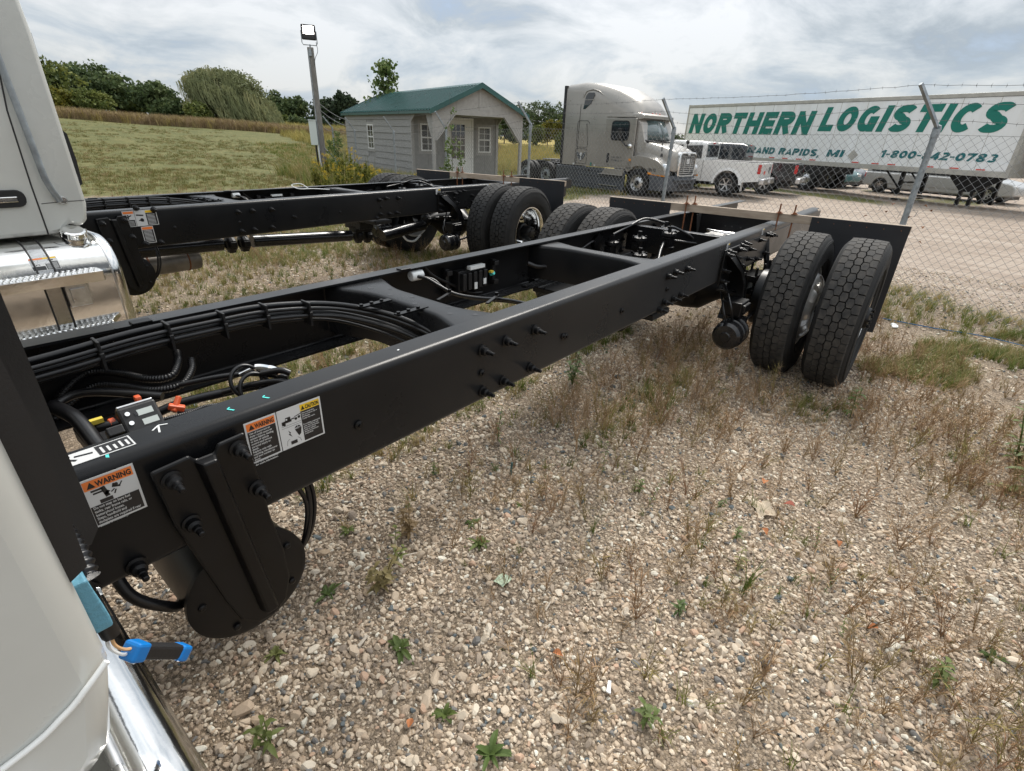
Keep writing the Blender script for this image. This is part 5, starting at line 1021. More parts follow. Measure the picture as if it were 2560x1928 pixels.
# windshield: two raked curved panes
for s_ in (0,1):
    mb=MB(); ys=np.linspace(.22,1.185,6) if s_==0 else np.linspace(1.215,2.18,6); ring=[]
    for z,x in ((2.70,-.20),(2.36,-.02),(2.04,.12)): ring.append([(x-.20*((y-1.2)/.98)**2*1.5+.03,y,z) for y in ys])
    vs=[p for r_ in ring for p in r_]; n=6; fs=[(i*n+k,i*n+k+1,(i+1)*n+k+1,(i+1)*n+k) for i in range(2) for k in range(n-1)]
    mb.add(vs,fs); o=mb.part('windshield_pane',M_glass2,ST,recalc=False,smooth=True); md=o.modifiers.new('s','SOLIDIFY'); md.thickness=.02
mb=MB(); L2([(-.10,1.0,1.96,2.06,.02),(.10,.95,1.92,2.02,.02),(.20,.7,1.92,2.0,.02)]); mb.part('wiper_cowl',M_plast,ST)
for y in (.65,1.75): MB().bar((.17,y,2.03),(.16,y+.45,2.12),.015,.015).part('wiper',M_plast,ST)
# hood
mb=MB(); L2([(.0,1.02,1.15,1.99,.16),(.35,1.0,1.15,1.93,.22),(.75,.93,1.1,1.84,.26),(1.05,.84,1.05,1.74,.24),(1.22,.74,1.0,1.66,.20),(1.28,.66,1.0,1.60,.16)]); mb.part('hood',M_silver,ST,smooth=50)
for s_ in (0,1):    # fenders with open wheel arch
    fy=lambda y: y if s_==0 else 2.4-y
    mb=MB(); outer=[(-.62,.92),(-.62,1.22),(-.45,1.42),(-.1,1.50),(.35,1.46),(.8,1.34),(1.10,1.15),(1.22,.86)]; arch=[(.60*math.cos(a),.52+.60*math.sin(a)) for a in np.linspace(R(35),R(145),12)]
    poly=outer+[(.62,.86)]+arch
    mb.loft([[(x,fy(.0),z) for x,z in poly],[(x,fy(.03),z) for x,z in poly],[(x,fy(.16),z+(.10 if i in (1,2,3,4,5,6) else 0)) for i,(x,z) in enumerate(poly)],[(x,fy(.34),z+(.16 if i in (1,2,3,4,5,6) else 0)) for i,(x,z) in enumerate(poly)]])
    mb.part('fender',M_silver,ST,smooth=50,bev=.015)
    mb=MB(); mb.sph((1.02,fy(.14),1.10),.22,.12,.17,14,10); hl=mb.part('headlight',M_lamp,ST,smooth=True); MB().sph((.88,fy(.055),1.10),.10,.055,.17,12,8).part('turn_lens',M_red,hl,smooth=True)
    mb=MB(); mb.bar((.45,fy(.0),.90),(1.25,fy(.05),.84),.02,.07); mb.part('amber_strip',M_amber,ST)
mb=MB(); P=[(-.0,.40),(1.15,.45),(1.42,.9),(1.42,2.4-.9),(1.15,1.95),(-.0,2.0)]
P=[(.55,-.01),(1.0,.03),(1.25,.28),(1.36,.7),(1.38,1.2),(1.36,1.7),(1.25,2.12),(1.0,2.37),(.55,2.41)]
mb.loft([[(x,y,.30) for x,y in P],[(x+.03,y,.40) for x,y in P],[(x+.03,y,.62) for x,y in P],[(x-.02,y,.84) for x,y in P]]); mb.part('bumper',M_ggrey,ST,smooth=35,bev=.01)
MB().box(1.30,1.42,.72,1.68,.40,.56).part('lower_intake',M_dblack,ST); MB().box(1.28,1.46,.45,1.95,.66,.74).part('bumper_bar',M_ggrey,ST,bev=.02)
gp=[(y0+y,z) for y,z in rrect(0,1.24,.60,.43,.12,4)]
mb=MB(); ring=lambda s,x:[(x,1.2+(y-1.2)*s,1.24+(z-1.24)*s) for y,z in gp]
mb.loft([ring(1.0,1.25),ring(1.0,1.36),ring(.95,1.39),ring(.87,1.385),ring(.85,1.30)],caps=False); gr=mb.part('grille',M_chrome,ST,smooth=35)
mb=MB(); mb.loft([ring(.86,1.29),ring(.86,1.31)]); mb.part('grille_mesh',M_dblack,gr)
for k in range(10): z=.93+k*.068; MB().box(1.335,1.365,.70,1.70,z-.011,z+.011).part('grille_bar',M_chrome,gr)
for y in (.98,1.42): MB().box(1.345,1.375,y-.014,y+.014,.96,1.54).part('grille_post',M_chrome,gr)
MB().box(1.366,1.376,1.12,1.32,1.26,1.44).part('front_plate',M_dwhite,ST); MB().sph((1.39,1.2,1.58),.02,.10,.045,10,6).part('badge',M_brush,ST,smooth=True)
# near side details (y = -0.02)
def sp_(pts,nm,m,y=-.025,t=.008,parent=None,bev=0): return MB().prism(pts,y-t,y,'y').part(nm,m,parent or ST,bev=bev)
def rr2(cx,cz,w,h,r): return rrect(cx,cz,w/2,h/2,r,4)
dside=lambda x:0
MB().tube([(-3.18,-.026,1.0),(-3.16,-.03,2.0),(-3.15,-.022,3.2),(-3.13,.10,3.85)],.010,5).part('panel_seam',M_plast,ST)
MB().tube([(x,-.028,z) for x,z in rr2(-2.93,2.17,.62,.98,.10)]+[(-2.75,-.028,2.56)],.008,5).part('locker_seam',M_plast,ST)
MB().tube([(x,-.028,z) for x,z in rr2(-2.93,1.34,.62,.56,.07)]+[(-2.62,-.028,1.5)],.008,5).part('hatch_seam',M_plast,ST)
po=sp_([(-3.02,3.08),(-2.92,3.08),(-2.62,3.28),(-2.46,3.56),(-2.50,3.66),(-2.80,3.66),(-2.92,3.55)],'sleeper_window',M_glass,-.015,.02,bev=.01); MB().box(-2.98,-2.48,-.05,-.036,3.40,3.42).part('window_bar',M_silver,po)
MB().tube([(-3.05,-.02,3.5),(-2.9,-.01,3.72),(-2.6,.02,3.78),(-2.3,.03,3.70),(-1.9,.04,3.45)],.022,6).part('window_brow',M_silver,ST,smooth=60)
em=D.objects.new('eagle_emblem',None); 
mb=MB(); c0,c1=-2.93,1.36
for s_ in (-1,1): mb.prism([(c0+s_*a,c1+b) for a,b in ((.04,.0),(.10,.08),(.24,.17),(.23,.06),(.20,-.02),(.15,-.09),(.09,-.14),(.05,-.12))],-.036,-.032,'y')
mb.prism([(c0+a,c1+b) for a,b in ((-.05,-.12),(.05,-.12),(.03,-.20),(-.03,-.20))],-.036,-.032,'y'); emb=mb.part('eagle_emblem',M_ggrey,ST)
mb=MB(); mb.sph((c0,-.036,c1+.04),.055,.006,.075,10,6); mb.box(c0-.025,c0+.025,-.041,-.037,c1-.17,c1-.06)
for s_ in (-1,1):
    for k in range(4): mb.bar((c0+s_*(.20-.03*k),-.038,c1+.13-.06*k),(c0+s_*(.25-.035*k),-.038,c1+.17-.075*k),.012,.004,(0,1,0))
mb.part('feather_outline',M_dwhite,emb)
# door, side glass, mirrors
MB().tube([(x,.045,z) for x,z in [(-.34,2.70),(-.36,2.0),(-.30,1.5),(-.42,1.08),(-1.66,1.06),(-1.70,1.5),(-1.72,2.6),(-1.6,2.78),(-.45,2.78),(-.34,2.70)]],.012,5).part('door_seam',M_plast,ST)
MB().prism([(-4.0,.98),(-.3,.98),(-.3,1.06),(-4.0,1.06)],.0,.02,'y').part('lower_trim',M_silver,ST)
MB().box(-1.80,-.34,.0,.05,1.05,2.76).part('door',M_silver,ST,bev=.05)
wn=sp_(rr2(-1.06,2.33,.86,.70,.14),'side_window',M_plast,-.0,.012,bev=.005); sp_(rr2(-1.06,2.33,.78,.62,.12),'pane',M_glass,-.013,.006,wn)
MB().box(-1.75,-.42,-.03,.0,2.80,2.83).part('drip_rail',M_silver,ST,bev=.01)
sp_(rr2(-1.52,1.34,.12,.36,.055),'door_handle',M_pblack,-.0,.012); sp_(rr2(-1.52,1.34,.16,.40,.075),'handle_surround',M_silver,-.0,.006)
for z,s_ in ((1.36,'NAV 3120.7'),(1.25,'TOMBALL, M')): 
    me=text_mesh(s_,.095); me.transform(Matrix.Translation((-1.36,-.008,z-.02))@Matrix.Rotation(PI/2,4,'X')); fit('lettering',me,M_ggrey,ST)
me=text_mesh('10112',.15,bold=.003); me.transform(Matrix.Translation((.42,-.012,.97))@Matrix.Rotation(PI/2,4,'X')); fit('lettering',me,M_dblack,ST)
MB().box(-.50,-.40,-.02,.0,1.27,1.36).part('side_marker',M_amber,ST,bev=.01)
for x,m in ((-3.30,M_dwhite),(-2.35,M_sash),(-2.15,M_dwhite)): MB().box(x-.04,x+.04,-.035,-.028,.99,1.06 if m is M_dwhite else 1.12).part('small_sticker',M_tgreen if m is M_sash else m,ST)
mb=MB(); mb.box(-.98,-.82,-.30,-.12,2.02,2.42); mr=mb.part('mirror',M_plast,ST,bev=.04); MB().tube([(-.88,-.2,2.05),(-.62,-.16,1.82),(-.50,-.02,1.80)],.03,8).part('mirror_arm',M_plast,ST,smooth=50); MB().sph((-.52,-.03,1.80),.10,.06,.09).part('mirror_base',M_chrome,ST,smooth=True)
MB().box(-.86,-.72,2.5,2.72,2.05,2.5).part('mirror',M_plast,ST,bev=.04)
for y in (.30,2.1): 
    mb=MB(); mb.sph((.72,y,2.02),.075,.06,.08); mb.tube([(.72,y,1.98),(.74,y,1.6)],.018,6); mb.sph((.76,y,1.52),.06,.05,.10); mb.part('hood_mirror',M_plast,ST,smooth=60)
# skirts, steps
mb=MB(); mb.box(-4.30,-.62,-.02,.10,.12,.95); sk=mb.part('side_skirt',M_ggrey,ST,bev=.03)
for z in (.62,.30,.80): MB().box(-4.2,-.75,-.028,-.018,z,z+.012).part('skirt_line',M_plast,sk)
mb=MB(); mb.prism([(-1.72,.74),(-.66,.74),(-.62,.96),(-1.56,.96)],-.10,-.02,'y'); mb.box(-1.85,-.64,-.16,-.02,.725,.745); mb.part('step_panel',M_silver,ST,bev=.01)
MB().box(-1.80,-.90,-.08,-.02,.31,.335).part('step',M_brush,ST); MB().lathe([(0,-.03),(.05,-.03),(.05,-.02)],o=(-2.40,-.0,.82),n=12).part('fuel_port',M_dblack,sk)
mb=MB(); mb.box(-7.1,-4.1,.78,.86,.72,1.0); mb.box(-7.1,-4.1,1.54,1.62,.72,1.0); mb.box(-4.9,-4.3,.35,2.05,.92,1.0); mb.part('frame',M_black,ST); 
mb=MB(); mb.lathe([(0,.04),(.45,.04),(.48,0),(0,0)],o=(-5.7,1.2,1.06),ax='z',n=20); mb.part('fifth_wheel',M_black,ST)
mb=MB(); mb.box(-.7,.7,.35,2.05,.45,.95); mb.part('engine_bay',M_dblack,ST)
wheel(ST,0,.14,.51,.28,.285,-1,M_brush,0); wheel(ST,0,2.26,.51,.28,.285,1,M_brush,0)
for x in (-4.97,-6.27):
    for y in (.13,.46,1.94,2.27): wheel(ST,x,y,.51,.26,.285,-1,M_galv,0)
# ---------------------------------------------------------------- pickups and cars
def arcp(cx,r,z0,n=10): return [(cx+r*math.cos(a),z0+r*math.sin(a)) for a in np.linspace(PI,0,n)]
def pickup(name,label,loc,rz,paint,wr=.42,chrome=M_brush,group=None,flare=True,sticker=False,canopy=False):
    T=thing(name,label,'pickup truck',loc,rz,group); hw=1.0
    # x=0 at the rear axle, cab ahead; bed box
    low=[(-1.22,.62),(-1.22,1.28),(1.02,1.30),(1.02,1.30),(1.06,1.30),(3.30,1.30),(3.36,1.36),(4.9,1.22),(5.02,1.0),(5.02,.55),(4.15,.50)]+arcp(3.65,.50,.45)[::-1]+[(3.1,.50),(.55,.50)]+arcp(0,.50,.45)[::-1]+[(-.60,.55)]
    mb=MB(); mb.prism(low,-hw,hw,'y'); mb.part('body',paint,T,smooth=40,bev=.035)
    mb=MB(); st=[(1.04,.92,1.28,1.93,.16),(1.25,.90,1.28,1.99,.16),(2.4,.90,1.28,2.0,.16),(2.85,.86,1.28,1.92,.15),(3.4,.84,1.28,1.36,.06)]; body_loft(mb,st); cab_=mb.part('cab_roof',paint,T,smooth=40)
    for s_ in (-1,1):
        for a,b in ((1.18,1.86),(2.0,2.95)):
            P=[(a,1.34),(b,1.34),(b-(.12 if b>2.5 else 0),1.80 if b<2.5 else 1.72),(a+.02,1.84)]; mb=MB(); mb.prism(P,s_*.915-.006,s_*.915+.006,'y'); w_=mb.part('side_window',M_glass,T,bev=.01)
        MB().tube([(1.92,s_*1.002,.6),(1.92,s_*1.002,1.3)],.006,4).part('door_seam',M_plast,T); MB().tube([(1.05,s_*1.002,.55),(1.05,s_*1.002,1.3)],.008,4).part('bed_gap',M_plast,T)
        mb=MB(); mb.box(-1.232,-1.10,s_*.985-.03,s_*.985+.025,.88,1.24); tl=mb.part('tail_light',M_red,T,bev=.03)
        if flare: MB().loft([[(x,s_*.99,z) for x,z in arcp(0,.50,.45,14)]+[(x,s_*.99,z) for x,z in arcp(0,.60,.45,14)[::-1]],[(x,s_*1.05,z) for x,z in arcp(0,.51,.45,14)]+[(x,s_*1.03,z) for x,z in arcp(0,.585,.45,14)[::-1]]]).part('wheel_flare',paint,T,smooth=40)
    MB().box(1.025,1.04,-.78,.78,1.40,1.86).part('rear_window',M_glass,T,bev=.01); MB().box(.99,1.05,-.12,.12,1.90,1.95).part('brake_lamp',M_red,T,bev=.01)
    MB().box(3.02,3.05,-.6,.6,1.4,1.45).part('dash_strip',M_plast,T)
    MB().box(-1.10,.98,-.90,.90,1.285,1.304).part('bed_cover',M_plast if not canopy else paint,T)
    tg=MB().box(-1.245,-1.222,-.86,.86,.78,1.26).part('tailgate',paint,T,bev=.015)
    MB().box(-1.42,-1.22,-.98,.98,.50,.72).part('rear_bumper',chrome,T,bev=.04); MB().box(-1.43,-1.415,-.16,.16,.56,.68).part('licence_plate',M_dwhite,T)
    if sticker:
        for y0,y1,z0,z1,m in ((.25,.5,.90,1.0,M_tred),(.25,.5,.86,.885,M_tred),(-.45,-.30,.90,1.14,M_ggrey),(-.62,-.5,1.0,1.12,M_ggrey)): MB().box(-1.25,-1.246,y0,y1,z0,z1).part('tailgate_sticker',m,T)
    MB().box(-1.0,4.6,-.45,.45,.35,.6).part('underbody',M_dblack,T)
    for x in (0,3.65):
        for s_ in (-1,1): wheel(T,x,s_*.86,wr,.28,.255,s_,chrome,6)
    for s_ in (-1,1): MB().box(2.9,3.02,s_*1.12-.10,s_*1.12+.10,1.30,1.56).part('mirror',M_plast,T,bev=.03)
    for s_ in (-1,1): MB().box(-.62,-.60,s_*.88-.13,s_*.88+.13,.22,.55).part('mud_flap',paint if paint is M_pwhite else M_plast,T)
    return T
pk1=gnd(1806,489,-.33); PA=pickup('pickup_truck','white crew-cab pickup parked just past the semi tractor nose',(pk1.x+.9,pk1.y,-.33),R(93),M_pwhite,.43,M_brush,sticker=True)
pickup('pickup_truck','black pickup mostly hidden behind the white pickup',(26.9,5.75,-.36),R(95),M_pblack,.43,M_brush)
def car(name,label,loc,rz,paint,kind='van',L=4.8,H=1.75,cat='car',wr=.33):
    T=thing(name,label,cat,loc,rz); hw=.92
    low=[(0,.40),(0,.95),(.15,1.0),(L-.9,.98),(L-.15,.85),(L,.7),(L,.35),(L-.5,.30)]+arcp(L-.95,.38,.33)[::-1]+[(L-1.5,.25),(1.3,.25)]+arcp(.85,.38,.33)[::-1]+[(.35,.30)]
    mb=MB(); mb.prism(low,-hw,hw,'y'); mb.part('body',paint,T,bev=.06,smooth=45)
    st={'van':[(.05,.84,.96,H-.12,.15),(.3,.84,.96,H,.18),(2.6,.84,.96,H,.18),(3.1,.80,.96,H-.15,.16),(L-.9,.74,.94,1.0,.03)],'pick':[(2.0,.82,.96,H-.05,.12),(2.2,.82,.96,H,.15),(3.2,.82,.96,H-.02,.15),(L-1.2,.78,.95,1.0,.03)]}[kind]
    mb=MB(); body_loft(mb,st); mb.part('roof',paint,T,smooth=45)
    for s_ in (-1,1):
        MB().prism([(st[0][0]+.2,1.02),(L-1.25,1.02),(st[-2][0]+.05,H-.22),(st[0][0]+.3,H-.16)],s_*.845-.008,s_*.845+.008,'y').part('side_window',M_glass,T,bev=.01)
        MB().box(.0,.08,s_*.85-.07,s_*.85+.07,.72,.94).part('tail_light',M_red,T,bev=.02); MB().box(L-.12,L+.01,s_*.7-.15,s_*.7+.15,.62,.78).part('headlight',M_lamp,T,bev=.03)
        MB().box(.9,L-1.3,s_*.925-.006,s_*.925+.006,.48,.50).part('side_moulding',M_brush,T)
        for x in (.85,L-.95): wheel(T,x,s_*.83,wr,.2,.2,s_,M_brush,8)
    MB().box(.3,L-.3,-.8,.8,.18,.4).part('underbody',M_dblack,T); MB().box(-.05,.08,-.85,.85,.38,.55).part('rear_bumper',paint,T,bev=.03)
    return T
# ---------------------------------------------------------------- box trailers
def trailer(label,org,ang,L,s0,zt,zb,letters=True):
    T=thing('box_trailer',label,'semi trailer',org,ang); Wd=2.59  # local x along the side, y away from the viewer
    MB().box(s0,s0+L,0.006,Wd,zb+.20,zt-.14).part('side_wall',M_twhite,T); MB().box(s0,s0+L,0,Wd,zt-.14,zt).part('top_rail',M_tgrey,T,bev=.01); MB().box(s0,s0+L,-.004,Wd,zb,zb+.20).part('bottom_rail',M_tgrey,T,bev=.01)
    MB().box(s0,s0+L,-.006,.0,zt-.155,zt-.145).part('rail_line',M_plast,T)
    MB().box(s0-.03,s0+.07,-.012,Wd,zb,zt+.01).part('rear_post',M_tgrey,T)
    x=s0+1.2
    mb=MB()
    while x<s0+L: mb.box(x-.008,x+.008,.002,.006,zb+.2,zt-.14); x+=1.22
    mb.part('panel_joint',M_tgrey,T,kind='stuff')
    return T
TO=(34.509,13.179,0); TA_=R(-113.773)
TR=trailer('long white box trailer lettered NORTHERN LOGISTICS in green','' or TO,TA_,16.95,0,3.66,.80)
def tl(s,body,x,z0,size,m,xs,shear=.28,bold=.02,y=-.003,w=None,sp=1.0):
    me=text_mesh(body,size,.0,shear,1,'LEFT',sp,bold,res=4); co=np.array([v.co[:] for v in me.vertices]); x0,x1=co[:,0].min(),co[:,0].max(); z_0,z_1=co[:,1].min(),co[:,1].max()
    me.transform(Matrix.Translation((-x0,-z_0,0))); 
    if w: me.transform(Matrix.Diagonal((w/(x1-x0),s/(z_1-z_0),1,1)))
    me.transform(Matrix.Translation((x,y,z0))@Matrix.Rotation(PI/2,4,'X')); return fit('lettering',me,m,TR)
def blockword(word,x,z,h,w,m,shear=.24,parent=None,gap=.115):
    sw=.275; W1={'I':.30,'1':.48,'L':.66,'T':.78,'E':.70,'-':.42,',':.30,'M':1.02,' ':.40,'4':.74}
    def A(cx,cz,rx,rz,a0,a1,n=14): return [(cx+rx*math.cos(R(a0+(a1-a0)*k/n)),cz+rz*math.sin(R(a0+(a1-a0)*k/n))) for k in range(n+1)]
    def g(c,W):
        s=sw/2; l,r_,t,b,m_=s,W-s,1-s,s,.5
        return {'N':[[(l,0),(l,1)],[(r_,0),(r_,1)],[(l,.93),(r_,.07)]],'O':[A(W/2,.5,W/2-s,.5-s,0,360,28)],'0':[A(W/2,.5,W/2-s,.5-s,0,360,28)],
        'R':[[(l,0),(l,1)],[(l,t),(W*.55,t)]+A(W*.55,.70,r_-W*.55,.30-s,90,-90,10)+[(l,.40+s*.0+.135)],[(W*.5,.48),(r_,0)]],'P':[[(l,0),(l,1)],[(l,t),(W*.55,t)]+A(W*.55,.68,r_-W*.55,.32-s,90,-90,10)+[(l,.36+s)]],
        'T':[[(W/2,0),(W/2,t)],[(0,t),(W,t)]],'H':[[(l,0),(l,1)],[(r_,0),(r_,1)],[(l,.5),(r_,.5)]],'E':[[(l,0),(l,1)],[(l,t),(W,t)],[(l,.5),(W*.93,.5)],[(l,b),(W,b)]],'L':[[(l,0),(l,1)],[(l,b),(W,b)]],'I':[[(W/2,0),(W/2,1)]],
        'G':[A(W/2,.5,W/2-s,.5-s,50,320,24),[(W*.55,.46),(r_,.46),(r_,.0)]],'C':[A(W/2,.5,W/2-s,.5-s,48,312,24)],
        'S':[A(W/2,.715,W/2-s,.285-s*.9,25,250,14)+A(W/2,.285,W/2-s,.285-s*.9,75,-155,14)],
        'A':[[(s*.7,0),(W/2,.97),(W-s*.7,0)],[(W*.25,.27),(W*.75,.27)]],'D':[[(l,0),(l,1)],[(l,t),(W*.45,t)]+A(W*.45,.5,r_-W*.45,.5-s,90,-90,14)+[(l,b)]],
        'M':[[(l,0),(l,1)],[(r_,0),(r_,1)],[(l,.93),(W/2,.15),(r_,.93)]],'1':[[(W-s,0),(W-s,1)],[(0,.72),(W-s*1.2,.88)]],'8':[A(W/2,.73,W/2-s*1.1,.27-s*.8,0,360,20),A(W/2,.27,W/2-s,.27-s*.8,0,360,20)],
        '4':[[(W*.70,0),(W*.70,1)],[(W*.66,.95),(.06,.30),(W,.30)]],'2':[A(W/2,.70,W/2-s,.30-s,150,-30,14)+[(l,b),(W,b)]],'7':[[(0,t),(r_,t),(W*.35,0)]],'3':[A(W/2,.72,W/2-s*1.1,.28-s*.85,150,-80,12),A(W/2,.29,W/2-s,.29-s*.85,80,-150,12)],
        '-':[[(0,.45),(W,.45)]],',':[[(W/2,.18),(W*.2,-.18)]],' ':[]}[c]
    tot=sum(W1.get(c,.82)+gap for c in word)-gap; fx=w/(tot); x_=0; k=0
    for c in word:
        W=W1.get(c,.82); mb=MB()
        for P in g(c,W):
            wd=sw*(.62 if c in '-,' else .8 if len(P)>12 and c in '83' else 1)/2
            if c in 'NM' and len(P)>=2 and P[0][1] in (.93,): wd*=.9
            n=len(P); L_=[];R_=[]
            for i in range(n):
                a=Vector(P[max(0,i-1)]); b=Vector(P[min(n-1,i+1)]); 
                if n>20 and P[0]==P[-1] and i in(0,n-1): a,b=Vector(P[-2]),Vector(P[1])
                d1=(Vector(P[i])-a); d2=(b-Vector(P[i])); d=(d1.normalized() if d1.length>1e-6 else Vector((0,0)))+(d2.normalized() if d2.length>1e-6 else Vector((0,0)))
                if d.length<1e-6: d=b-a
                d.normalize(); nn=Vector((-d.y,d.x)); cs=abs(nn.dot(Vector((-d2.y,d2.x)).normalized())) if d2.length>1e-6 else 1; ww=wd/max(.55,cs)
                L_.append(Vector(P[i])+nn*ww); R_.append(Vector(P[i])-nn*ww)
            k+=1; yy=-.003-.0012*(k%4)
            f_=lambda p:(x+((x_+p.x)*fx)+shear*p.y*h,yy,z+min(1.0,max(-.3 if c==',' else 0.0,p.y))*h)
            mb.add([f_(p) for p in L_]+[f_(p) for p in R_],[(i,n+i,n+i+1,i+1) for i in range(n-1)])
        if mb.f: mb.part('letter',m,parent or TR,recalc=False)
        x_+=W+gap
blockword('NORTHERN',.25,2.13,1.06,8.1,M_tgreen); blockword('LOGISTICS',8.85,2.31,1.02,7.35,M_tgreen)
blockword('GRAND RAPIDS,',4.75,1.20,.32,4.55,M_tblue); blockword('MI',9.65,1.22,.31,.82,M_tblue); blockword('1-800-842-0783',12.15,1.30,.30,4.25,M_tblue)
mb=MB(); 
Md=Matrix.Translation((10.95,-.006,1.33))@Matrix.Rotation(R(40),4,'Y'); mb.box(-.17,.17,0,.003,-.17,.17,Md); mb.part('placard_holder',M_tgrey,TR)
for x in (6.5,7.3,8.1,8.85,11.0,11.9,12.6,14.1,15.0,15.9): MB().box(x,x+.32,-.008,-.004,.985+.03,1.05+.01).part('reflector_strip',M_tred,TR)
MB().box(16.85,16.98,-.02,2.59,.8,3.67).part('front_corner',M_tgrey,TR); MB().box(16.2,16.95,-.012,-.006,1.02,1.3).part('worn_patch',M_twhite,TR)
for s_ in (13.2,):
    for y in (.35,2.2):
        mb=MB(); mb.box(s_-.07,s_+.07,y-.07,y+.07,-.15,.8); mb.box(s_-.14,s_+.14,y-.14,y+.14,-.36,-.30); mb.bar((s_,y,.1),(s_-.75,y,.8),.06,.06); mb.part('landing_leg',M_black,TR,bev=.01)
    MB().cyl((s_,.35,.35),(s_,2.2,.35),.04).part('cross_shaft',M_black,TR)
mb=MB()
for s_ in (15.55,15.95): 
    for y in (.35,2.2): mb.box(s_-.06,s_+.06,y-.06,y+.06,-.32,.8)
mb.prism([(14.9,.8),(15.5,.2),(16.0,.2),(16.9,.8)],.3,.36,'y'); mb.part('front_support',M_black,TR)
for x in (7.5,8.85):
    for y in (.14,.47,2.12,2.45): q=wheel(TR,x,y,.51,.27,.285,-1,M_brush,0); q.location.z=.17
MB().box(6.6,9.7,.05,2.5,.42,.8).part('bogie',M_dblack,TR); MB().box(9.55,9.58,.05,.7,-.1,.75).part('mud_flap',M_plast,TR)
# neighbour trailer at the right edge
T2=trailer('white box trailer cut off at the right edge past the long one',(TO[0],TO[1],0),TA_,8,17.55,3.52,.70); T2.location=(TO[0]+.5,TO[1]-.3,0)
me=text_mesh('C',1.3,shear=.28,bold=.04); me.transform(Matrix.Translation((17.75,-.003,1.75))@Matrix.Rotation(PI/2,4,'X')); fit('lettering',me,M_tgreen,T2)
hose(T2,[(17.45,-.05,.95),(17.35,-.05,1.3),(17.40,-.05,1.9),(17.5,-.05,2.4)],.03)
# cars seen under the trailer
car('pickup_truck','teal car with chrome wheel seen under the trailer',(37.0,8.4,-.40),R(-112),M_pteal,'pick',5.2,1.75,'car',.38)
car('parked_car','dark car with white trim behind the trailer landing leg',(38.5,7.2,-.40),R(-112),M_pblack,'van',4.4,1.5)
car('minivan','silver minivan parked behind the front end of the long trailer',(35.2,2.6,-.40),R(-112),M_psilv,'van',6.4,1.8,'van',.36)
MT=thing('flatbed_trailer','white ribbed trailer edge low at the far right','trailer',(36,-4.5,-.35),R(-112)); mb=MB(); mb.box(0,7,0,2,.45,.62); mb.part('deck',M_sash,MT)
for k in range(5): MB().box(0,7,-.02,.0,.50+.16*k,.60+.16*k).part('side_slat',M_sash,MT)
# ---------------------------------------------------------------- trees
def leaf_mat(name,stops,rough=.75,trans=.25):
    m=D.materials.new(name); m.use_nodes=True; t=m.node_tree; b=t.nodes['Principled BSDF']; a=N(t,'ShaderNodeAttribute',attribute_name='tone'); c=ramp(t,a.outputs['Fac'],stops)
    t.links.new(c,b.inputs['Base Color']); b.inputs['Roughness'].default_value=rough; b.inputs['Specular IOR Level'].default_value=.25
    tr=N(t,'ShaderNodeBsdfTranslucent'); t.links.new(c,tr.inputs[0]); mx=N(t,'ShaderNodeMixShader',inp={0:trans}); t.links.new(b.outputs[0],mx.inputs[1]); t.links.new(tr.outputs[0],mx.inputs[2]); t.links.new(mx.outputs[0],t.nodes['Material Output'].inputs[0]); return m
L_dark=leaf_mat('leaves_dark',[(0,(.038,.062,.026)),(.5,(.075,.108,.042)),(1,(.15,.18,.07))])
L_mid=leaf_mat('leaves_mid',[(0,(.055,.080,.022)),(.5,(.11,.135,.036)),(1,(.20,.21,.055))])
L_yel=leaf_mat('leaves_yellow_green',[(0,(.07,.085,.015)),(.5,(.14,.14,.025)),(1,(.25,.20,.03))])
L_wil=leaf_mat('leaves_willow',[(0,(.11,.13,.062)),(.5,(.20,.215,.105)),(1,(.34,.33,.17))])
L_pine=leaf_mat('needles_dark',[(0,(.022,.036,.02)),(.5,(.038,.058,.03)),(1,(.07,.09,.045))])
L_gold=leaf_mat('goldenrod_plume',[(0,(.36,.25,.02)),(.5,(.50,.35,.03)),(1,(.62,.47,.06))]); L_gstem=leaf_mat('goldenrod_leaf',[(0,(.08,.10,.02)),(.5,(.15,.16,.03)),(1,(.26,.24,.05))])
L_sap=leaf_mat('sapling_leaves',[(0,(.06,.10,.03)),(.5,(.10,.15,.045)),(1,(.19,.22,.08))])
def cards(centers,rad,n,size,rg,aspect=1.0,updir=0):
    """n small leaf faces around every centre; returns mesh with a tone per face"""
    C_=np.repeat(np.asarray(centers,float),n,0); M=len(C_); rr=np.repeat(np.asarray(rad,float),n)
    d=rg.normal(size=(M,3)); d/=np.linalg.norm(d,axis=1)[:,None]; P=C_+d*(rr*rg.uniform(.25,1,M)**.6*np.where(rg.random(M)<.12,1.55,1.0))[:,None]*np.array([1,1,.75])
    a=rg.normal(size=(M,3)); a/=np.linalg.norm(a,axis=1)[:,None]; b=np.cross(a,rg.normal(size=(M,3))); b/=np.linalg.norm(b,axis=1)[:,None]
    s=(size*rg.uniform(.5,1.25,M))[:,None]; V=np.stack([P-a*s*.5*aspect,P-b*s*.5,P+a*s*.5*aspect,P+b*s*.32],1).reshape(-1,3)
    tone=np.repeat(rg.random(len(centers)),n)*.55+rg.random(M)*.45
    return V,tone
def card_mesh(name,V,tone):
    M=len(V)//4; me=D.meshes.new(name); me.vertices.add(4*M); me.vertices.foreach_set('co',V.ravel().astype(np.float32)); me.loops.add(4*M); me.loops.foreach_set('vertex_index',np.arange(4*M,dtype=np.int32)); me.polygons.add(M); me.polygons.foreach_set('loop_start',np.arange(0,4*M,4,dtype=np.int32)); me.polygons.foreach_set('loop_total',np.full(M,4,np.int32)); me.update(calc_edges=True)
    at=me.attributes.new('tone','FLOAT','POINT'); at.data.foreach_set('value',np.repeat(tone,4).astype(np.float32)); return me
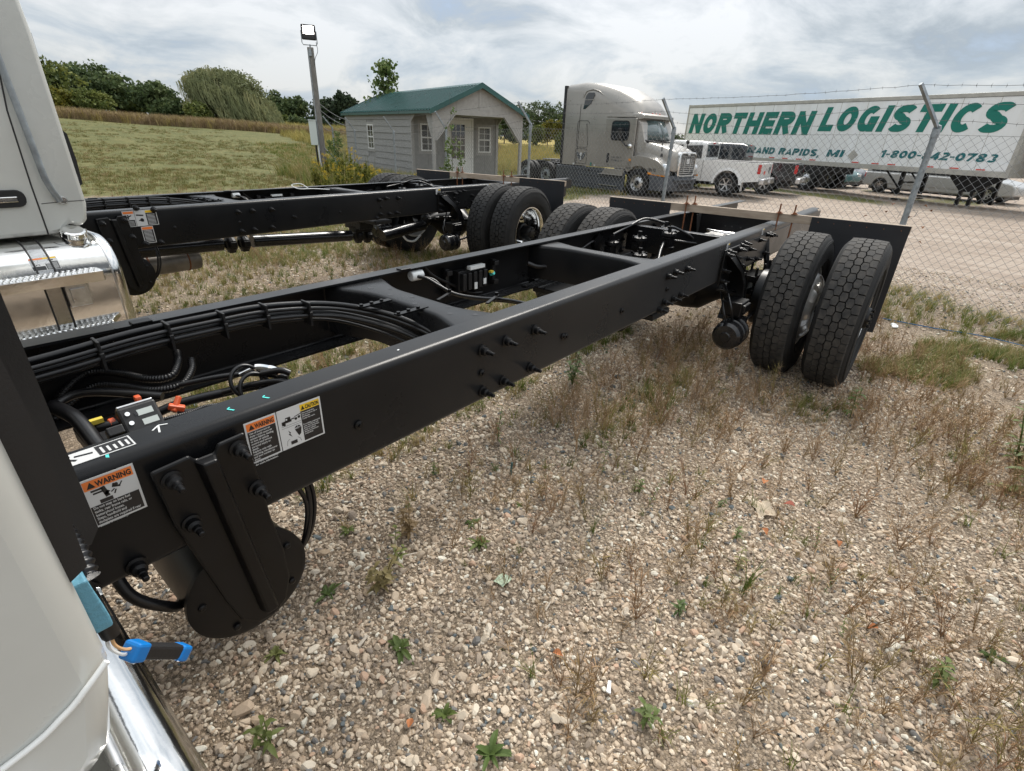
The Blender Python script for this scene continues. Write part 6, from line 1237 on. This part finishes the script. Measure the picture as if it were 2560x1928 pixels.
def crown_centres(rg,n,rx,ry,rz,cz,lumps=5,shell=.55):
    lc=rg.normal(size=(lumps,3)); lc/=np.linalg.norm(lc,axis=1)[:,None]; lc[:,2]=np.abs(lc[:,2])*.9-.25; lc*=.50
    k=rg.integers(0,lumps,n); d=rg.normal(size=(n,3)); d/=np.linalg.norm(d,axis=1)[:,None]; r_=rg.uniform(shell,1,n)**.5*.58
    p=lc[k]+d*r_[:,None]; q=p*np.array([rx,ry,rz]); q[:,2]+=cz; return q
def tree(name,label,pos,h,rx,kind=L_dark,seed=1,group=None,trunk=.28,n=170,leaf_=.42,cl=.9,ry=None,low=.12,per=26,lumps=6,copy_of=None,lean=0):
    T=thing(name,label,'tree',pos,0,group); rg=np.random.default_rng(seed); ry=ry or rx; z0=h*low; rz=(h-z0)/2
    c=crown_centres(rg,n,rx,ry,rz*1.02,z0+rz,lumps); c[:,0]+=lean*(c[:,2]/h)
    V,t=cards(c,rg.uniform(.5,1.1,len(c))*cl,per,leaf_,rg,1.0); fit('crown',card_mesh('crown',V,t),kind,T)
    mb=MB(); r0=h*.022*trunk/.28; mb.tube([(0,0,-.5),(0,0,h*.15),(lean*.3+.1*r0,0,h*.35),(lean*.5,0,h*.6),(lean*.7,0,h*.8)],[r0*1.2,r0,r0*.8,r0*.5,r0*.15],8)
    for k in range(9):
        e=c[rg.integers(0,len(c))]; zb=h*rg.uniform(.18,.5); a=Vector((lean*.3*zb/h,0,zb)); b=Vector(e); mb.tube([a,a.lerp(b,.5)+Vector((0,0,-.04*h)),b],[r0*.45,r0*.28,r0*.06],5)
    mb.part('trunk',M_bark,T,smooth=50); return T
def tpos(px,dist): p=at(px,300,dist); return (p.x,p.y,Gz(p.x,p.y)-.1)
def th(px,topy,dist): return at(px,topy,dist).z-tpos(px,dist)[2]
pxm=lambda dist:dist/1269.*1.06
far=[ # px, top py, dist, half width px, kind, label, name
 (20,110,78,85,L_mid,'mid green tree highest at the left beside the white cab','broadleaf_tree'),
 (118,128,76,70,L_mid,'olive green tree with uneven top left of the field edge','broadleaf_tree'),
 (190,152,80,62,L_dark,'dark green tree second in the row along the field edge','broadleaf_tree'),
 (255,150,84,52,L_dark,'dark tree with thin open top above the green bush','broadleaf_tree'),
 (300,175,80,48,L_dark,'dark tree sloping down to the right in the left woods','broadleaf_tree'),
 (345,212,82,40,L_mid,'small dark green tree between the left woods and the round tree','broadleaf_tree'),
 (395,200,74,50,L_dark,'round dark tree at the right end of the left woods','broadleaf_tree'),
 (430,245,72,32,L_dark,'low dark bushy tree at the gap in the tree line','broadleaf_tree'),
 (162,215,66,34,L_yel,'yellow-green bush under the left woods','bush'),
 (235,218,66,42,L_mid,'olive bush beside the yellow-green one','bush'),
 (498,252,66,26,L_mid,'small grey-green bush left of the willow','bush'),
 (722,232,88,28,L_dark,'slender leaning dark tree right of the willow','broadleaf_tree'),
 (688,222,92,22,L_dark,'dark tree top peeping out behind the willow','broadleaf_tree'),
 (700,285,84,24,L_mid,'low green bush at the foot of the leaning dark tree','bush'),
 (745,290,80,22,L_dark,'dark bush between the willow and the light pole','bush'),
 (820,244,86,30,L_pine,'dark pine directly behind the light pole','pine_tree'),
 (862,226,84,26,L_pine,'tall dark pine left of the shed roof','pine_tree'),
 (790,296,82,20,L_pine,'low dark pine beside the bare tree','pine_tree'),
 (1262,262,120,22,L_dark,'small dark tree at the left of the woods between shed and tractor','broadleaf_tree'),
 (1300,255,128,36,L_dark,'dark woods tree left of centre between shed and tractor','broadleaf_tree'),
 (1345,240,132,44,L_dark,'tallest dark tree between shed and tractor','broadleaf_tree'),
 (1395,248,130,44,L_dark,'dark woods tree next to the tractor sleeper','broadleaf_tree'),
 (1440,250,130,44,L_dark,'dark tree hidden behind the tractor sleeper','broadleaf_tree'),
 (1372,292,95,16,L_yel,'small yellow tree in front of the far woods','bush'),
 (1400,296,92,13,L_yel,'yellow bush beside the tractor in front of the far woods','bush'),
 (1345,310,90,20,L_mid,'green bush in front of the far woods','bush'),
 (1408,330,60,12,L_mid,'bright green bush just left of the tractor','bush'),
 (1700,335,110,26,L_dark,'dark bush behind the tractor hood','bush'),
 (1230,300,115,30,L_dark,'dark tree behind the shed porch','broadleaf_tree'),
 (842,300,96,22,L_dark,'low dark bush in the tree line just right of the light pole','bush'),(900,302,96,30,L_dark,'low dark bush hidden by the left shed corner','bush'),(1285,318,118,26,L_dark,'low dark bush at the left foot of the far woods','bush'),(1335,318,118,30,L_dark,'low dark bush in the middle of the far woods edge','bush'),(1430,318,118,30,L_dark,'low dark bush at the right foot of the far woods','bush'),(560,292,90,40,L_mid,'low grey-green bush under the willow left side','bush')]
for i,(px,ty,ds,hwp,kd,lab,nm) in enumerate(far):
    P=tpos(px,ds); hh=th(px,ty,ds); rx=hwp*pxm(ds)*.92; bush='bush' in nm
    if nm=='pine_tree': tree(nm,lab,P,hh,rx,kd,50+i,n=120,leaf_=.5,cl=.7,per=24,lumps=9,low=-.02)
    else: tree(nm,lab,P,hh,rx,kd,50+i,n=150 if bush else 230,leaf_=.26 if bush else .36,cl=.42 if bush else .68,per=20,low=-.08 if bush else -.04,trunk=.2,lumps=5 if bush else 11,lean=1.5 if px==722 else 0)
# willow
def willow(px,dist,topy,hwp):
    P=tpos(px,dist); h=th(px,topy,dist); rx=hwp*pxm(dist); rg=np.random.default_rng(5)
    T=thing('willow_tree','large weeping willow blown to the right at the field edge','tree',P,-YAW)
    V=[];tn=[]; NS=5200
    NH=150; hx=[]
    for k in range(NH):
        a=rg.uniform(0,2*PI); rr=rg.random()**.5; x=rx*rr*math.cos(a)*.88; y=rx*.8*rr*math.sin(a); tz=h*(.97-.50*(abs(x+rx*.25)/rx)**1.9-.38*(y/(rx*.85))**2)
        hx.append((x,y,tz*(rg.uniform(.88,1.0) if rg.random()<.5 else rg.uniform(.4,.9)),rg.random()))
    for k in range(NS):
        q0=hx[k%NH]; a=rg.uniform(0,2*PI); rr=rg.uniform(.15,1.05); x=q0[0]+rr*math.cos(a); y=q0[1]+rr*math.sin(a)
        top=q0[2]-.55*rr*rr+rg.normal(0,.10)
        ln=min(top-.4,rg.uniform(.7,2.4)); w=rg.uniform(.028,.055); n=6; drift=rg.uniform(.10,.75); tone=q0[3]; arcx=rg.uniform(-.2,.5)
        p0=np.array([x-arcx,y,top-.15]); prev=p0
        for i in range(1,n+1):
            t=i/n; q=np.array([x+drift*ln*t*t*.9+rg.normal(0,.03),y+rg.normal(0,.04),top-.15+.28*math.sin(min(1,t*3)*PI)*.8-ln*t**1.25])
            ww=w*(1-.5*t); o=np.array([ww*rg.uniform(.6,1.6),ww*.6,0]); V+= [prev-o,prev+o,q+o*.8,q-o*.8]; tn.append(min(1,max(0,tone*.6+rg.random()*.4))); prev=q
    o=fit('crown',card_mesh('crown',np.array(V),np.array(tn)),L_wil,T)
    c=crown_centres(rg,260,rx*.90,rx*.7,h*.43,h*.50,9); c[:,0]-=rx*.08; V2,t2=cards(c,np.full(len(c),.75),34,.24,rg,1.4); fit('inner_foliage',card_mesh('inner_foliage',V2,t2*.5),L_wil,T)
    mb=MB(); mb.tube([(0,0,-.5),(-.2,0,h*.25),(-.6,0,h*.55),(-.9,0,h*.8)],[.45,.38,.25,.06],8)
    for k in range(8): a=k*.8; mb.tube([(-.2,0,h*.22),(math.cos(a)*rx*.35,math.sin(a)*rx*.3,h*.5),(math.cos(a)*rx*.6,math.sin(a)*rx*.5,h*.62)],[.2,.12,.03],6)
    mb.part('trunk',M_bark,T,smooth=50)
willow(585,70,158,82)
# bare tree
P=tpos(772,92); T=thing('bare_tree','small leafless tree left of the light pole','tree',P); h=th(772,263,92); mb=MB(); rg=random.Random(4)
for s_ in (-.5,.6):
    P_=[Vector((s_*.3,0,0)),Vector((s_*.5,0,h*.3)),Vector((s_*1.0,0,h*.65)),Vector((s_*1.5,.1,h*.98))]; mb.tube(P_,[.12,.09,.06,.015],5)
    for k in range(12): q=P_[1].lerp(P_[3],rg.uniform(0,.9)); a=rg.uniform(-1,1); mb.tube([q,q+Vector((a*.7,rg.uniform(-.4,.4),rg.uniform(.5,1.1)))],[.03,.008],4)
mb.part('branches',M_bark,T)
# saplings with separate leaves
def sapling(name,label,pos,h,spread,seed,leaf_=.07,n=60,per=9,r0=.02,zmin=.15,white=False):
    T=thing(name,label,'tree',pos); rg=np.random.default_rng(seed); mb=MB(); mb.tube([(0,0,-.2),(.02*h,0,h*.5),(0,.01*h,h)],[r0,r0*.7,r0*.15],6); C_=[]
    for k in range(int(n/3)):
        z=h*rg.uniform(zmin,.98); a=rg.uniform(0,6.28); L=spread*(1.15-z/h)**.7*rg.uniform(.5,1); e=Vector((math.cos(a)*L,math.sin(a)*L,z+L*.6)); b=Vector((.01*h,0,z)); mb.tube([b,b.lerp(e,.5)+Vector((0,0,.03)),e],[r0*.3,r0*.2,r0*.06],4)
        for t in (.4,.7,1.0): C_.append(b.lerp(e,t))
    mb.part('trunk',M_bark,T,smooth=50); V,t=cards([tuple(c) for c in C_],np.full(len(C_),leaf_*2.0),per,leaf_*1.5,rg,1.0); fit('crown',card_mesh('crown',V,t),L_sap,T); return T
P=at(972,300,27.5); P.z=Gz(P.x,P.y); sapling('young_tree','young light-leaved tree rising behind the shed roof',tuple(P),at(972,157,27.5).z-P.z,1.35,3,.12,230,6,.05,.30)
P=at(1128,430,13.6); P.z=Gz(P.x,P.y); sapling('sapling','thin sapling in front of the shed porch post',tuple(P),at(1128,222,13.6).z-P.z,.22,8,.04,40,5,.010,.2)
for k,(px,ds,ty,lab) in enumerate(((1150,13.4,352,'leafy vine-like sapling in front of the white shed door'),(1122,13.2,372,'small leafy sapling on the fence left of the shed door'),(850,18.5,330,'green shrub at the foot of the light pole'),(835,20.2,355,'green shrub climbing the light pole'))):
    P=at(px,430,ds); P.z=Gz(P.x,P.y); sapling('sapling',lab,tuple(P),max(.7,at(px,ty,ds).z-P.z),.34 if k>1 else .26,20+k,.04,100 if k>1 else 60,6 if k>1 else 4,.009,.08)
# goldenrod
def goldenrod(seed):
    rg=np.random.default_rng(seed); st=MB(); C_=[];Y=[]
    for k in range(11):
        a=rg.uniform(0,6.28); r_=rg.uniform(0,.20); h=rg.uniform(.55,1.0); b=Vector((math.cos(a)*r_,math.sin(a)*r_,0)); e=b*1.9+Vector((0,0,h)); st.tube([b,b.lerp(e,.5),e],[.006,.005,.003],4)
        for j in range(9): C_.append(b.lerp(e,rg.uniform(.15,.85)))
        if k%3<1:
            for j in range(4): c=e+Vector((rg.uniform(-.09,.09),rg.uniform(-.09,.09),rg.uniform(-.10,.04))); Y.append(c)
    V,t=cards([tuple(c) for c in C_],np.full(len(C_),.06),5,.075,rg,1.3); V2,t2=cards([tuple(c) for c in Y],np.full(len(Y),.05),14,.026,rg)
    return st.mesh('stems'),card_mesh('leaves',V,t),card_mesh('plumes',V2,t2)
gr_=[goldenrod(i) for i in range(4)]; grp='goldenrod plants along the fence'
gl=[(880,15.5,1.15,'tallest goldenrod cluster in full flower against the left shed wall'),(920,14.6,1.1,'bright goldenrod right of the tallest cluster'),(948,13.6,.8,'low goldenrod clump below the side window'),(990,13.2,.75,'small goldenrod in front of the third fence post from the pole'),(1022,13.0,.72,'goldenrod sprig just left of the far mud flap plank'),(850,16.5,1.0,'goldenrod by the end fence post'),(822,17.5,1.0,'goldenrod at the foot of the light pole'),(796,16.0,.9,'green goldenrod left of the light pole'),(862,14.2,.8,'half-flowered goldenrod in front of the shed corner'),(835,14.5,.75,'short goldenrod between pole and shed'),(905,13.2,.7,'short leafy goldenrod above the truck rail'),(810,15,.7,'short leafy goldenrod below the meter box')]
for k,(px,ds,sc,lab) in enumerate(gl):
    P=at(px,430,ds); P.z=Gz(P.x,P.y); T=thing('goldenrod_plant',lab,'plant',tuple(P),k*1.3,grp); T.scale=(sc*.72,sc*.72,sc*1.05); s_,l_,p_=gr_[k%4]; fit('stems',s_,L_gstem,T); fit('leaves',l_,L_gstem,T); fit('flower_plumes',p_,L_gold,T)
# ---------------------------------------------------------------- tall brown grass along the top of the mown field
tall=[blade_mesh(26,1.0,.35,.035,.5,60+i,3) for i in range(4)]
def strip_pts(n,wd=4.5):
    t=RNG.random(n); A_=at(60,300,52); B_=at(830,300,50); C2=at(1250,300,70)
    P=[]
    for k in range(n):
        if t[k]<.62: p=A_.lerp(B_,t[k]/.62)
        else: p=B_.lerp(C2,(t[k]-.62)/.38)
        d=Vector((p.x-CAM.x,p.y-CAM.y,0)).normalized(); p=p+d*RNG.uniform(0,wd+(6 if t[k]>.62 else 0)); P.append((p.x,p.y))
    P=np.array(P); return P[:,0],P[:,1]
n=2600; u_=RNG.uniform(11.5,20.5,n); w_=RNG.normal(0,.75,n); X=FP.x+FD.x*u_+FN.x*w_; Y=FP.y+FD.y*u_+FN.y*w_; scatter('tall_fence_weeds',np.c_[X,Y,G(X,Y)-.03],RNG.uniform(.35,.85,n),RNG.uniform(0,6.28,n),tall,M_gr,tilt=.15)
x,y=strip_pts(9000); scatter('tall_dry_grass',np.c_[x,y,G(x,y)-.05],RNG.uniform(.55,1.0,len(x)),RNG.uniform(0,6.28,len(x)),tall,M_strip,tilt=.12)
M_goldf=var_mat('field_gold',[(0,(.28,.24,.07)),(.5,(.38,.31,.10)),(.8,(.20,.22,.07)),(1,(.50,.39,.12))],.9,noise=0)
n=9000; a_=RNG.uniform(0,1,n); r_=RNG.uniform(32,95,n); X,Y=[],[]
for k in range(n): p=at(700+820*a_[k],300,r_[k]); X.append(p.x); Y.append(p.y)
X,Y=np.array(X),np.array(Y); kk=(r_>52)|(X>fence_x(0)+.27*Y+4); kk&=~((X<24)&(Y>11)&(Y<26)&(X>12)&(r_<34)); X,Y=X[kk],Y[kk]; scatter('yellow_field',np.c_[X,Y,G(X,Y)-.1],RNG.uniform(.5,.95,len(X)),RNG.uniform(0,6.28,len(X)),tall,M_goldf,tilt=.12)
# ---------------------------------------------------------------- individual weeds and litter on the near gravel
wl=[(1197,1357,'rosette',1,1.1,'flat pale green rosette weed alone in the middle of the gravel'),(1180,1306,'rosette',4,.9,'small rosette weed just above the pale rosette'),(1025,1335,'leafy',2,1.2,'leafy weed right of the dangling cables'),(870,1325,'rosette',7,1.0,'broad-leaved weed close to the round tank'),(985,1405,'leafy',3,1.0,'leafy weed with thin stem left of the long twig'),(955,1460,'leafy',8,1.3,'spreading leafy weed below the dangling cables'),(820,1480,'rosette',9,1.1,'dark green weed just right of the tank edge'),(1000,1620,'rosette',10,1.3,'upright weed with one tall spoon-shaped leaf'),(690,1640,'rosette',11,1.0,'broad-leaved weed under the round tank'),(1112,1785,'rosette',12,.9,'bright small weed near the bottom left of the gravel'),(1225,1880,'rosette',13,1.5,'large reddish-green rosette at the bottom edge of the photo'),(1612,1795,'leafy',14,.9,'small bright weed at the bottom centre right'),(680,1870,'leafy',15,1.0,'weed beside the polished tank at the bottom'),(1555,1215,'tall',16,.6,'feathery small weed in mid gravel'),(2125,1045,'leafy',17,1.6,'bright green leafy clump just right of the front wheel contact'),(2275,970,'tall',5,1.2,'upright bright weed right of the outer tyre'),(2540,1160,'leafy',18,2.4,'large dark green weed at the right edge'),(2560,1225,'leafy',19,2.0,'green weed low at the right edge'),(2345,1700,'leafy',20,1.0,'small two-leaved seedling lower right'),(2480,1640,'rosette',21,.9,'pale weed near the lower right edge'),(1430,965,'leafy',22,1.7,'green leafy weed under the middle of the near rail'),(1245,1110,'tall',23,1.0,'grassy weed below the middle of the near rail'),(2520,1230,'rosette',24,1.8,'broad weed beside the large right-edge weed'),(600,1500,'leafy',25,.9,'weed in the shade beside the tank')]
for px,py,kd,sd,sc,lab in wl:
    p=gnd(px,py); z=Gz(p.x,p.y); me=weed_mesh(kd,sd+40); o=fit('weed_plant',me,M_leafg,loc=(p.x,p.y,z),rot=(0,0,sd)); o.scale=(sc,)*3; tag(o,lab,'weed',None)
dl=[(1590,1545,35,1.0,'tall reddish dry tuft right of the middle of the gravel'),(1480,1330,36,.8,'thin dry tuft in the centre of the gravel'),(2140,1290,37,1.0,'dry grass tuft beside the flattened brown paper'),(2250,1370,38,1.1,'long leaning grass stem on the right gravel'),(1330,1690,39,.7,'green-gold grass tuft at the lower centre'),(1440,1740,40,.9,'long dry stalk near the bottom'),(2300,1100,41,1.1,'dry tuft right of the tyre'),(1860,1480,42,1.2,'large grass tuft on the right gravel'),(1960,1130,43,.9,'reddish tuft below the wheels'),(2400,1180,44,1.1,'tall seeding grass near the right edge'),(1020,1270,45,.7,'thin dry stems below the near rail'),(2080,1460,46,.9,'dry spread tuft on the lower right gravel')]
for px,py,sd,sc,lab in dl:
    p=gnd(px,py); z=Gz(p.x,p.y); me=branch_mesh(sd,.26,11,.6) if sd%3 else blade_mesh(16,.24,.02,.004,1.0,sd,4); o=fit('grass_clump',me,M_dry if sd%3 else M_gr,loc=(p.x,p.y,z),rot=(0,0,sd)); o.scale=(sc,)*3; tag(o,lab,'grass tuft',None)
for k,(px,py,L,w_,rz,m,nm,lab,cat) in enumerate([(1218,1252,.045,.010,1.1,M_stick,'wood_chip','pale flat wood chip above the rosette weeds','wood chip'),(1202,1318,.05,.012,.6,M_stick,'wood_chip','pale splinter beside the rosette weeds','wood chip'),(1012,1388,.13,.006,-.5,M_stick,'twig','long pale twig lying by the leafy weeds','twig'),(908,1608,.05,.012,.3,M_stick,'wood_chip','broad grey wood chip near the spoon-leaved weed','wood chip'),(1522,1720,.045,.014,.4,M_wplast,'wood_chip','white angular chip near the bottom','wood chip'),(1370,1515,.05,.006,.2,M_stick,'twig','short pale stick in the middle gravel','twig')]):
    p=gnd(px,py); o=MB().prism([(-L/2,-w_/2),(L/2,-w_*.3),(L/2*.9,w_*.4),(-L/2*.9,w_/2)],0,.005,'z').part(nm,m,bev=.001); o.location=(p.x,p.y,Gz(p.x,p.y)+.012); o.rotation_euler=(.1,.08,rz); tag(o,lab,cat)
M_ol=mat('orange_dead_leaf',(.42,.16,.06),.8,noise=.3,nscale=40); M_bl=mat('brick_red_leaf',(.36,.12,.08),.8,noise=.3,nscale=40)
for k,(px,py,s_,m,lab) in enumerate([(1908,1212,.05,M_ol,'curled orange leaf left of the red leaf'),(1985,1272,.05,M_bl,'brick red leaf in the right gravel'),(2095,1355,.035,M_ol,'small orange leaf below the paper'),(1382,1635,.035,M_ol,'orange leaf fragment in the lower middle'),(1022,1825,.03,M_ol,'tiny orange leaf near the bottom left'),(2195,1570,.035,M_ol,'tan leaf on the lower right gravel'),(1905,1325,.04,M_ol,'tan leaf beside the crumpled paper')]):
    p=gnd(px,py); mb=MB(); leaf(mb,(0,0,.012),k*1.7,.25,s_,s_*.7,.8,4); o=mb.part('fallen_leaf',m,recalc=False); o.location=(p.x,p.y,Gz(p.x,p.y)+.006); tag(o,lab,'leaf')
p=gnd(1940,1295); mb=MB(); n=6; vs=[(x*.022,y*.016,.012+.008*math.sin(x*1.7+y)+.006*math.cos(y*2.1)) for x in range(n) for y in range(n)]; mb.add(vs,[(i*n+j,(i+1)*n+j,(i+1)*n+j+1,i*n+j+1) for i in range(n-1) for j in range(n-1)]); o=mb.part('crumpled_paper',M_paper,smooth=True); o.location=(p.x,p.y,Gz(p.x,p.y)); o.rotation_euler=(0,0,.6); tag(o,'crumpled tan paper scrap among the dry tufts','paper')
p=gnd(1257,1466); mb=MB(); n=5; vs=[(x*.014,y*.012,.014+.004*math.sin(x*1.7+y)) for x in range(n) for y in range(n)]; mb.add(vs,[(i*n+j,(i+1)*n+j,(i+1)*n+j+1,i*n+j+1) for i in range(n-1) for j in range(n-1)]); o=mb.part('wrapper_scrap',mat('green_wrapper',(.42,.50,.36),.6,noise=.3,nscale=80)); o.location=(p.x,p.y,Gz(p.x,p.y)); tag(o,'pale green wrapper scrap in the middle gravel','litter')
rp=[gnd(px,py) for px,py in ((2150,792),(2230,808),(2330,828),(2440,846),(2560,872),(2700,905))]; o=MB().tube(smo([(q.x,q.y,Gz(q.x,q.y)+.016) for q in rp],5),.0045,6).part('rope',M_rope,smooth=60); tag(o,'thin bright blue rope lying across the gravel behind the wheels','rope')
p=gnd(2235,822); mb=MB(); mb.sph((0,0,.015),.06,.03,.014,7,5); mb.sph((.05,.015,.015),.03,.03,.016,6,4); o=mb.part('plastic_litter',M_wplast,smooth=True); o.location=(p.x,p.y,Gz(p.x,p.y)); tag(o,'white crumpled plastic next to the blue rope','litter')
p=gnd(1276,1190); o=MB().tube([(0,0,.0),(.004,0,.035),(.01,0,.075)],.006,8).part('green_tube',mat('dark_green_plastic',(.04,.10,.10),.5)); o.location=(p.x,p.y,Gz(p.x,p.y)); tag(o,'short dark green plastic tube standing in the gravel','tube')
# ---------------------------------------------------------------- done
